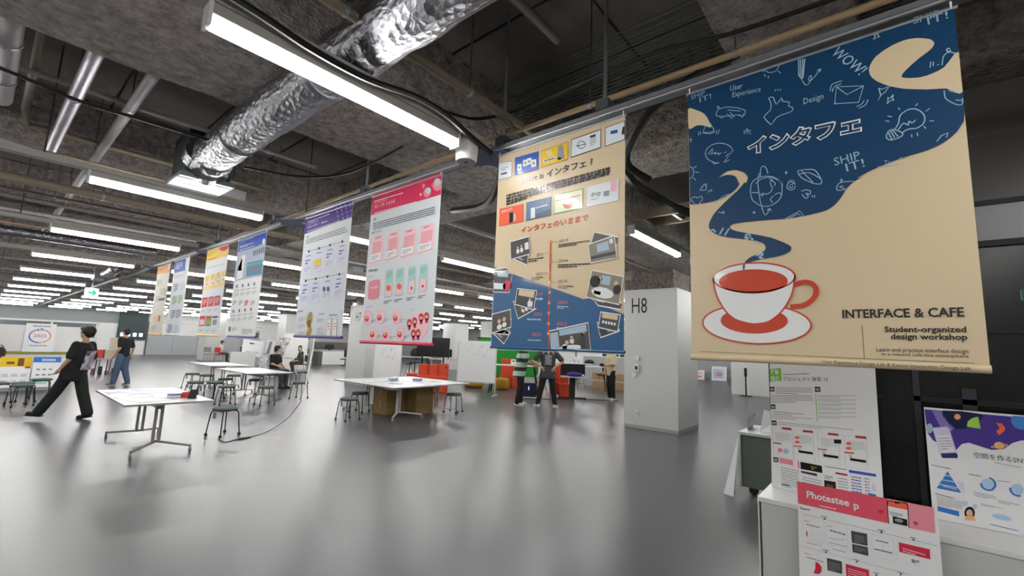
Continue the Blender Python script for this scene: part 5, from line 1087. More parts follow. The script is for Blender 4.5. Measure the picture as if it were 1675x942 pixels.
ART['pinkposter']=(0.585,0.67,[
('p','header_print','rosedark',1,_('0 670 399 669 395 549 2 552')),
('p','header_print','rosepale',1,_('399 669 574 667 571 549 395 549')),
('b','header_print','white',3,'Photestee',(.045,.594),(.237,.592),.036),
('b','header_print','white',3,'p',(.256,.588),(.279,.588),.023),
('g','header_print','white',2,(.104,.569),(.179,.569),(.105,.561),1,.6),
('g','header_print','rose',2,(.123,.633),(.147,.634),(.123,.628),1,.6),
('p','header_print','black',2,_('398 661 472 666 478 656 476 548 396 549 394 651')),
('p','header_print','coral',3,_('400 657 470 661 474 652 474 632 398 633')),
('p','header_print','white',3,_('398 633 474 632 473 548 399 550')),
('p','header_print','black',4,_('425 659 445 660 444 654 426 653')),
('p','header_print','black',4,_('414 589 470 587 470 555 414 556')),
('p','header_print','grey',5,_('454 574 452 570 446 566 439 565 432 565 425 567 421 570 420 574 423 578 428 581 436 583 443 583 450 581 454 578')),
('g','header_print','dark',4,(.404,.611),(.455,.608),(.404,.591),3,.4),
('p','header_print','redp',2,_('356 596 362 609 380 607 380 597 367 584')),
('p','header_print','redp',2,_('492 581 500 586 513 580 501 567')),
('b','lettering','black',1,'Research',(.0109,.526),(.058,.527),.0105),
('s','lettering','dark',1,.0012,_('19 502 576 495')),
('s','lettering','grey',1,.0012,_('8 333 420 334 466 334')),
('p','lettering','dark',2,_('129 504 128 500 125 498 123 497 120 498 120 501 121 505 123 507 126 508 128 507')),
('g','lettering','dark',2,(.109,.516),(.137,.517),(.109,.51),1,.6),
('p','lettering','dark',2,_('369 500 368 497 366 494 364 494 362 495 361 498 362 501 364 503 367 504 369 503')),
('g','lettering','dark',2,(.352,.511),(.377,.512),(.352,.505),1,.6),
('p','lettering','dark',2,_('492 499 491 496 489 494 487 493 485 494 484 497 485 500 487 502 490 503 491 502')),
('g','lettering','dark',2,(.476,.51),(.499,.511),(.476,.504),1,.6),
('p','lettering','dark',2,_('129 337 128 333 126 331 124 330 121 331 121 334 122 337 124 340 126 341 128 339')),
('g','lettering','dark',2,(.111,.347),(.137,.349),(.111,.341),1,.6),
('p','lettering','dark',2,_('261 329 260 326 258 324 256 323 254 324 253 327 254 330 256 332 259 333 261 332')),
('g','lettering','dark',2,(.244,.339),(.269,.341),(.244,.334),1,.6),
('p','lettering','dark',2,_('434 326 433 323 431 320 428 320 426 321 426 323 427 326 429 329 431 329 433 328')),
('g','lettering','dark',2,(.418,.335),(.441,.337),(.417,.33),1,.6),
('p','lettering','dark',2,_('338 293 338 290 336 287 333 287 331 288 331 290 332 293 334 296 336 296 338 295')),
('g','lettering','dark',2,(.322,.302),(.346,.304),(.322,.297),1,.6),
('s','panel_print','pale2',1,.0015,_('19 493 118 493 121 381 21 379 19 493')),
('s','panel_print','pale2',1,.0015,_('128 488 222 488 223 379 128 377 128 488')),
('s','panel_print','pale2',1,.0015,_('326 480 412 480 410 376 323 374 326 480')),
('s','panel_print','pale2',1,.0015,_('425 485 508 485 504 383 421 382 425 485')),
('t','panel_print','redp',1,'Survey',(.028,.466),(.052,.466),.0084),
('t','panel_print','redp',1,'Survey',(.134,.467),(.159,.469),.0082),
('g','panel_print','dark',1,(.037,.455),(.105,.455),(.037,.449),1,.6),
('g','panel_print','dark',1,(.147,.456),(.214,.451),(.147,.447),1,.6),
('p','panel_print','redp',2,_('43 404 42 396 41 389 40 387 38 389 37 394 37 402 37 411 38 417 40 420 41 418 42 412')),
('g','panel_print','grey',1,(.036,.363),(.108,.363),(.037,.354),2,.4),
('s','panel_print','pale2',1,.001,_('57 433 58 367')),
('s','panel_print','pale2',1,.001,_('66 433 67 367')),
('s','panel_print','pale2',1,.001,_('75 433 76 368')),
('s','panel_print','pale2',1,.001,_('84 434 85 368')),
('s','panel_print','pale2',1,.001,_('93 434 94 368')),
('s','panel_print','pale2',1,.001,_('102 434 103 369')),
('s','panel_print','pale2',1,.001,_('111 435 112 369')),
('g','panel_print','grey',1,(.14,.412),(.211,.423),(.139,.406),1,.4),
('g','panel_print','grey',1,(.139,.392),(.221,.392),(.139,.383),1,.4),
('g','panel_print','grey',1,(.152,.364),(.213,.364),(.152,.357),1,.5),
('p','panel_print','char',2,_('239 473 306 476 306 418 241 415')),
('p','panel_print','char',2,_('241 409 306 412 307 371 242 370')),
('g','panel_print','grey',3,(.252,.46),(.295,.46),(.252,.42),5,.35),
('g','panel_print','grey',3,(.252,.401),(.299,.4),(.252,.379),3,.35),
('g','panel_print','dark',2,(.341,.459),(.391,.459),(.341,.453),1,.7),
('g','panel_print','dark',2,(.332,.416),(.404,.417),(.331,.409),1,.7),
('s','panel_print','grey',2,.001,_('369 447 369 431')),
('p','panel_print','redp',2,_('431 471 546 472 545 427 431 427')),
('g','panel_print','blush',3,(.445,.453),(.527,.447),(.444,.43),2,.4),
('g','panel_print','dark',2,(.475,.409),(.504,.409),(.475,.393),2,.6),
('t','panel_print','redp',1,'Survey',(.028,.299),(.054,.299),.0081),
('g','panel_print','dark',1,(.036,.288),(.112,.286),(.036,.282),1,.6),
('p','panel_print','redp',2,_('76 274 92 269 103 254 102 232 89 216 65 212 74 240')),
('p','panel_print','char',2,_('128 308 193 310 193 250 129 248')),
('g','panel_print','grey',3,(.135,.295),(.186,.296),(.136,.252),5,.35),
('p','panel_print','redp',2,_('209 304 306 305 306 247 210 243')),
('g','panel_print','blush',3,(.218,.289),(.294,.288),(.219,.246),4,.35),
])
ART['spaceposter']=(0.62,0.585,[
('p','header_print','violet',1,_('2 578 592 580 580 470 483 433 410 470 362 464 329 446 294 409 251 399 210 410 168 422 141 411 116 375 96 384 59 395 28 411 6 449')),
('p','header_print','night',2,_('77 580 151 585 225 579 235 567 221 549 200 524 175 501 154 492 136 489 122 488 109 492 99 504 90 523 73 553')),
('p','header_print','lilac',2,_('33 575 72 575 95 523 120 494 90 456 60 494')),
('p','header_print','apricot',3,_('146 552 144 545 139 540 134 538 128 538 124 542 121 547 121 554 124 560 128 566 133 568 139 568 143 564 146 559')),
('p','header_print','limeg',3,_('167 508 173 534 193 555 214 563 219 501 169 505')),
('p','header_print','coral',3,_('280 541 299 539 310 516 303 499 285 478 275 495 289 513')),
('p','header_print','apricot',3,_('300 424 297 417 292 411 285 408 278 407 271 409 265 413 262 420 262 427 265 434 270 440 277 443 284 444 291 442 297 438 300 431')),
('s','header_print','cream',4,.003,_('311 434 309 431 304 427 296 423 286 419 276 415 266 412 258 411 252 411 250 412 252 415 258 419 266 423 276 427 286 431 296 434 304 435 309 435 311 434')),
('p','header_print','sky',2,_('31 477 29 465 24 455 18 449 12 448 6 453 3 462 2 473 4 485 9 495 15 501 21 502 27 497 30 488')),
('p','header_print','azure',2,_('406 557 400 542 392 530 380 522 367 518 355 520 344 526 337 538 333 551 334 567 339 581 348 585 360 585 373 585 386 585 396 585 404 585 407 572')),
('p','header_print','lilacw',4,_('32 481 88 494 97 484 121 346 117 331 57 324 52 334 30 469')),
('p','header_print','white',5,_('43 442 97 453 110 366 56 352')),
('p','header_print','indigo',5,_('53 347 116 361 121 346 118 334 58 324')),
('g','header_print','lilac',6,(.048,.43),(.096,.441),(.059,.363),5,.3),
('t','lettering','dark',1,'空間を作るSNS',(.183,.347),(.371,.352),.029),
('g','lettering','grey',1,(.256,.34),(.348,.333),(.256,.334),1,.5),
('g','lettering','dark',1,(.0126,.282),(.088,.276),(.0122,.276),1,.6),
('p','panel_print','azure2',2,_('75 258 75 258 84 236 64 237')),
('p','panel_print','azure2',2,_('62 232 86 232 96 210 51 211')),
('p','panel_print','azure2',2,_('49 207 98 206 108 182 37 185')),
('p','panel_print','azure2',2,_('35 180 111 178 120 157 25 160')),
('p','panel_print','lilacw',1,_('109 213 134 210 133 157 119 168')),
('g','panel_print','white',3,(.052,.179),(.106,.174),(.051,.173),1,.5),
('s','panel_print','azure2',2,.008,_('231 256 236 254 240 252 244 249 247 245 249 240 250 235 251 229 250 223 249 218 246 212 243 207 240 202 236 198 231 196 226 194 221 193 216 194 212 195 208 198 204 201 202 205 200 210 199 216 199 222')),
('p','panel_print','skypale',1,_('244 222 241 214 236 207 230 201 224 198 217 198 211 200 206 204 202 210 201 218 201 226 204 234 209 242 214 247 221 250 228 250 234 248 239 244 243 238 244 230')),
('s','panel_print','azure2',2,.008,_('336 192 334 191 332 190 329 189 327 189 325 189 322 189 320 190 318 190 316 191 314 192 312 193 310 195 309 196 308 198 306 200 305 202 304 204 304 207 303 209 303 212 303 215 303 217 303 220 303 223')),
('p','panel_print','skypale',1,_('348 217 346 209 341 202 335 196 328 193 321 192 314 195 309 199 306 206 304 213 305 222 308 230 312 237 319 243 326 246 332 247 339 244 344 240 348 233 349 226')),
('g','lettering','dark',1,(.157,.263),(.202,.26),(.156,.257),1,.6),
('g','lettering','grey',1,(.169,.177),(.25,.17),(.168,.151),3,.4),
('g','lettering','grey',1,(.261,.251),(.305,.254),(.261,.245),1,.6),
('g','lettering','grey',1,(.254,.155),(.328,.15),(.253,.138),2,.4),
('g','lettering','dark',1,(.0172,.135),(.092,.126),(.0167,.128),1,.6),
('g','lettering','grey',1,(.022,.122),(.117,.115),(.021,.073),7,.35),
('p','panel_print','azure2',1,_('22 67 105 61 104 35 21 43')),
('p','panel_print','black',2,_('164 62 160 50 154 40 146 34 138 32 132 35 127 42 125 53 126 65 130 77 136 87 143 93 151 95 158 92 163 84 165 74')),
('p','panel_print','skin',3,_('157 63 155 54 151 47 146 43 140 42 136 45 133 51 132 59 134 68 138 75 143 80 149 81 154 78 156 71')),
('p','panel_print','apricot',3,_('129 44 158 51 166 30 125 23')),
('p','panel_print','skypale',1,_('143 108 140 101 135 95 128 92 122 93 117 97 116 103 118 110 124 116 130 119 137 118 142 114')),
('p','panel_print','skypale',1,_('177 102 175 96 171 91 166 89 162 90 159 94 158 99 160 105 164 110 168 112 173 111 176 107')),
('p','panel_print','skypale',1,_('296 70 292 64 284 60 272 58 258 58 245 59 235 63 228 67 226 73 230 78 238 82 250 84 264 85 277 83 287 80 294 75')),
('g','lettering','grey',1,(.19,.123),(.271,.117),(.19,.112),2,.4),
('g','lettering','azure2',1,(.217,.031),(.315,.025),(.216,.024),1,.6),
])
def ribbon(mb, pts, w, P):
    n = len(pts)
    if n < 2: return
    vs = []
    for i, p in enumerate(pts):
        a = pts[max(i - 1, 0)]; b = pts[min(i + 1, n - 1)]
        if n > 2 and pts[0] == pts[-1]:
            if i == 0: a = pts[-2]
            if i == n - 1: b = pts[1]
        dx, dy = b[0] - a[0], b[1] - a[1]; l = math.hypot(dx, dy) or 1; nx, ny = -dy / l * w / 2, dx / l * w / 2
        vs += [P(p[0] + nx, p[1] + ny), P(p[0] - nx, p[1] - ny)]
    mb.add(vs, [(2 * i, 2 * i + 1, 2 * i + 3, 2 * i + 2) for i in range(n - 1)])
def draw(key, parent, gl=True, base=.002, step=.0006, zoff=0):
    w, h, items = ART[key]; G = {}; rnd = random.Random(3)
    for it in items:
        kd, g, col, Ly = it[:4]; mb = G.setdefault((g, col), MB()); y = -(base + step * Ly); P = lambda a, b, y=y: (a, y, b + zoff)
        if kd == 'p':
            pts = it[4]; tri = tessellate_polygon([[Vector((a, b, 0)) for a, b in pts]]); mb.add([P(a, b) for a, b in pts], [tuple(t) for t in tri])
        elif kd == 's': ribbon(mb, it[5], it[4], P)
        elif kd == 'g':
            p0, p1, p2, n, th = it[4:]
            for r in range(n):
                f = (r + .3) / n; x = p0[0] + (p2[0] - p0[0]) * f; z = p0[1] + (p2[1] - p0[1]) * f; dx, dz = p1[0] - p0[0], p1[1] - p0[1]; hh = (p2[1] - p0[1]) / n * th; t = 0; end = 1 if r < n - 1 or n == 1 else .6; ww = math.hypot(dx, dz) or 1; cw = min(abs(hh) * 1.1, ww / 3)
                while t < end:
                    t2 = min(t + cw / ww * rnd.uniform(.6, 2.6), end)
                    mb.add([P(x + dx * t, z + dz * t), P(x + dx * t2, z + dz * t2), P(x + dx * t2, z + dz * t2 + hh), P(x + dx * t, z + dz * t + hh)], [(0, 1, 2, 3)]); t = t2 + cw / ww * .35
        else:
            st, a, b, hh = it[4:]; ang = math.atan2(b[1] - a[1], b[0] - a[0]) * .6
            vs, fs = text_mesh(st, math.hypot(b[0] - a[0], b[1] - a[1]), abs(hh), kd == 'b', {'o': .07, 'O': .02}.get(kd, 0), ang / .6 if kd == 'r' else ang); mb.add([P(a[0] + x, a[1] + z) for x, z in vs], fs)
    for (g, col), mb in G.items():
        if mb.f:
            me = bpy.data.meshes.new(g); me.from_pydata(mb.v, [], mb.f); link(g, me, pm(col, gl), parent)['kind'] = 'stuff'
def banner(key, yl, z0, label, base, hem, ztop=3.09, swap=None):
    w, h, _i = ART[key]; t = thing('hanging_banner', label, 'banner', (2.405, yl, z0), -math.pi / 2)
    MB().box(0, w, 0, .0015, 0, h + (ztop - z0 - h)).build('sheet', mat('sheet_' + base, PAL[base], .34 if key in ('cafe', 'what') else .6, 0, 0, 2, .015, 0, .45 if key in ('cafe', 'what') else .2), t)
    MB().tube([(-.004, .004, 0), (w + .003, .004, 0)], .010 if key == 'what' else .016, 12).build('bottom_pole', mat('hem_' + hem, PAL[hem], .4, 0, 0, 5, .03), t, smooth=True)
    MB().tube([(-.01, .002, ztop - z0 - .005), (w + .01, .002, ztop - z0 - .005)], .009, 8).build('top_pole', 'galv', t, smooth=True)
    for x in (.01, w - .01): MB().tube([(x, -.004, ztop - z0 - .01), (x, -.004, ztop - z0 + .022)], .004, 6).build('hook', 'whiteplastic', t)
    if key in ('cafe', 'what'): gloss(t.children[0].data.materials[0]) if t.children else None
    draw(key, t, key in ('cafe', 'what')); return t
PAL['sheetcream'] = 'd8c3a0'; PAL['sheetwhite'] = 'd6dade'; PAL['sheetivory'] = 'd9d6c6'
banner('cafe', .795, 1.625, 'large beige and navy banner with a red coffee cup, nearest on the right', 'sheetcream', 'sheetcream')
banner('what', 2.215, 1.635, 'beige and blue timeline banner with photos, left of the coffee cup banner', 'sheetcream', 'sea')
banner('pink', 3.93, 1.635, 'white hanging banner with pink header and pink circles', 'sheetwhite', 'pinkred')
banner('purple', 5.35, 1.67, 'white hanging banner with purple header', 'sheetwhite', 'purple')
banner('seaview', 7.53, 1.64, 'white hanging banner with blue header and a sea view photo', 'sheetwhite', 'purple')
banner('yellow', 8.96, 1.64, 'white hanging banner with yellow header and red cards', 'sheetwhite', 'amber')
banner('blueone', 10.95, 1.63, 'white hanging banner with blue header, second from the far end', 'sheetwhite', 'white')
banner('orange', 12.25, 1.62, 'ivory hanging banner with orange header, farthest of the row', 'sheetivory', 'amberd')
# ------------------------------------------------------------------ ducts, pipes, cables under the ceiling
def wob(p, q, n, r, amp, seed, kr=.05):
    rnd = random.Random(seed); p = Vector(p); q = Vector(q); pts = []; rs = []
    for i in range(n + 1):
        t = i / n; pts.append(p.lerp(q, t) + Vector((rnd.uniform(-amp, amp), 0, rnd.uniform(-amp, amp)))); rs.append(r * (1 + rnd.uniform(-kr, kr)))
    return pts, rs
t = thing('foil_duct', 'large round silver foil wrapped duct crossing above the nearest lamp', 'duct', (1.29, 0, 3.4))
pts, rs = wob((0, -2.5, 0), (0, 5.0, .0), 60, .168, .006, 5, .035); MB().tube(pts, rs, 28).build('sleeve', 'duct_foil', t, smooth=2)
for y in (.95, 2.75, 4.3): MB().tube([(0, y, 0), (0, y + .05, 0)], .18, 28).build('band', mat('foil_tape', '77777b', .35, .9, .004, 14, .1), t, smooth=True)
pts, rs = wob((0, 4.95, 0), (.03, 5.25, -.05), 6, .17, .01, 8, .06); rs[-1] = .2; MB().tube(pts, rs, 22).build('boot', 'duct_foil', t, smooth=2)
vs, fs = text_mesh('24K AFK 2', .42, .07); b = MB()
b.add([(-.16 * math.cos(a) * 1.09, 2.05 + .0 + x, -.16 * math.sin(a) * 1.09) for x, y in vs for a in [R(38 + y * 330)]], fs); b.build('lettering', 'blackplastic', t)
t = thing('air_diffuser', 'galvanised slot air diffuser box at the end of the foil duct', 'diffuser', (1.33, 5.5, 3.19))
MB().box(-.24, .24, -.28, .28, 0, .05).build('frame', 'diffusermetal', t, bevel=.006); MB().box(-.2, .2, -.25, .25, .05, .5).build('plenum', 'darkduct', t)
MB().box(-.2, .2, .0, .06, -.004, 0).build('slot', 'whiteplastic', t); MB().box(-.25, .25, -.2, -.19, -.003, 0).build('seam', 'darkduct', t); MB().box(-.25, .25, .19, .2, -.003, 0).build('seam', 'darkduct', t)
MB().tube([(-.1, -.22, .2), (-.1, -.35, .25)], .14, 18).build('collar', 'duct_foil', t, smooth=True)
def pipe(nm, lab, cat, pts, r, m, clamps=(), group=None, n=12):
    t = thing(nm, lab, cat, pts[0], 0, group); o = Vector(pts[0]); q = [Vector(p) - o for p in pts]
    MB().tube(q, r, n).build('pipe', m, t, smooth=True)
    for f in clamps:
        c = q[0].lerp(q[1], f); d = (q[1] - q[0]).normalized() * .012; MB().tube([c - d, c + d], r * 1.12, n).build('clamp', 'galv', t); MB().tube([c, (c.x, c.y, ZC - o.z)], .006, 5).build('hanger_rod', 'galvdark', t)
    return t
pipe('drain_pipe', 'thick pale grey pipe at the upper left corner, leftmost', 'pipe', [(-.1, 3.9, 3.6), (-.1, 5.35, 3.46)], .065, 'pvc', (.35, .75))
pipe('conduit_pipe', 'beige square conduit between the two leftmost pipes', 'pipe', [(.04, 4.0, 3.72), (.04, 5.9, 3.62), (.08, 6.3, 3.6), (2.3, 6.35, 3.6)], .03, 'beigedark')
pipe('water_pipe', 'shiny grey pipe at the upper left, second from the left', 'pipe', [(.3, 3.9, 3.56), (.26, 6.6, 3.46)], .048, 'pipe_alu', (.4,))
pipe('water_pipe', 'long thin grey pipe at the left, right of the shiny one', 'pipe', [(.62, 3.9, 3.56), (.6, 12.2, 3.48)], .04, 'pvc', (.12, .35, .6))
pipe('square_duct', 'long beige grey conduit behind the second lamp at left', 'pipe', [(-3, 7.55, 3.36), (3.4, 7.75, 3.36)], .05, 'beigedark', (.45, .6))
pipe('conduit_pipe', 'thin beige conduit just above the second lamp', 'pipe', [(-3, 6.2, 3.36), (2.3, 6.2, 3.34)], .018, 'beige')
pipe('conduit_pipe', 'thin grey conduit beside the beige one above the second lamp', 'pipe', [(-3, 6.05, 3.28), (2.3, 6.05, 3.27)], .018, 'pvc')
pipe('wiring_duct', 'flat beige wiring duct running down to the nearest cross plate', 'pipe', [(-1, 2.15, 3.42), (2.75, 2.15, 3.38)], .03, 'beigedark', (.55, .8))
pipe('conduit_pipe', 'long light beige conduit running above the banner rail', 'pipe', [(2.6, -1.5, 3.345), (2.6, 2.3, 3.365), (2.7, 9, 3.36)], .02, 'beige', (.3, .55, .8))
pipe('sprinkler_pipe', 'short grey pipe with a valve hanging at the top centre', 'pipe', [(1.2, 1.9, 4.1), (2.72, 1.92, 4.1)], .035, 'pvc', (.5,))
pipe('steel_strut', 'short white metal pipe stub far left under the ceiling', 'pipe', [(-3, 4.7, 3.3), (.35, 6.1, 3.28)], .03, 'legwhite')
pipe('foil_pipe', 'crinkled foil wrapped pipe behind the fourth lamp at left', 'pipe', [(-3, 11.6, 3.33), (2.0, 12.1, 3.36), (2.3, 12.1, 3.36)], .09, 'duct_foil')
t = thing('foil_hose', 'short foil hose hanging under the rail at the far left', 'duct', (2.05, 15.2, 3.2)); pts, rs = wob((0, -.8, 0), (0, 1.3, -.05), 14, .12, .02, 4, .1); MB().tube(pts, rs, 16).build('sleeve', 'duct_foil', t, smooth=2); MB().box(-.22, -.02, .8, 1.3, -.2, .1).build('box', 'diffusermetal', t)
for j, (x, y, z, L_) in enumerate(((.3, 9.3, 3.5, 5), (.2, 13, 3.5, 5), (3, 9.6, 3.5, 9), (3.2, 12.6, 3.5, 12), (3.2, 5.1, 3.52, 6), (4.8, 8.2, 3.5, 12), (5, 17.5, 3.5, 16), (5, 21, 3.5, 18))):
    pipe('conduit_pipe', ['thin conduit above the third lamp row at left', 'thin conduit above the fourth lamp row at left', 'grey pipe above the lamps right of the sea view banner', 'grey pipe above the lamps right of the purple banner', 'grey pipe above the lamps between the two beige banners', 'grey pipe above the lamps right of the pink banner', 'grey pipe among the far lamps, nearer one', 'grey pipe among the far lamps, farther one'][j], 'pipe', [(x if x > 1 else -4, y, z), (x + L_ if x > 1 else 3, y + .05, z - .05)], .035, 'beigedark' if j % 2 else 'pvc', (.4, .7))
for j, (y, z, x0, x1, r_, m_) in enumerate(((5.0, 3.62, -3, 2.3, .02, 'pvc'), (8.4, 3.5, -3, 2.6, .016, 'pvc'), (8.75, 3.45, -3, 2.6, .022, 'beigedark'), (10.1, 3.42, -3, 2.5, .03, 'pvc'), (11.3, 3.4, -3, 2.6, .018, 'beige'), (7.2, 3.5, 3, 14, .03, 'pvc'), (3.9, 3.4, 4.6, 12, .025, 'beigedark'), (11.0, 3.4, 3, 18, .03, 'pvc'))):
    pipe('conduit_pipe', 'thin bare conduit under the beams %s of the banner rail, %s back from the camera' % ('left' if j < 5 else 'right', ORD[j % 5]), 'pipe', [(x0, y, z), (x1, y, z)], r_, m_, (.3, .62, .9), 'ceiling conduits')
def cable(lab, pts, r, m, n=8, group=None, nm='cable'):
    P = [Vector(p) for p in pts]; out = []
    for i in range(len(P) - 1):
        p0 = P[max(i - 1, 0)]; p1 = P[i]; p2 = P[i + 1]; p3 = P[min(i + 2, len(P) - 1)]
        for j in range(n):
            t = j / n; out.append(.5 * ((2 * p1) + (p2 - p0) * t + (2 * p0 - 5 * p1 + 4 * p2 - p3) * t * t + (3 * p1 - p0 - 3 * p2 + p3) * t ** 3))
    out.append(P[-1]); o = MB().tube(out, r, 7).build(nm, m, smooth=True); return tag(o, lab, 'cable', group)
cable('thick black cable bundle running beside the nearest lamp over the duct', [(-.2, 2.25, 3.25), (.61, 2.25, 3.195), (.95, 2.25, 3.155), (1.28, 2.25, 3.155), (1.63, 2.25, 3.21), (1.89, 2.25, 3.2), (2.13, 2.25, 3.14), (2.36, 2.26, 3.1)], .021, 'blackcable')
cable('thin black cable sagging above the right end of the rail', [(1.9, 2.32, 3.26), (2.35, 2.4, 3.42), (2.5, 2.0, 3.47), (2.5, 1.08, 3.49), (2.5, .48, 3.41), (2.5, -.8, 3.36)], .013, 'blackcable')
cable('black cable crossing behind the pipes at the upper left', [(-.6, 4.6, 3.45), (-.1, 4.6, 3.41), (.29, 4.6, 3.36), (.65, 4.6, 3.37), (1.12, 4.6, 3.38)], .014, 'blackcable')
cable('grey cable drooping left of the white cylinder', [(1.5, 4.8, 3.3), (2.0, 4.6, 3.32), (2.3, 4.2, 3.38), (2.35, 3.4, 3.46)], .012, 'blackcable')
cable('black cable bundle hanging right of the pink banner', [(2.9, 2.6, 3.34), (3.3, 3.1, 3.2), (3.6, 3.6, 3.25), (3.9, 4.4, 3.42)], .04, 'blackcable')
cable('black cable bundle draped behind the rail between the beige banners', [(2.7, .6, 3.42), (2.6, .95, 3.26), (2.75, 1.25, 3.16), (3.1, 1.5, 3.1), (3.3, 1.4, 3.0)], .03, 'blackcable')
cable('black cable tray loop lower down between the beige banners', [(3.7, 1.9, 3.5), (3.75, 1.75, 3.2), (4.0, 1.6, 3.08), (4.5, 1.6, 3.12), (4.9, 1.3, 3.05), (5.3, 1.2, 3.4)], .04, 'blackcable')
cable('loose beige wire loops at the nearest cross plate', [(2.3, 2.25, 3.45), (2.42, 2.15, 3.32), (2.55, 2.2, 3.42), (2.5, 2.3, 3.3), (2.38, 2.3, 3.38)], .01, 'beigedark')
b = MB(); rnd = random.Random(2)
for i in range(24):
    x = 2.95 + i * .032; z = 4.12 - i * .012; b.tube([(x, -2, z), (x + rnd.uniform(-.01, .01), 1, z), (x, 3.0, z)], .006, 4)
tag(b.build('cable_bundle', 'greencable'), 'sheet of thin grey green wires under the slab right of centre', 'cable', kind='stuff')
t = thing('ladder_tray', 'dark cable tray between the two beige banners', 'tray', (5.4, 0, 3.42)); MB().box(-.02, .02, -1, 4, -.06, .06).build('side_rail', 'beigedark', t); MB().box(.4, .44, -1, 4, -.06, .06).build('side_rail', 'beigedark', t)
for i in range(12): MB().box(0, .4, -.8 + i * .4, -.76 + i * .4, -.04, -.01).build('rung', 'galv', t)
t = thing('spotlight_can', 'white cylinder projector lamp under the ceiling at the end of the nearest lamp', 'lamp', (2.2, 2.36, 3.0))
MB().lathe([(.075, 0), (.08, .012), (.085, .09), (.088, .155), (.08, .165)], 28).build('can', 'whiteplastic', t, smooth=True); MB().lathe([(.07, -.002), (.068, .001)], 28).build('face', 'greypanel', t); MB().lathe([(.012, -.006), (.012, 0)], 10).build('lens', 'blackplastic', t)
t = thing('exit_sign', 'hanging green and white exit sign with arrow, far left', 'sign', (2.17, 19, 2.82)); MB().box(-.16, .16, -.02, .02, -.14, .14).build('panel', 'exitlit', t)
MB().prism([(-.09, .03), (-.09, -.03), (.03, -.03), (.0, -.09), (.05, -.09), (.13, 0), (.05, .09), (0, .09), (.03, .03)], -.026, -.021, lambda a, b, t: (a, t, b)).build('arrow', 'exitgreenlit', t); MB().tube([(0, 0, .14), (0, 0, 1.48)], .01, 6).build('hanger_rod', 'galv', t)
for nm, x, y, lab in (('cassette_unit', 2.0, 6.75, 'pale ceiling unit box right of the foil duct end'), ('cassette_unit', 13.2, 11.9, 'small white ceiling unit among lamps right of the pink banner'), ('cassette_unit', 11.8, 10.2, 'white wing shaped ceiling unit left of the timeline banner'), ('cassette_unit', 6.3, 10.8, 'small grey ceiling unit between the sea and purple banners')):
    t = thing(nm, lab, 'ceiling unit', (x, y, 3.3)); MB().box(-.24, .24, -.2, .2, 0, .06).build('panel', 'greypanel', t, bevel=.01); MB().tube([(0, 0, .2), (0, 0, 1.0)], .01, 6).build('hanger_rod', 'galvdark', t); MB().box(-.14, .14, -.12, .12, .06, .3).build('body', 'greypanel2', t)
# ------------------------------------------------------------------ glass wall, counter and posters on the right
XG = 3.74
w1 = struct(thing('window_1', None, None, (XG, 0, 0)))
MB().box(-.06, .05, .6, .68, 0, 3.45).build('post', 'frame_dark', w1); MB().box(-.03, .03, -.36, -.3, .8, 1.5).build('mullion', 'frame_dark', w1)
MB().box(-.03, .03, -.12, -.09, .8, 1.8).build('mullion', 'frame_dark', w1)
for z, h in ((2.36, .035), (1.84, .02), (1.44, .03), (2.6, .03)): MB().box(-.03, .03, -5.9, .6, z - h, z).build('transom', 'blackgap', w1)
MB().box(-.005, .005, -5.9, .6, 0, 2.33).build('pane', 'dark_glass', w1)
MB().box(-.02, .02, -5.9, .6, 2.36, 2.57).build('light_panel', mat('satin_panel', '7a797d', .35, .3, 0, 3, .03), w1)
MB().box(0, .04, -5.9, .6, 2.6, 3.0).build('satin_panel', mat('satin_panel_dark', '4a4747', .35, .3, 0, 3, .05), w1)
MB().box(.3, .36, -5.9, .6, 2.98, 3.5).build('bulkhead', 'bulkhead', w1)
MB().box(.12, .14, -5.9, -.15, 1.45, 1.84).build('reflection_band', mat('reflection_grey', '5a605e', .7, 0, 0, 3, .05), w1)  # grey band standing in for a reflection in the glass
struct(MB().box(XG, 9.2, .61, .67, 0, ZC).build('wall_side', 'roomdark')); struct(MB().box(9.2, 9.3, Y0, .67, 0, ZC).build('wall_back', 'roomdark'))
struct(MB().box(XG + .4, 9.2, Y0, .61, 2.9, 3.0).build('trim_3', 'roomdark'))
t = thing('desk', 'dim green topped desk inside the dark glazed room', 'desk', (5.6, -.5, 0)); MB().box(-.7, .7, -.6, .6, .7, .74).build('desktop', 'roomgreen', t)
for a, b_ in ((-.65, -.55), (.65, -.55), (-.65, .55), (.65, .55)): MB().box(a - .02, a + .02, b_ - .02, b_ + .02, 0, .7).build('leg', 'blackmetal', t)
t = thing('monitor', 'black monitor inside the dark glazed room', 'monitor', (5.3, -.155, 1.42)); MB().box(-.02, .02, -.09, .09, -.09, .09).build('screen', 'tvblack', t); MB().box(-.01, .03, -.02, .02, -.68, -.09).build('stand', 'blackmetal', t)
t = thing('office_chair', 'dark office chair inside the glazed room', 'chair', (4.7, 0.1, 0)); MB().box(-.2, .2, -.2, .2, .44, .5).build('seat', 'blackplastic', t, bevel=.02); MB().box(.16, .22, -.2, .2, .55, 1.0).build('backrest', 'blackplastic', t, bevel=.02); MB().tube([(0, 0, 0), (0, 0, .45)], .03).build('pole', 'blackmetal', t)
t = thing('exit_sign', 'small glowing panel for an exit sign reflected in the glass at the right edge', 'sign', (3.95, -.64, 2.06)); MB().box(0, .02, -.1, .03, -.03, .03).build('panel', 'exitlit', t); MB().box(-.003, 0, .0, .03, -.03, .03).build('arrow', 'exitgreenlit', t)  # glowing panel imitates the exit sign's reflection, no sign hangs here
t = thing('counter', 'low white cabinet counter under the posters at lower right', 'counter', (3.17, .67, 0))
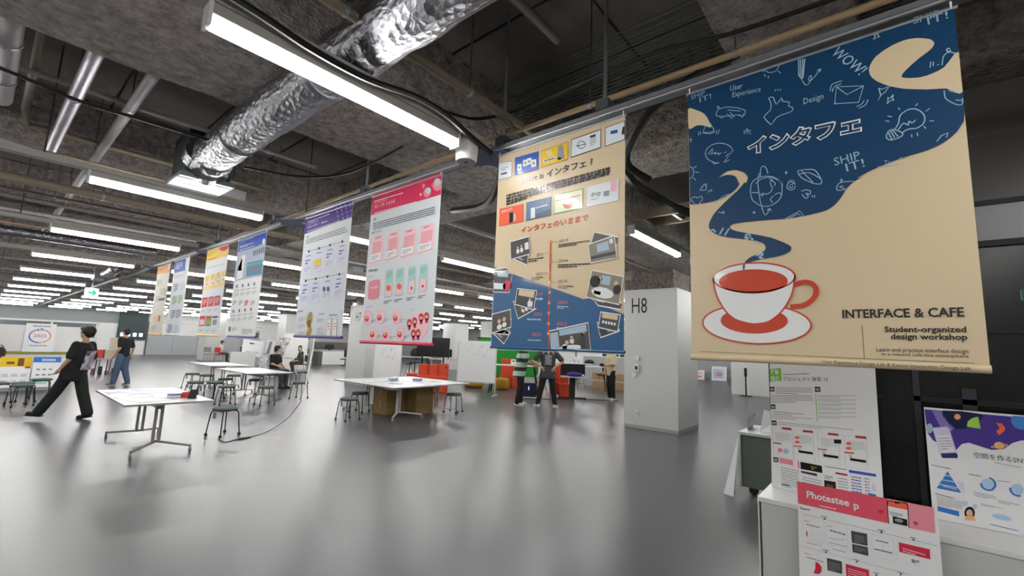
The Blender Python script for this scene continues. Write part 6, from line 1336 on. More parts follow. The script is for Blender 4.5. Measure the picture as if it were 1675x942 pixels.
MB().box(0, .5, -6, 0, .77, .8).build('countertop', 'countertop', t, bevel=.003, seg=1)
for i in range(5): MB().box(.006, .49, -.008 - 1.15 * (i + 1), -.016 - 1.15 * i, .05, .768).build('cabinet_front', 'counter', t, bevel=.003, seg=1)
MB().box(0, .5, -.006, 0, 0, .77).build('end_panel', 'countertop', t)
MB().box(.05, .48, -5.9, -.02, 0, .05).build('plinth', 'blackgap', t)
def poster(key, label, loc, w, h, tilt, zoff=0, hfull=None):
    t = thing('poster_board', label, 'poster', loc, -math.pi / 2); t.rotation_euler = (R(-tilt), 0, -math.pi / 2)
    MB().box(0, w, 0, .006, 0, h).build('board', 'board', t); draw(key, t, False, .0006, .0004, zoff); return t
poster('course', 'white course poster with green corner mark, leaning on the glass', (3.46, .645, .802), .565, .82, 5)
poster('pinkposter', 'white poster with coral pink header leaning on the counter front', (3.04, .455, .003), .585, .935, 6, .27)
poster('spaceposter', 'white poster with purple space header at the right edge', (3.48, -.125, .802), .841, .59, 4)
# white folding table behind the glass post with folded boards
t = thing('folding_table', 'white tipped folding table behind the dark glass post', 'table', (6.1, 1.2, 0)); MB().box(-.02, .75, -.48, .27, .7, .73).build('tabletop', 'whitelam', t); MB().box(0, .02, -.48, .25, .1, .7).build('side_panel', 'roomdark', t)
MB().box(-.02, .0, .25, .27, .1, .7).build('side_edge', 'whitelam', t); MB().bar((.05, .2, .1), (.1, -.3, .6), .05, .03).build('leg', 'legmetal', t); MB().bar((.05, -.3, .12), (.1, .05, .3), .05, .03).build('leg', 'legmetal', t); MB().tube([(.1, .15, .05), (.14, .15, .05)], .05, 14).build('caster', 'caster', t)
t = thing('foam_board', 'white board leaning on the folding table', 'board', (6.0, 1.5, 0)); MB().add([(-.05, 0, 0), (.0, .12, 0), (.1, -.04, .68), (.1, -.02, .68), (-.06, .01, 0), (-.01, .13, 0)], [(0, 1, 3, 2), (4, 5, 3, 2), (0, 1, 5, 4)]).build('sheet', 'whitelam', t)
t = thing('folded_box', 'folded white paper box on the folding table', 'box', (6.3, 1.3, .732))
MB().add([(0, .12, 0), (0, -.25, 0), (.3, -.25, 0), (.3, .12, 0), (0, .12, .14), (.15, .05, .22), (.3, .12, .14)], [(0, 1, 2, 3), (0, 4, 5, 3), (3, 5, 6)]).build('flap', 'whitelam', t); MB().add([(.0, -.02, 0), (.0, -.25, .02), (.25, -.02, .24), (.25, -.25, .2)], [(0, 1, 3, 2)]).build('flap', 'whitelam', t)
# ------------------------------------------------------------------ stools and tables
def caster(parent, x, y, r=.024, m='caster'):
    b = MB(); b.tube([(x - .012, y, r), (x + .012, y, r)], r, 12); b.tube([(x, y, r), (x, y, r * 2.4)], .008, 6); return b.build('caster', m, parent)
ST = thing('stool', 's', 'stool')
MB().lathe([(.02, .405), (.15, .405), (.175, .415), (.19, .43), (.188, .445), (.17, .458), (.1, .465), (.01, .467)], 28).build('seat', 'seat', ST, smooth=True)
for a in (45, 135, 225, 315):
    c, s_ = math.cos(R(a)), math.sin(R(a)); p = [(c * .11, s_ * .11, .405), (c * .165, s_ * .165, .402), (c * .19, s_ * .19, .385), (c * .2, s_ * .2, .35), (c * .235, s_ * .235, .05)]
    l = MB().tube(p, .0095, 8).build('leg', 'blackmetal', ST, smooth=True); caster(ST, c * .237, s_ * .237)
MB().box(-.19, -.165, -.02, .02, .3, .4).build('handle', 'greypanel2', ST)
stools = [(2.85, 8.6, 20, 'green grey round stool nearest the camera, right of the near table'), (4.05, 12.3, 0, 'round stool between the near table and the middle tables, front one'), (4.16, 13.5, 30, 'round stool behind the phone stand, right one of a pair'), (3.8, 13.75, 10, 'round stool behind the phone stand, left one of a pair'),
    (4.72, 14.5, 40, 'round stool just left of the front middle table'), (5.35, 15.75, 15, 'round stool between the two middle tables'), (4.77, 11.85, 0, 'round stool in front of the front middle table'), (5.3, 13.9, 20, 'round stool hidden under the front middle table'), (5.95, 12.6, 35, 'round stool at the right end of the front middle table'), (7.3, 16.3, 10, 'round stool behind the front middle table, dark seat'), (7.9, 16.6, 50, 'round stool right of the middle tables, near the hanging rope'),
    (4.7, 16.0, 0, 'round stool left of the rear middle table, right one of a pair'), (4.5, 16.7, 25, 'round stool left of the rear middle table, left one of a pair'), (.78, 14.2, 15, 'round stool at the left edge in front of the leaning boards'), (1.17, 15.7, 0, 'round stool beside the walking man in front of the blue board'), (.45, 14.9, 45, 'round stool cut off by the left edge of the picture'), (.82, 14.75, 60, 'round stool tucked behind the front one at the left edge'),
    (5.2, 8.75, 5, 'round stool at the left of the centre tables, front one'), (5.98, 9.6, 30, 'round stool at the left of the centre tables, rear one'), (7.75, 8.3, 20, 'dark round stool at the right end of the centre tables'), (7.0, 9.9, 0, 'round stool behind the centre tables, mostly hidden')]
for i, (x, y, a, lab) in enumerate(stools):
    if i == 0: ST.location = (x, y, 0); ST.rotation_euler = (0, 0, R(a)); tag(ST, lab, group='round stools on casters')
    else: dup(ST, (x, y, 0), R(a), lab, 'round stools on casters')
def table(lab, x0, x1, y0, y1, z=.72, m='legmetal', rz=0, tray=True, cm='castergrey', inset=.34):
    cx, cy = (x0 + x1) / 2, (y0 + y1) / 2; w, d = (x1 - x0) / 2, (y1 - y0) / 2; t = thing('folding_table', lab, 'table', (cx, cy, 0), rz)
    MB().box(-w, w, -d, d, z - .026, z - .002).build('edge_band', 'edge', t); MB().box(-w + .002, w - .002, -d + .002, d - .002, z - .003, z).build('tabletop', 'whitelam', t)
    fw = w * .66
    for s_ in (-1, 1):
        yp = s_ * (d - .02 - inset - .2); ye = s_ * (d - .2)
        for dx in (-.035, .035): MB().bar((dx, yp, .12), (dx, yp, z - .05), .03, .045).build('post', m, t)
        MB().box(-.09, .09, yp - .03, yp + .03, z - .06, z - .026).build('bracket', m, t)
        for sx in (-1, 1):
            f = MB().bar((0, yp, .13), (sx * fw, ye, .085), .035, .028).build('foot', m, t); caster(t, sx * fw, ye, .032, cm)
    MB().bar((0, -(d - .02 - inset - .2), z - .12), (0, d - .02 - inset - .2, z - .12), .035, .06).build('crossbar', m, t)
    if tray: MB().lathe([(.06, z - .085), (.17, z - .06), (.2, z - .03)], 24, (.08, -d * .35, 0)).build('tray', 'greypanel2', t, smooth=True)
    return t
table('white folding table nearest the camera with papers on it', 1.33, 2.33, 7.5, 9.62)
table('white folding table in the centre, left one of the joined pair', 5.62, 6.78, 7.85, 10.2, m='legwhite', tray=False)
table('white folding table in the centre, right one of the joined pair', 6.8, 7.96, 7.95, 10.3, m='legwhite', tray=False)
table('white folding table in the middle left, front one', 4.55, 5.7, 12.5, 14.85, m='legmetal', tray=False)
table('white folding table in the middle left, rear one', 4.72, 5.85, 15.95, 18.1, m='legmetal', tray=False)
# papers and things on the near table
def sheet(nm, lab, cat, x, y, z, w, h, rz, m, th=.002, group=None):
    return tag(MB().box(-w / 2, w / 2, -h / 2, h / 2, 0, th).build(nm, m, None, (x, y, z), (0, 0, rz)), lab, cat, group)
pmap = bpy.data.materials.new('printed_map'); pmap.use_nodes = True; N = pmap.node_tree.nodes; L = pmap.node_tree.links; tc = N.new('ShaderNodeTexCoord'); n = N.new('ShaderNodeTexNoise'); n.inputs['Scale'].default_value = 3.2; n.inputs['Detail'].default_value = 1; L.new(tc.outputs['Object'], n.inputs[0])
L.new(ramp(N, L, n.outputs['Fac'], .47, .56, rgb('e2e4ea'), rgb('8f9cc4')), N['Principled BSDF'].inputs['Base Color']); N['Principled BSDF'].inputs['Roughness'].default_value = .4; MATS['map'] = pmap
sheet('map_sheet', 'large printed blue grey sheet covering the near table', 'paper', 1.75, 8.9, .7205, .75, 1.2, 0, 'map'); sheet('paper_sheet', 'white paper sheet at the front corner of the near table', 'paper', 1.65, 7.95, .7225, .42, .5, .2, 'board'); sheet('paper_sheet', 'pale paper sheet in the middle of the near table', 'paper', 1.95, 8.2, .7245, .35, .4, -.3, 'whitelam')
t = thing('paper_box', 'blue and white flat box on the near table', 'box', (2.02, 8.13, .727), .3); MB().box(-.09, .09, -.06, .06, 0, .025).build('tray', 'whiteplastic', t); MB().box(-.088, .088, -.058, .058, .025, .04).build('lid', 'bluebox', t)
t = thing('leaflet', 'red and white folded leaflet between blue box and phone stand', 'leaflet', (2.1, 7.95, .723), .2); MB().add([(-.05, 0, 0), (.05, 0, 0), (.05, .02, .08), (-.05, .02, .08), (-.05, .06, 0), (.05, .06, 0)], [(0, 1, 2, 3), (3, 2, 5, 4)]).build('cover', 'redplast', t)
t = thing('phone_stand', 'black phone leaning on a stand at the right end of the near table', 'phone', (2.13, 7.8, .722), R(-30)); Mx = Matrix.Translation((0, 0, .0)) @ Matrix.Rotation(R(-38), 4, 'X'); MB().box(-.05, .05, -.006, .006, .0, .15, M=Mx).build('phone', 'blackplastic', t); MB().add([(-.04, -.0, 0), (.04, 0, 0), (0, .07, .09), (-.04, .12, 0), (.04, .12, 0)], [(0, 1, 2), (1, 4, 2), (4, 3, 2), (3, 0, 2)]).build('prop', 'blackmetal', t)
# plates and leaflets on the centre tables
for i, (x, y, w, h, m, lab) in enumerate(((5.95, 9.2, .3, .22, 'board', 'white leaflet stack at the left of the centre tables'), (6.35, 9.3, .35, .25, 'board', 'second white leaflet stack on the centre tables'), (6.25, 8.6, .3, .3, 'greypanel', 'grey paper on the centre tables'), (6.9, 9.2, .3, .25, 'board', 'white paper near the purple boxes on the centre tables'), (6.1, 8.2, .3, .2, 'board', 'white paper with red edge at the front of the centre tables'), (7.4, 8.6, .28, .2, 'greypanel', 'grey leaflet at the right end of the centre tables'))):
    sheet('leaflet_stack', lab, 'paper', x, y, .721, w, h, i * .4, m, .02 if i < 2 else .004)
for i, (x, y, lab) in enumerate(((6.62, 9.25, 'small lilac box, left one on the centre tables'), (6.85, 9.5, 'small lilac box behind the left one on the centre tables'), (7.15, 9.0, 'small lilac box, right one on the centre tables'))):
    t = thing('paper_box', lab, 'box', (x, y, .725), i); MB().box(-.1, .1, -.06, .06, 0, .06).build('body', mat('lilac_card', '9aa2d0', .6, 0, 0, 9, .2), t)
    MB().box(-.1, .1, -.06, .06, .06, .066).build('lid', 'board', t)
# cardboard boxes under the centre tables
def cbox(lab, x, y, z, w, d, h, rz=0):
    t = thing('cardboard_box', lab, 'box', (x, y, z), rz, 'cardboard boxes under the tables'); MB().box(-w / 2, w / 2, -d / 2, d / 2, 0, h).build('carton', 'cardboard', t, bevel=.004, seg=1); MB().box(-w / 2 - .001, w / 2 + .001, -.03, .03, h * .5, h + .001).build('tape', 'beige', t); MB().box(-.04, .04, -d / 2 - .002, d / 2 + .002, h * .6, h * .66).build('handle_slot', 'beigedark', t)
cbox('brown cardboard box under the centre tables, lower left', 6.45, 9.1, 0, .55, .5, .3, .1); cbox('brown cardboard box under the centre tables, upper left', 6.45, 9.1, .302, .55, .5, .3, .05); cbox('brown cardboard box under the centre tables, lower right', 7.02, 8.75, 0, .5, .5, .3, 0); cbox('brown cardboard box under the centre tables, upper right', 7.02, 8.75, .302, .5, .5, .3, -.04)
# rope with cord to the floor
cable('white rope hanging from the ceiling between banners and floor', [(5.1, 10.2, 4.25), (4.9, 9.9, 1.67), (4.76, 9.7, 1.18), (4.5, 9.3, .57), (4.36, 9.1, .42)], .014, 'whiteplastic', nm='rope')
cable('thin black cord lying on the floor beside the near stool', [(4.36, 9.1, .42), (4.15, 9.1, .12), (3.56, 8.53, .008), (3.06, 8.12, .008), (2.91, 8.12, .008), (2.71, 8.0, .008), (2.71, 8.35, .008)], .006, 'blackcable', nm='cord')
tag(MB().box(-.09, .09, -.014, .014, 0, .022).build('cord_adapter', 'blackplastic', None, (3.02, 8.125, 0), (0, 0, .1)), 'small black power adapter in the cord on the floor', 'adapter')
# ------------------------------------------------------------------ left side boards and far furniture
def board(lab, x, y, z, w, h, tilt, rz, items, m='board', nm='poster_board', cat='poster'):
    t = thing(nm, lab, cat, (x, y, z), rz); t.rotation_euler = (R(-tilt), 0, rz); MB().box(0, w, 0, .012, 0, h).build('board', m, t)
    for i, (g, x0, x1, z0, z1, mm) in enumerate(items): MB().box(x0 * w, x1 * w, -.004 - .001 * (i % 3), -.0005, z0 * h, z1 * h).build(g, mm, t)
    return t
P_ = lambda c: pm(c, False)
R90 = R(-40)
t = board('leaning poster with yellow header at the left edge', .5, 17.3, .12, .56, .8, 14, 0, [('header_print', 0, 1, .68, 1, P_('yellow')), ('header_print', .55, .75, .7, .95, P_('brown')), ('header_print', .2, .45, .76, .84, P_('brown')), ('panel_print', .8, .98, .62, .8, P_('redp'))] + [('panel_print', .1 + .3 * i, .3 + .3 * i, .35 - .2 * j, .45 - .2 * j, P_('pale2')) for i in range(3) for j in range(2)])
t = board('leaning poster with blue header beside the walking man', 1.08, 17.25, .12, .52, .8, 14, 0, [('header_print', 0, 1, .82, 1, P_('azure2')), ('header_print', .3, .8, .86, .94, P_('skypale')), ('panel_print', .1, .6, .1, .22, P_('mint'))] + [('panel_print', .15 + .22 * i, .28 + .22 * i, .38 + .18 * j, .43 + .18 * j, P_('grey')) for i in range(3) for j in range(2)])
t = thing('easel_shelf', 'low white shelf behind the leaning left posters', 'shelf', (1.0, 17.75, 0)); MB().box(-1.2, .75, -.1, .2, .0, .82).build('body', 'whiteplastic', t)
t = thing('poster_board', 'white poster with a coloured ring and the year 2023', 'poster', (1.06, 22.06, .87)); MB().box(0, .72, 0, .02, 0, .95).build('board', 'board', t)
ring = [(.36 + .25 * math.cos(R(a)), .53 + .22 * math.sin(R(a))) for a in range(0, 361, 10)]
for a, b_, c in ((0, 10, 'rose'), (10, 19, 'lilac'), (18, 28, 'azure2'), (27, 37, 'apricot')):
    mb = MB(); ribbon(mb, ring[a:b_], .035, lambda x, z: (x, -.004, z)); mb.build('ring_print', P_(c), t)
for st, x, z, w, h, c in (('2023', .21, .49, .3, .1, 'rose'), ('UT', .28, .7, .14, .09, 'azure2'), ('PRODUCT DESIGN', .16, .84, .42, .05, 'dark'), ('Designing Society', .15, .2, .42, .035, 'dark')):
    vs, fs = text_mesh(st, w, h, True); MB().add([(x + a, -.005, z + b2) for a, b2 in vs], fs).build('lettering', P_(c), t)
t = thing('partition_panel', 'white partition with an olive strip behind the 2023 poster', 'partition', (.5, 22.1, 0)); MB().box(-.1, 1.95, .02, .08, .8, 1.75).build('panel', 'whiteplastic', t); MB().box(-.1, 1.95, -.02, .02, .8, .88).build('strip', 'olive', t); MB().box(-.1, 1.95, .02, .08, 0, .8).build('base_panel', 'whitewall', t)
t = thing('red_box', 'red open box on the far left table', 'box', (2.75, 23.2, .62)); MB().box(0, .5, 0, .4, 0, .32).build('body', 'redplast', t); MB().box(.02, .48, .02, .38, .3, .33).build('paper', 'board', t)
t = thing('grey_box', 'grey box right of the red box on the far left table', 'box', (3.3, 23.2, .62)); MB().box(0, .36, 0, .4, 0, .3).build('body', 'tanbox', t); MB().box(.0, .36, 0, .4, .3, .32).build('lid', 'greypanel', t)
t = thing('low_table', 'low table with pinkish legs under the red box', 'table', (3.2, 23.3, 0)); MB().box(-.5, .55, -.25, .4, .58, .62).build('tabletop', 'greypanel', t)
for i in range(7): MB().bar((-.45 + i * .16, -.2 + (i % 2) * .5, 0), (-.42 + i * .16, -.1 + (i % 2) * .4, .58), .03, .03).build('leg', 'pinkleg' if i % 2 else 'blackmetal', t)
for i in range(5): MB().box(-.4 + i * .2, -.3 + i * .2, -.1, .1, .0, .15 + .08 * (i % 3)).build('bin', ('blackplastic', 'pinkleg')[i % 2], t)
t = thing('backpack', 'dark brown bag at the left edge above the yellow poster', 'bag', (.5, 19, .8)); MB().ball((0, 0, .14), .13, .1, .17).build('body', 'bagbrown', t, smooth=True); MB().tube([(-.06, 0, .28), (-.03, 0, .35), (.03, 0, .35), (.06, 0, .28)], .012).build('handle', 'blackplastic', t); MB().box(-.5, .4, -.2, .2, -.8, -.02).build('stand', 'whiteplastic', t)
t = thing('cardboard_bin', 'tall beige partition board beside the man in jeans', 'board', (3.6, 24.5, 0)); MB().box(0, .5, 0, .03, .9, 1.4).build('panel', 'tanbox', t); MB().box(.05, .45, .0, .02, 0, .9).build('support', 'greypanel', t)
# counter, shelves and display boards behind the seated man
t = thing('low_partition', 'low white partition in front of the display boards', 'partition', (9.0, 27, 0)); MB().box(-.1, 1.15, 0, .12, 0, .82).build('panel', 'whiteplastic', t, bevel=.02)
t = thing('display_board', 'tilted white display board behind the seated man in black', 'board', (9.75, 28, .6)); t.rotation_euler = (R(-12), R(6), 0); MB().box(0, 1.1, 0, .04, 0, .95).build('board', 'board', t); MB().box(.35, .6, -.01, 0, .7, .78).build('logo_print', P_('azure2'), t); MB().box(.2, .9, -.01, 0, .2, .3).build('panel_print', P_('pale2'), t); MB().tube([(.1, .05, .9), (.1, .5, -.6)], .015).build('leg', 'legwhite', t); MB().tube([(1, .05, .9), (1, .5, -.6)], .015).build('leg', 'legwhite', t)
t = thing('display_board', 'second tilted display board with grey strip, right of the first', 'board', (11.1, 28.4, .6)); t.rotation_euler = (R(-12), R(14), 0); MB().box(0, .45, 0, .04, 0, 1.0).build('board', 'board', t); MB().box(.12, .28, -.01, 0, .15, .9).build('panel_print', P_('grey'), t); MB().tube([(.2, .05, .9), (.2, .5, -.6)], .015).build('leg', 'legwhite', t)
for x, y, lab in ((11.3, 33, 'grey glazed cabinet behind the far seated man'), (12.6, 30, 'white shelf cabinet behind the display boards'), (14.4, 32, 'white shelf cabinet beside the column behind the foil boards')):
    t = thing('cabinet', lab, 'cabinet', (x, y, 0)); MB().box(0, 1.2, 0, .4, 0, 2.1).build('body', 'greypanel', t)
    for j in range(4): MB().box(.08, 1.12, -.02, 0, .15 + j * .48, .5 + j * .48).build('shelf_opening', 'bulkhead' if j % 2 else 'greypanel2', t); MB().box(.2, .8, -.04, -.02, .16 + j * .48, .38 + j * .48).build('binders', ('tanbox', 'board', 'greypanel2', 'roomdark')[j], t)
def foilboard(lab, p0, p1, w, rz):
    t = thing('foil_board', lab, 'board', p0, 0, None); d = Vector(p1) - Vector(p0); n = 12; vs = []; rnd = random.Random(int(p0[0] * 100)); side = Vector((math.cos(rz), math.sin(rz), 0)) * w
    for i in range(n + 1):
        for j in range(4): vs.append(d * (i / n) + side * (j / 3) + Vector((rnd.uniform(-.02, .02), rnd.uniform(-.02, .02), rnd.uniform(-.01, .01))))
    MB().add(vs, [(i * 4 + j, i * 4 + j + 1, i * 4 + j + 5, i * 4 + j + 4) for i in range(n) for j in range(3)]).build('sheet', 'board_foil', t, smooth=True)
foilboard('tall silver foil covered board leaning left of the seated woman, left one', (7.8, 19.9, 0), (8.55, 20.4, 1.68), .28, 0); foilboard('tall silver foil covered board leaning left of the seated woman, right one', (8.1, 20.0, 0), (8.85, 20.5, 1.64), .24, 0); foilboard('short crumpled silver foil board low beside the tall ones', (7.4, 19.8, 0), (7.85, 20.2, 1.0), .3, 0)
t = thing('lectern_desk', 'grey desk between the foil boards and the seated woman', 'desk', (9.1, 21.9, 0)); MB().box(-.3, .7, -.2, .5, .7, .74).build('desktop', 'greypanel', t); MB().box(-.2, -.16, -.15, .45, 0, .7).build('side_panel', 'greypanel2', t); MB().box(.1, .14, -.15, .45, 0, .7).build('side_panel', 'greypanel2', t)
t = thing('standing_banner', 'tall white panel behind the seated woman', 'partition', (11.3, 24.6, 0)); MB().box(-.75, .55, 0, .06, 0, 1.9).build('panel', 'whiteplastic', t); MB().box(.1, .4, -.01, 0, .5, .6).build('panel_print', P_('grey'), t); MB().prism([(.2, .75), (.3, .75), (.25, .85)], -.01, 0, lambda a, b, t: (a, t, b)).build('panel_print', P_('dark'), t)
t = thing('long_desk', 'white desk with a dark back left of the second column', 'desk', (14.3, 28, 0)); MB().box(.2, 3.2, 0, .05, .06, .9).build('front_panel', 'whiteplastic', t); MB().box(0, 3.2, 0, .8, .9, .94).build('desktop', 'greypanel', t); MB().box(-.1, .2, .0, .7, 0, .88).build('side_panel', 'bulkhead', t); MB().box(0, 3.2, .9, 1, 1.0, 1.5).build('back_panel', 'bulkhead', t)
t = thing('monitor', 'black monitor on the white desk left of the second column', 'monitor', (15.1, 28.3, .95)); MB().box(-.3, .3, 0, .04, .1, .4).build('screen', 'tvblack', t); MB().box(-.04, .04, 0, .04, 0, .1).build('stand', 'blackmetal', t)
t = thing('office_chair', 'dark office chair in front of the white desk', 'chair', (15.3, 26.6, 0)); MB().box(-.25, .25, -.25, .25, .44, .5).build('seat', 'seatdark', t, bevel=.03); MB().box(-.24, .24, -.27, -.2, .6, 1.1).build('backrest', 'blackplastic', t, bevel=.03); MB().tube([(0, 0, .1), (0, 0, .45)], .03).build('pole', 'blackmetal', t); [MB().bar((0, 0, .12), (.28 * math.cos(a), .28 * math.sin(a), .05), .03, .03).build('foot', 'blackmetal', t) for a in (0, 1.26, 2.5, 3.77, 5.0)]
# ------------------------------------------------------------------ centre: whiteboards, sofa, screen, high tables
def whiteboard(lab, x, y, w, h, z0, rz, feet=True):
    t = thing('whiteboard', lab, 'whiteboard', (x, y, 0), rz); MB().box(-w / 2, w / 2, -.01, .01, z0, z0 + h).build('board', 'board', t, bevel=.004, seg=1)
    for s_ in (-1, 1):
        MB().box(s_ * (w / 2 + .015) - .015, s_ * (w / 2 + .015) + .015, -.015, .015, .04, z0 + h * .97).build('post', 'legwhite', t)
        if feet: MB().box(s_ * (w / 2 + .015) - .02, s_ * (w / 2 + .015) + .02, -.3, .3, 0, .04).build('foot', 'legwhite', t)
    MB().box(-w / 2, w / 2, -.07, -.01, z0 - .03, z0 - .015).build('pen_tray', 'legwhite', t)
    b = MB(); rnd = random.Random(5)
    for k in range(12):
        cx, cz = rnd.uniform(-w * .25, w * .3), z0 + h * rnd.uniform(.6, .92); ribbon(b, [(cx + rnd.uniform(-.06, .06), cz + rnd.uniform(-.07, .07)) for _q in range(4)], .006, lambda a, c: (a, -.013, c))
    b.build('marker_writing', P_('grey'), t); return t
whiteboard('free standing whiteboard with faint scribbles left of the green screen', 11.1, 10.85, 1.35, 1.38, .42, R(-65.5))
t = whiteboard('white writing board standing beside the second column', 9.85, 14.2, .95, 1.35, .2, R(-42), True)
def sofa():
    t = thing('orange_sofa', 'bright orange modular bench seat behind the centre tables', 'sofa', (10.25, 12.25, 0), R(-46)); MB().box(-.45, .62, -.3, .1, 0, .55).build('base', 'orangefab', t, bevel=.03)
    for i, (a, b_) in enumerate(((-.4, -.08), (-.06, .26), (.28, .62))): MB().box(a, b_, .1, .38, .0, .93 + (.0 if i < 2 else .03)).build('backrest', 'orangefab', t, bevel=.03)
    MB().box(-.75, -.47, -.3, .38, .0, .62).build('side_block', 'orangefab', t, bevel=.03); MB().box(.52, .56, .09, .1, .8, .88).build('handle_hole', 'blackgap', t)
sofa()
t = thing('television', 'large black television on a dark stand behind the orange seat', 'television', (13.0, 15.4, 0), R(-52)); MB().box(-.72, .72, -.03, .03, 1.08, 1.92).build('screen', 'tvblack', t, bevel=.008); MB().box(-.5, -.44, 0, .06, 0, 1.1).build('leg', 'blackmetal', t); MB().box(.44, .5, 0, .06, 0, 1.1).build('leg', 'blackmetal', t); MB().box(-.6, .6, -.2, .3, .0, .04).build('base', 'blackmetal', t)
def hightable(lab, x, y, w, d, rz, z=1.0, m='blackmetal', top='whitelam'):
    t = thing('high_table', lab, 'table', (x, y, 0), rz); MB().box(-w / 2, w / 2, -d / 2, d / 2, z - .03, z).build('tabletop', top, t)
    for sx in (-1, 1):
        for sy in (-1, 1): MB().bar((sx * (w / 2 - .12), sy * (d / 2 - .1), z - .03), (sx * (w / 2 + .02), sy * (d / 2 - .02), 0), .055, .04).build('leg', m, t)
    return t
hightable('high table with black slanted legs left of the television', 13.6, 17.6, 1.7, .7, R(-48)); hightable('high white table with black legs right of the whiteboard', 12.7, 10.5, 1.7, .7, R(-55)); hightable('long high table with black legs behind the height adjustable desk', 15.8, 9.4, 1.8, .7, R(-48))
def barstool(lab, x, y, m='woodleg', seat='seatdark', z=.66):
    t = thing('bar_stool', lab, 'stool', (x, y, 0)); MB().lathe([(.05, z), (.17, z + .02), (.19, z + .05), (.17, z + .07), (.02, z + .05)], 18).build('seat', seat, t, smooth=True)
    for a in (45, 135, 225, 315): c, s_ = math.cos(R(a)), math.sin(R(a)); MB().tube([(c * .08, s_ * .08, z), (c * .24, s_ * .24, 0)], .012, 6).build('leg', m, t)
    MB().tube([(.19 * math.cos(R(a)), .19 * math.sin(R(a)), .25) for a in range(45, 406, 90)], .007, 5).build('footrest', m, t)
barstool('bar stool with slim wooden legs left of the man in beige', 15.9, 8.75); barstool('bar stool behind the height adjustable desk', 16.4, 10.0); barstool('black bar stool in front of the high table by the television', 13.0, 17.0, 'blackmetal', 'blackplastic'); barstool('dark bar stool behind the striped man', 12.8, 9.35, 'woodleg', 'tanbox', .62)
t = thing('office_chair', 'black mesh office chair behind the table by the television', 'chair', (14.0, 17.9, 0), R(-48)); MB().box(-.25, .25, -.25, .25, .7, .76).build('seat', 'blackplastic', t, bevel=.02); MB().ball((0, .25, 1.15), .3, .05, .27).build('backrest', 'blackplastic', t, smooth=True); MB().tube([(0, 0, 0), (0, 0, .7)], .03).build('pole', 'blackmetal', t); MB().tube([(0, .25, .74), (0, .27, 1.1)], .02).build('back_frame', 'blackmetal', t)
for i, (x, y) in enumerate(((15.0, 16.9), (15.35, 16.6))):
    t = thing('monitor', ('black monitor on the far desks right of the television, left one', 'black monitor on the far desks right of the television, right one')[i], 'monitor', (17.7 + i * .7, 19.6 - i * .7, .82)); t.rotation_euler = (0, 0, R(-48)); MB().box(-.2, .2, 0, .04, .1, .55).build('screen', 'tvblack', t); MB().box(-.03, .03, 0, .04, 0, .12).build('stand', 'blackmetal', t)
for i, (x, y, lab) in enumerate(((17.4, 19.5, 'grey desk with monitors far behind the whiteboard'), (15.9, 15.6, 'grey desk on casters just right of the television'))):
    t = thing('desk', lab, 'desk', (x, y, 0), R(-48)); MB().box(-.9, 1.3, -.35, .35, .78, .82).build('desktop', 'greypanel', t)
    for sx in (-.8, 1.2): MB().box(sx, sx + .05, -.3, .3, 0, .78).build('leg', 'legmetal', t)
t = thing('tool_cart', 'red tool cart under the far desk behind the whiteboard', 'cart', (17.0, 15.4, .1), R(-48)); MB().box(-.4, .4, -.2, .2, .0, .35).build('tray', 'redplast', t); [caster(t, sx, sy, .04) for sx in (-.35, .35) for sy in (-.15, .15)]
for c in children(t):
    if c.name.startswith('caster'): c.location = (0, 0, -.1)
t = thing('white_bag', 'white and grey bag hanging on a chair right of the television', 'bag', (14.9, 15.0, .5)); MB().ball((0, 0, .35), .2, .16, .33).build('body', 'greycloth', t, smooth=True); MB().tube([(0, 0, -.5), (0, 0, .1)], .02).build('stand', 'legmetal', t)
t = thing('green_screen', 'bright green backdrop screen behind the high table', 'screen', (14.55, 13.9, 0), R(-48)); MB().box(-.2, 2.6, 0, .03, .35, 2.0).build('cloth', 'greenscreen', t); MB().tube([(-.25, 0, 2.0), (2.65, 0, 2.0)], .02).build('top_bar', 'blackmetal', t); MB().tube([(-.2, 0, 0), (-.2, 0, 2.0)], .015).build('post', 'blackmetal', t); MB().tube([(2.6, 0, 0), (2.6, 0, 2.0)], .015).build('post', 'blackmetal', t)
for x, y, r, lab in ((12.9, 12.7, .42, 'yellow round pouf under the whiteboard'), (13.3, 11.6, .3, 'yellow pouf between the legs of the high table')):
    tag(MB().lathe([(r * .8, .03), (r * .97, .1), (r, .25), (r * .95, .38), (r * .75, .44), (.05, .45)], 24).build('pouf', 'yellowfab', None, (x, y, 0), smooth=True), lab, 'pouf')
for x, y, z, w, h, lab in ((14.25, 12.15, 0, .5, 1.15, 'orange block seat standing behind the yellow pouf'), (14.1, 11.4, 0, .42, .95, 'orange block seat left of the striped man'), (13.6, 9.25, 0, .45, 1.05, 'orange block seat between the striped man and the man in black'), (13.35, 8.75, 0, .3, 1.0, 'orange block seat right of the man in black')):
    t = thing('block_seat', lab, 'seat', (x, y, z), R(-48)); MB().box(-w / 2, w / 2, -.2, .2, 0, .45).build('seat', 'orangefab', t, bevel=.02); MB().box(-w / 2, w / 2, .1, .3, 0, h).build('backrest', 'orangefab', t, bevel=.02)
t = thing('table_sign', 'small white standing card on the high table', 'sign', (12.95, 10.75, 1.0), R(-50)); MB().box(-.1, .1, -.01, .01, 0, .19).build('card', 'board', t); MB().box(-.05, .05, -.014, -.01, .1, .14).build('panel_print', P_('dark'), t)
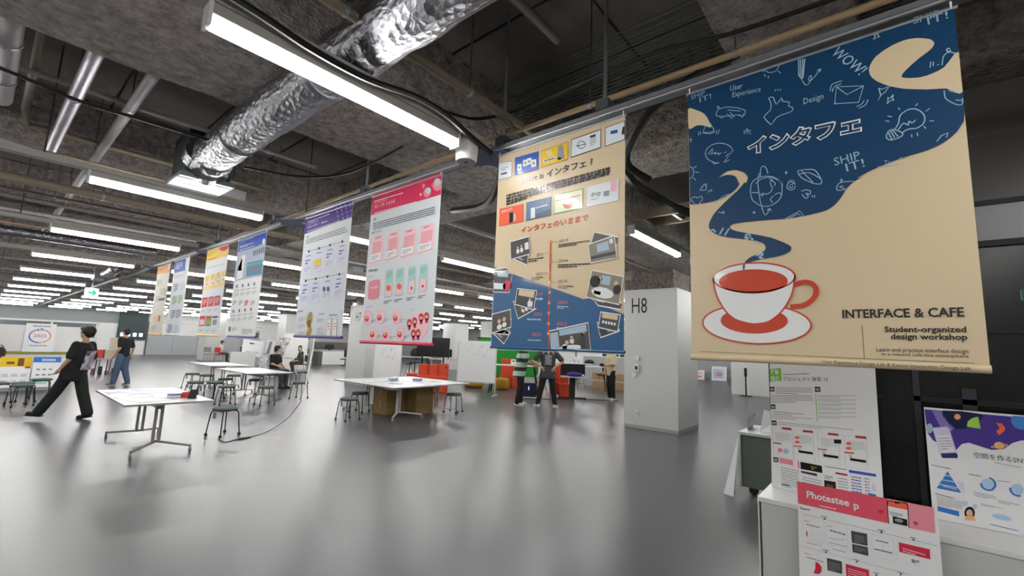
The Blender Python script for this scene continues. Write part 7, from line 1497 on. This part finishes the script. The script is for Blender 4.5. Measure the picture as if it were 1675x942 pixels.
t = thing('computer_tower', 'dark blue glowing computer tower on a white dolly', 'computer', (11.85, 9.15, 0), R(-48)); MB().box(-.23, .23, -.14, .14, .06, .5).build('case', 'pcblue', t, bevel=.01); MB().box(.19, .235, -.145, -.13, .1, .48).build('front_frame', 'blackplastic', t); MB().box(-.02, .0, -.146, -.14, .28, .4).build('light_strip', mat('glow_strip', 'b8c8f0', .4, 0, 0, 9, .02, .8), t); MB().box(-.25, .25, -.16, .16, .03, .06).build('dolly', 'whiteplastic', t); [MB().ball((sx, sy, .016), .016).build('wheel', 'caster', t) for sx in (-.2, .2) for sy in (-.12, .12)]
# height adjustable desk
t = thing('standing_desk', 'black height adjustable desk with a lower shelf, right of the man in black', 'desk', (12.75, 8.05, 0), R(-50))
MB().box(-.55, .62, -.05, .5, 1.16, 1.19).build('desktop', 'whitelam', t); MB().box(-.4, .4, .0, .03, .8, 1.16).build('back_panel', 'blackmetal', t); MB().box(-.4, .42, -.4, .02, .74, .77).build('shelf', 'legwhite', t)
for x in (-.4, .38): MB().box(x, x + .02, -.05, .0, .76, 1.17).build('side_post', 'blackmetal', t)
MB().box(-.09, .09, -.02, .12, .05, .75).build('column', 'blackplastic', t); MB().box(-.45, .45, .0, .07, .05, .09).build('foot', 'blackmetal', t); MB().box(-.03, .03, -.3, .35, .05, .09).build('foot', 'blackmetal', t); [caster(t, a, b_, .025) for a, b_ in ((-.43, .03), (.43, .03), (0, -.28), (0, .33))]
t = thing('jacket', 'dark purple jacket lying on the lower shelf of the desk', 'clothing', (12.62, 7.9, .772), R(-50)); MB().ball((0, 0, .07), .26, .14, .09, 14).ball((.22, -.02, .05), .1, .1, .05, 10).build('cloth', 'purplecloth', t, smooth=True); MB().ball((.27, -.1, .05), .05, .03, .03).build('print', 'whitecloth', t)
t = thing('headset_bag', 'black bag lying on top of the height adjustable desk', 'bag', (13.3, 7.75, 1.192), R(-50)); MB().ball((0, 0, .05), .17, .1, .08).build('body', 'blackplastic', t, smooth=True); MB().box(-.2, .25, -.06, .0, 0, .012).build('strap', 'blackplastic', t)
cable('black cable on the floor between computer tower and column', [(12.0, 9.0, .01), (12.3, 8.5, .01), (12.9, 8.2, .01), (13.5, 7.6, .01), (13.9, 7.0, .01)], .012, 'blackcable', nm='cord')
t = thing('wood_bench', 'low wooden box wall behind the man in beige', 'bench', (17.6, 9.1, 0)); [MB().box(0, .4, -1.2, 1.0, a, b_).build('plank', 'wood', t, bevel=.006, seg=1) for a, b_ in ((0, .33), (.37, .68))]; MB().box(.0, .42, -1.2, 1.0, .33, .37).build('strip', 'whitelam', t)
t = thing('partition_panel', 'grey partition panel behind the wooden box wall', 'partition', (18.5, 9.6, 0)); MB().box(0, .06, -1.6, 1.5, 0, 1.35).build('panel', 'greypanel', t)
t = thing('shelf_unit', 'shelf of dark bottles above the grey partition', 'shelf', (18.9, 9.6, 0)); MB().box(0, .4, -1.5, 1.4, 0, 1.38).build('body', 'whiteplastic', t); [MB().box(.05, .2, -1.2 + i * .3, -1.05 + i * .3, 1.38, 1.52).build('bottle', 'blackplastic', t) for i in range(7)]
t = thing('white_screen', 'white partition wall behind the far seated man', 'partition', (24, 13.5, 0), R(-48)); MB().box(-3.2, 3, 0, .1, 0, 2.2).build('panel', 'whitewall', t); MB().box(.7, .75, -.02, 0, 0, 2.2).build('joint', 'galvdark', t)
# right corridor
t = thing('partition_panel', 'long grey partition panel at the far right aisle', 'partition', (31, 8.6, 0)); MB().box(0, .06, -3, 3.5, 0, 1.5).build('panel', 'greypanel', t); MB().box(.06, .6, -3, 3.5, 0, 1.62).build('shelf', 'bulkhead', t); [MB().box(.0, .06, -2.6 + i * .55, -2.35 + i * .55, 1.5, 1.62).build('box', 'board', t) for i in range(9)]
for y, w, h, it, lab in ((10.9, .75, .6, [('print', 0, .9, .5, 1, 'azure2'), ('print', .1, .5, .55, .9, 'rose')], 'small blue and pink poster standing in the right aisle, leftmost'), (10.1, .75, .6, [('print', .1, .8, .2, .4, 'rose'), ('print', .1, .8, .6, .7, 'rose')], 'small white poster standing in the right aisle, middle one'), (8.9, .9, .9, [('print', .1, .8, .15, .8, 'skypale'), ('print', .3, .7, .3, .6, 'rose')], 'taller pinkish poster standing in the right aisle, rightmost')):
    t = thing('poster_board', lab, 'poster', (30.6, y, .02), -math.pi / 2); t.rotation_euler = (R(-8), 0, -math.pi / 2); MB().box(0, w, 0, .02, 0, h).build('board', 'board', t)
    for i, (g, a, b_, c, d, col) in enumerate(it): MB().box(a * w, b_ * w, -.006 - i * .004, 0, c * h, d * h).build('panel_print', P_(col), t)
t = thing('partition_panel', 'white wall block beside the glass post at the right aisle', 'partition', (21.2, 3.6, 0)); MB().box(0, .3, -2.6, 1.75, 0, 2.4).build('panel', 'whitewall', t)
t = thing('stick_cleaner', 'black stick vacuum cleaner standing on its base in the right aisle', 'cleaner', (20.6, 4.65, 0)); MB().box(-.15, .15, -.2, .2, 0, .03).build('base', 'blackplastic', t); MB().tube([(0, 0, .03), (0, 0, 1.1)], .03).build('tube', 'blackplastic', t); MB().tube([(0, 0, .8), (0, 0, 1.15)], .055).build('handle', 'blackmetal', t)
# ------------------------------------------------------------------ people
def remesh(mb, name, m, parent, vox, smooth=4):
    me = mb.mesh(name); o = link('tmp', me, None); md = o.modifiers.new('r', 'REMESH'); md.mode = 'VOXEL'; md.voxel_size = vox; sm = o.modifiers.new('s', 'SMOOTH'); sm.iterations = smooth; sm.factor = .6
    dg = bpy.context.evaluated_depsgraph_get(); me2 = bpy.data.meshes.new_from_object(o.evaluated_get(dg)); me2.name = name; bpy.data.objects.remove(o); me2.materials.clear(); me2.shade_smooth(); return link(name, me2, m, parent)
def cap(mb, p, q, r0, r1, n=10):
    p = Vector(p); q = Vector(q); mb.ball(p, r0, n=n); mb.ball(q, r1, n=n); mb.tube([p, q], [r0, r1], n); return mb
def limb(mb, pts, rs):
    for i in range(len(pts) - 1): cap(mb, pts[i], pts[i + 1], rs[i], rs[i + 1])
def person(label, loc, heading, J, shirt, pants, shoes, scale=1, vox=.016, sleeve=.55, hairlen=0, long_pants=1, back=None, mask=False, hem=.0, hood=False, wide=1, hair=1):
    t = thing('person', label, 'person', loc, R(heading)); t.scale = (scale,) * 3; V = Vector
    g = {k: V(v) for k, v in J.items()}; pel = g['pelvis']; ch = g['chest']; nk = g['neck']; hd = g['head']; up_ = (nk - pel).normalized(); sd = g['shL'] - g['shR']; sd.normalize(); fw = sd.cross(up_).normalized()
    # body: one skin
    b = MB(); limb(b, [pel, ch, nk - up_ * .03], [.1, .1, .05]); cap(b, nk, hd - V((0, 0, .06)), .05, .05)
    for s_ in 'LR':
        limb(b, [ch + (g['sh' + s_] - ch) * .5, g['sh' + s_], g['el' + s_], g['wr' + s_]], [.08, .055, .041, .027]); limb(b, [g['hip' + s_], g['kn' + s_], g['an' + s_]], [.085, .056, .038]); ft = g['toe' + s_]; cap(b, g['an' + s_] - V((0, 0, .02)), ft, .04, .03)
    hr = Matrix.Rotation(math.atan2(g['look'].y, g['look'].x), 4, 'Z'); H = lambda x, y, z: hd + hr.to_3x3() @ V((x, y, z))
    b.ball(H(-.008, 0, .015), .093, .074, .108, 16, hr); b.ball(H(.02, 0, -.055), .062, .052, .06, 12, hr); b.ball(H(.09, 0, -.012), .018, .013, .024, 8, hr); b.ball(H(.082, 0, -.05), .014, .022, .008, 8, hr)
    for s_ in (-1, 1): b.ball(H(-.01, s_ * .074, -.01), .018, .009, .03, 8, hr)
    body = remesh(b, 'body', 'skin_tone', t, vox * .75, 3)
    # hands: palm, four unequal bent fingers and a thumb
    for s_ in 'LR':
        w = g['wr' + s_]; d = (w - g['el' + s_]).normalized(); hd_ = g.get('hand' + s_, d).normalized(); a = hd_.cross(fw); a = a.normalized() if a.length > .1 else V((0, 0, 1)); c = a.cross(hd_).normalized(); h = MB(); cap(h, w, w + hd_ * .05, .026, .03, 8); cap(h, w + hd_ * .05, w + hd_ * .085, .03, .026, 8)
        for i, L_ in enumerate((.062, .072, .066, .05)):
            o = w + hd_ * .085 + a * (.026 - i * .0175); k = (hd_ + c * .25).normalized(); e = (hd_ + c * .9).normalized(); h.tube([o, o + k * L_ * .5, o + k * L_ * .5 + e * L_ * .5], [.0095, .009, .007], 7)
        o = w + hd_ * .035 + a * .028; h.tube([o, o + (hd_ * .6 + a).normalized() * .035, o + (hd_ * .6 + a).normalized() * .035 + hd_ * .028], [.011, .01, .008], 7); h.build('hand', 'skin_tone', t, smooth=2)
    for s_ in (-1, 1): MB().ball(H(.083, s_ * .031, .01), .008, .012, .006, 8, hr).build('eye', 'eyecol', t); MB().ball(H(.084, s_ * .031, .03), .006, .018, .004, 8, hr).build('eyebrow', 'hair', t)
    if mask: MB().ball(H(.04, 0, -.045), .062, .06, .055, 12, hr).build('face_mask', 'whitecloth', t, smooth=2)
    else: MB().ball(H(.09, 0, -.052), .007, .022, .005, 8, hr).build('lips', 'lipcol', t)
    # hair
    h = MB(); h.ball(H(-.025 - .02 * (hair - 1) / .2, 0, .045), .1 * hair, .088 * hair, .092 * hair, 14, hr); h.ball(H(-.05 * hair, 0, .0), .075 * hair, .078, .085, 12, hr); h.ball(H(.045, .02, .085), .05, .055, .035, 10, hr); h.ball(H(.03, -.03, .08), .05, .05, .035, 10, hr)
    if hairlen: h.ball(H(-.03, 0, -.06), .08, .085, .12, 12, hr); h.ball(H(0, .06, -.05), .05, .03, .1, 10, hr); h.ball(H(0, -.06, -.05), .05, .03, .1, 10, hr)
    remesh(h, 'hair', 'hair', t, .012, 2)
    # shirt
    b = MB(); hips = pel + up_ * .0; k = wide
    Mt = Matrix((fw, sd, up_)).transposed()
    sec = [(pel - up_ * (hem + .06), .122 * k, .168 * k), (pel - up_ * hem * .5, .125 * k, .17 * k), (pel, .122 * k, .165 * k), (pel.lerp(ch, .5), .12 * k, .162 * k), (ch, .125 * k, .175 * min(k, 1.15)), (ch.lerp(nk, .45), .115 * k, .175), (ch.lerp(nk, .72), .095, .14), (nk - up_ * .02, .065, .085)]
    n_ = 20; vs = [c_ + fw * (a_ * math.cos(2 * math.pi * j_ / n_)) + sd * (b_ * math.sin(2 * math.pi * j_ / n_)) for c_, a_, b_ in sec for j_ in range(n_)]
    b.add(vs, [(q_ * n_ + j_, q_ * n_ + (j_ + 1) % n_, (q_ + 1) * n_ + (j_ + 1) % n_, (q_ + 1) * n_ + j_) for q_ in range(len(sec) - 1) for j_ in range(n_)] + [tuple(reversed(range(n_))), tuple(range(n_ * (len(sec) - 1), n_ * len(sec)))])
    for s_ in 'LR':
        S_, E_, W_ = g['sh' + s_], g['el' + s_], g['wr' + s_]
        if sleeve <= 1: e = S_.lerp(E_, sleeve + .2); limb(b, [S_.lerp(ch, .12), S_ - up_ * .01, e], [.07, .068, .062 * min(k, 1.2)])
        else: limb(b, [S_.lerp(ch, .12), S_, E_, W_.lerp(E_, .08)], [.07, .068, .058, .045])
    sh = remesh(b, 'shirt', shirt, t, vox, 5)
    # trousers
    b = MB(); b.ball(pel - up_ * .04, .115, .15, .1, 14, Mt)
    for s_ in 'LR': limb(b, [g['hip' + s_], g['kn' + s_], g['kn' + s_].lerp(g['an' + s_], .97)], [.105, .08 * (1.15 if long_pants > 1 else 1), .062 * long_pants])
    remesh(b, 'trousers', pants, t, vox, 4)
    for s_ in 'LR':
        a = g['an' + s_]; q = g['toe' + s_]; d = (q - a); m_ = MB(); cap(m_, a + V((0, 0, -.035)) - d.normalized() * .03, q + V((0, 0, .0)), .048, .038); o = remesh(m_, 'shoe', shoes, t, .014, 2)
        sl = MB(); sl.bar(a + V((0, 0, -.075)) - d.normalized() * .07, q + V((0, 0, -.03)) + d.normalized() * .03, .08, .018); sl.build('sole', 'shoewhite' if shoes != 'shoeblack' else 'shoeblack', o)
    if back: back(t, g, fw, up_, sd)
    return t
def stand(**k):
    J = dict(pelvis=(0, 0, .93), chest=(0, 0, 1.25), neck=(.0, 0, 1.46), head=(.03, 0, 1.6), look=(1, 0, 0), shL=(0, .185, 1.4), shR=(0, -.185, 1.4), elL=(-.02, .25, 1.12), elR=(-.02, -.25, 1.12), wrL=(.06, .26, .88), wrR=(.06, -.26, .88), hipL=(0, .09, .9), hipR=(0, -.09, .9), knL=(.02, .1, .49), knR=(.02, -.1, .49), anL=(-.02, .11, .08), anR=(-.02, -.11, .08), toeL=(.14, .13, .035), toeR=(.14, -.13, .035)); J.update(k); return J
def photo_back(t, g, fw, up_, sd):
    c = g['chest']; Mx = Matrix((fw, sd, up_)).transposed().to_4x4(); Mx.translation = c
    b = MB(); rows = 9
    grid = [(-.172 * math.sqrt(1 - (y / .24) ** 2) - .004, y, z) for z in [(.07 - .36 * i / 8) for i in range(9)] for y in [(-.14 + .24 * j / 8) for j in range(9)]]
    b.add([Mx @ Vector(v) for v in grid], [(i * 9 + j, i * 9 + j + 1, i * 9 + j + 10, i * 9 + j + 9) for i in range(8) for j in range(8)]); b.build('back_print', 'backphoto', t, smooth=True)
bpm = bpy.data.materials.new('back_photo'); bpm.use_nodes = True; N = bpm.node_tree.nodes; L = bpm.node_tree.links; tc = N.new('ShaderNodeTexCoord'); n = N.new('ShaderNodeTexNoise'); n.inputs['Scale'].default_value = 9; L.new(tc.outputs['Object'], n.inputs[0]); r_ = N.new('ShaderNodeValToRGB'); r_.color_ramp.elements[0].position = .4; r_.color_ramp.elements[0].color = rgb('4a4a5c'); r_.color_ramp.elements[1].position = .6; r_.color_ramp.elements[1].color = rgb('b4c8d4'); e = r_.color_ramp.elements.new(.5); e.color = rgb('b08a94'); L.new(n.outputs['Fac'], r_.inputs[0]); L.new(r_.outputs[0], N['Principled BSDF'].inputs['Base Color']); MATS['backphoto'] = bpm
# walking man at the left: heading is to the left of the picture
J = stand(pelvis=(.0, 0, .9), chest=(-.07, 0, 1.23), neck=(-.11, 0, 1.44), head=(-.1, 0, 1.59), shL=(-.09, .17, 1.39), shR=(-.1, -.17, 1.39), elL=(-.06, .23, 1.12), wrL=(.08, .22, .93), elR=(-.1, -.25, 1.1), wrR=(.0, -.24, .93), hipL=(0, .09, .88), hipR=(-.02, -.09, .88), knL=(.2, .09, .5), anL=(.42, .1, .14), toeL=(.58, .1, .12), knR=(-.13, -.09, .48), anR=(-.27, -.09, .1), toeR=(-.11, -.1, .035))
person('walking man in black t-shirt with a photo print on the back, left', (1.28, 11.7, 0), 136, J, 'blackcloth', 'darkgreenpants', 'shoeblack', 1.0, .014, .62, 0, 1.4, photo_back, hem=.12, wide=1.3, hair=1.15)
J = stand(knL=(.05, .1, .5), anL=(.1, .12, .08), toeL=(.26, .13, .035), knR=(-.0, -.1, .5), anR=(-.16, -.1, .09), toeR=(-.01, -.11, .035), elL=(-.08, .25, 1.12), wrL=(.08, .22, .9), elR=(-.05, -.25, 1.12), wrR=(-.02, -.24, .88), look=(1, 0, 0))
person('man in black t-shirt and blue jeans standing in the far left', (3.05, 18.3, 0), 128, J, 'blackcloth', 'denim', 'shoegrey', 1.02, .016, .6, 0, 1.15, lambda t, g, fw, up_, sd: MB().box(.13, .14, .0, .07, 1.05, 1.16).build('name_card', 'board', t))
# striped man, bending his head forward
J = stand(chest=(.05, 0, 1.26), neck=(.12, 0, 1.44), head=(.22, 0, 1.53), elL=(.12, .25, 1.14), wrL=(.34, .15, 1.12), elR=(.12, -.25, 1.14), wrR=(.34, -.15, 1.06), anL=(.02, .12, .08), anR=(-.06, -.1, .08), toeL=(.17, .15, .035), toeR=(.1, -.12, .035))
person('man in green and black striped shirt bending his head beside the computer', (10.2, 8.2, 0), -50, J, 'stripes', 'blackpants', 'shoewhite', 1.09, .016, .75, 0, 1.2, hem=.16, wide=1.35)
def prints(t, g, fw, up_, sd):
    for i in range(7): MB().box(-.162, -.158, -.09 + .01 * (i % 3), .09 - .012 * (i % 2), 1.3 - i * .035, 1.312 - i * .035).build('back_print', 'whitecloth', t)
    MB().box(-.165, -.158, -.012, .012, 1.34, 1.42).build('back_print', 'whitecloth', t)
J = stand(neck=(.05, 0, 1.46), head=(.12, 0, 1.58), elL=(-.1, .38, 1.16), wrL=(-.12, .17, 1.02), handL=(-.1, -.6, -.8), elR=(-.1, -.38, 1.16), wrR=(-.12, -.17, 1.02), handR=(-.1, .6, -.8), hipL=(0, .09, .9), hipR=(0, -.09, .9), knL=(.0, .16, .49), knR=(.0, -.14, .49), anL=(-.02, .24, .08), anR=(-.02, -.2, .08), toeL=(.08, .32, .035), toeR=(.1, -.26, .035))
person('man in dark grey t-shirt seen from behind with hands on his hips', (10.5, 7.45, 0), 38, J, 'charcloth', 'blackpants', 'shoewhite', 1.1, .016, .6, 0, .95, prints, hem=.16, wide=1.15)
J = stand(neck=(.06, 0, 1.44), head=(.12, 0, 1.57), elL=(.05, .24, 1.14), wrL=(.26, .12, 1.08), elR=(.02, -.26, 1.12), wrR=(.12, -.2, .9), toeL=(.13, .18, .035))
t = person('man in beige t-shirt and dark trousers right of the bar stool', (13.95, 7.28, 0), 150, J, 'beigecloth', 'blackpants', 'shoewhite', 1.06, .018, .8, 0, 1.05, lambda t, g, fw, up_, sd: MB().ball((.4, .08, 1.1), .09, .05, .05).build('held_bundle', 'bagbrown', t, smooth=2), hem=.1, wide=1.12)
def sit(sh=.48, **k):
    J = dict(pelvis=(0, 0, sh + .1), chest=(.03, 0, sh + .42), neck=(.06, 0, sh + .62), head=(.1, 0, sh + .77), look=(1, 0, 0), shL=(.03, .18, sh + .56), shR=(.03, -.18, sh + .56), elL=(.1, .22, sh + .3), elR=(.1, -.22, sh + .3), wrL=(.3, .08, sh + .2), wrR=(.3, -.08, sh + .2), hipL=(0, .09, sh + .07), hipR=(0, -.09, sh + .07), knL=(.42, .12, sh + .04), knR=(.42, -.12, sh + .04), anL=(.42, .12, .08), anR=(.42, -.12, .08), toeL=(.57, .13, .035), toeR=(.57, -.13, .035)); J.update(k); return J
person('seated man in black t-shirt turned towards the foil boards', (6.5, 15.75, 0), -60, sit(.5, look=(.5, .85, 0)), 'blackcloth', 'charcloth', 'shoeblack', 1, .018, .6, 0, 1.1)
dup(ST, (6.5, 15.75, 0), 0, 'round stool under the seated man in black', 'round stools on casters')
person('seated woman in camouflage jacket with a white face mask', (10.15, 21.6, 0), 170, sit(.46, look=(.3, .9, 0), anL=(.35, .12, .08), anR=(.3, -.12, .08), toeL=(.5, .13, .035), toeR=(.45, -.13, .035)), 'camo', 'brownpants', 'shoeblack', .98, .018, 2, 1, .95, mask=True)
def chair(lab, x, y, rz, m, z=.45, legm='legmetal'):
    t = thing('chair', lab, 'chair', (x, y, 0), R(rz)); MB().box(-.22, .22, -.22, .22, z - .03, z).build('seat', m, t, bevel=.01); MB().box(-.24, -.2, -.21, .21, z + .12, z + .42).build('backrest', m, t, bevel=.01)
    for sx in (-.2, .2):
        for sy in (-.19, .19): MB().tube([(sx * .9, sy, z), (sx * 1.15, sy * 1.1, 0)], .011, 6).build('leg', legm, t)
    for sy in (-.15, .15): MB().tube([(-.2, sy, z - .02), (-.23, sy, z + .2)], .01, 6).build('back_frame', legm, t)
chair('chair under the woman in camouflage jacket', 10.15, 21.6, 170, 'seatdark')
person('far seated man in pale shirt behind the rear middle table', (10.1, 32.6, 0), -10, sit(.46), 'whitecloth', 'charcloth', 'shoeblack', 1, .022, .8, 0, 1)
chair('red chair beside the far seated man', 9.95, 32.0, -60, 'redplast', .5); chair('grey chair left of the far seated man', 9.45, 32.4, -80, 'greycloth', .5); chair('red chair under the far seated man', 10.1, 32.6, -10, 'redplast', .45)
person('far seated man in white shirt seen over the height adjustable desk', (21.9, 13.6, 0), 200, sit(.62), 'whitecloth', 'charcloth', 'shoeblack', 1, .022, .8, 0, 1)
barstool('bar stool under the far man in white shirt', 21.9, 13.6, 'blackmetal', 'blackplastic', .55)
J = sit(.62, look=(1, 0, 0)); person('person in white shirt and jeans seated behind the striped man', (12.8, 9.35, 0), -50, J, 'whitecloth', 'denim', 'shoewhite', 1, .02, .7, 0, 1)
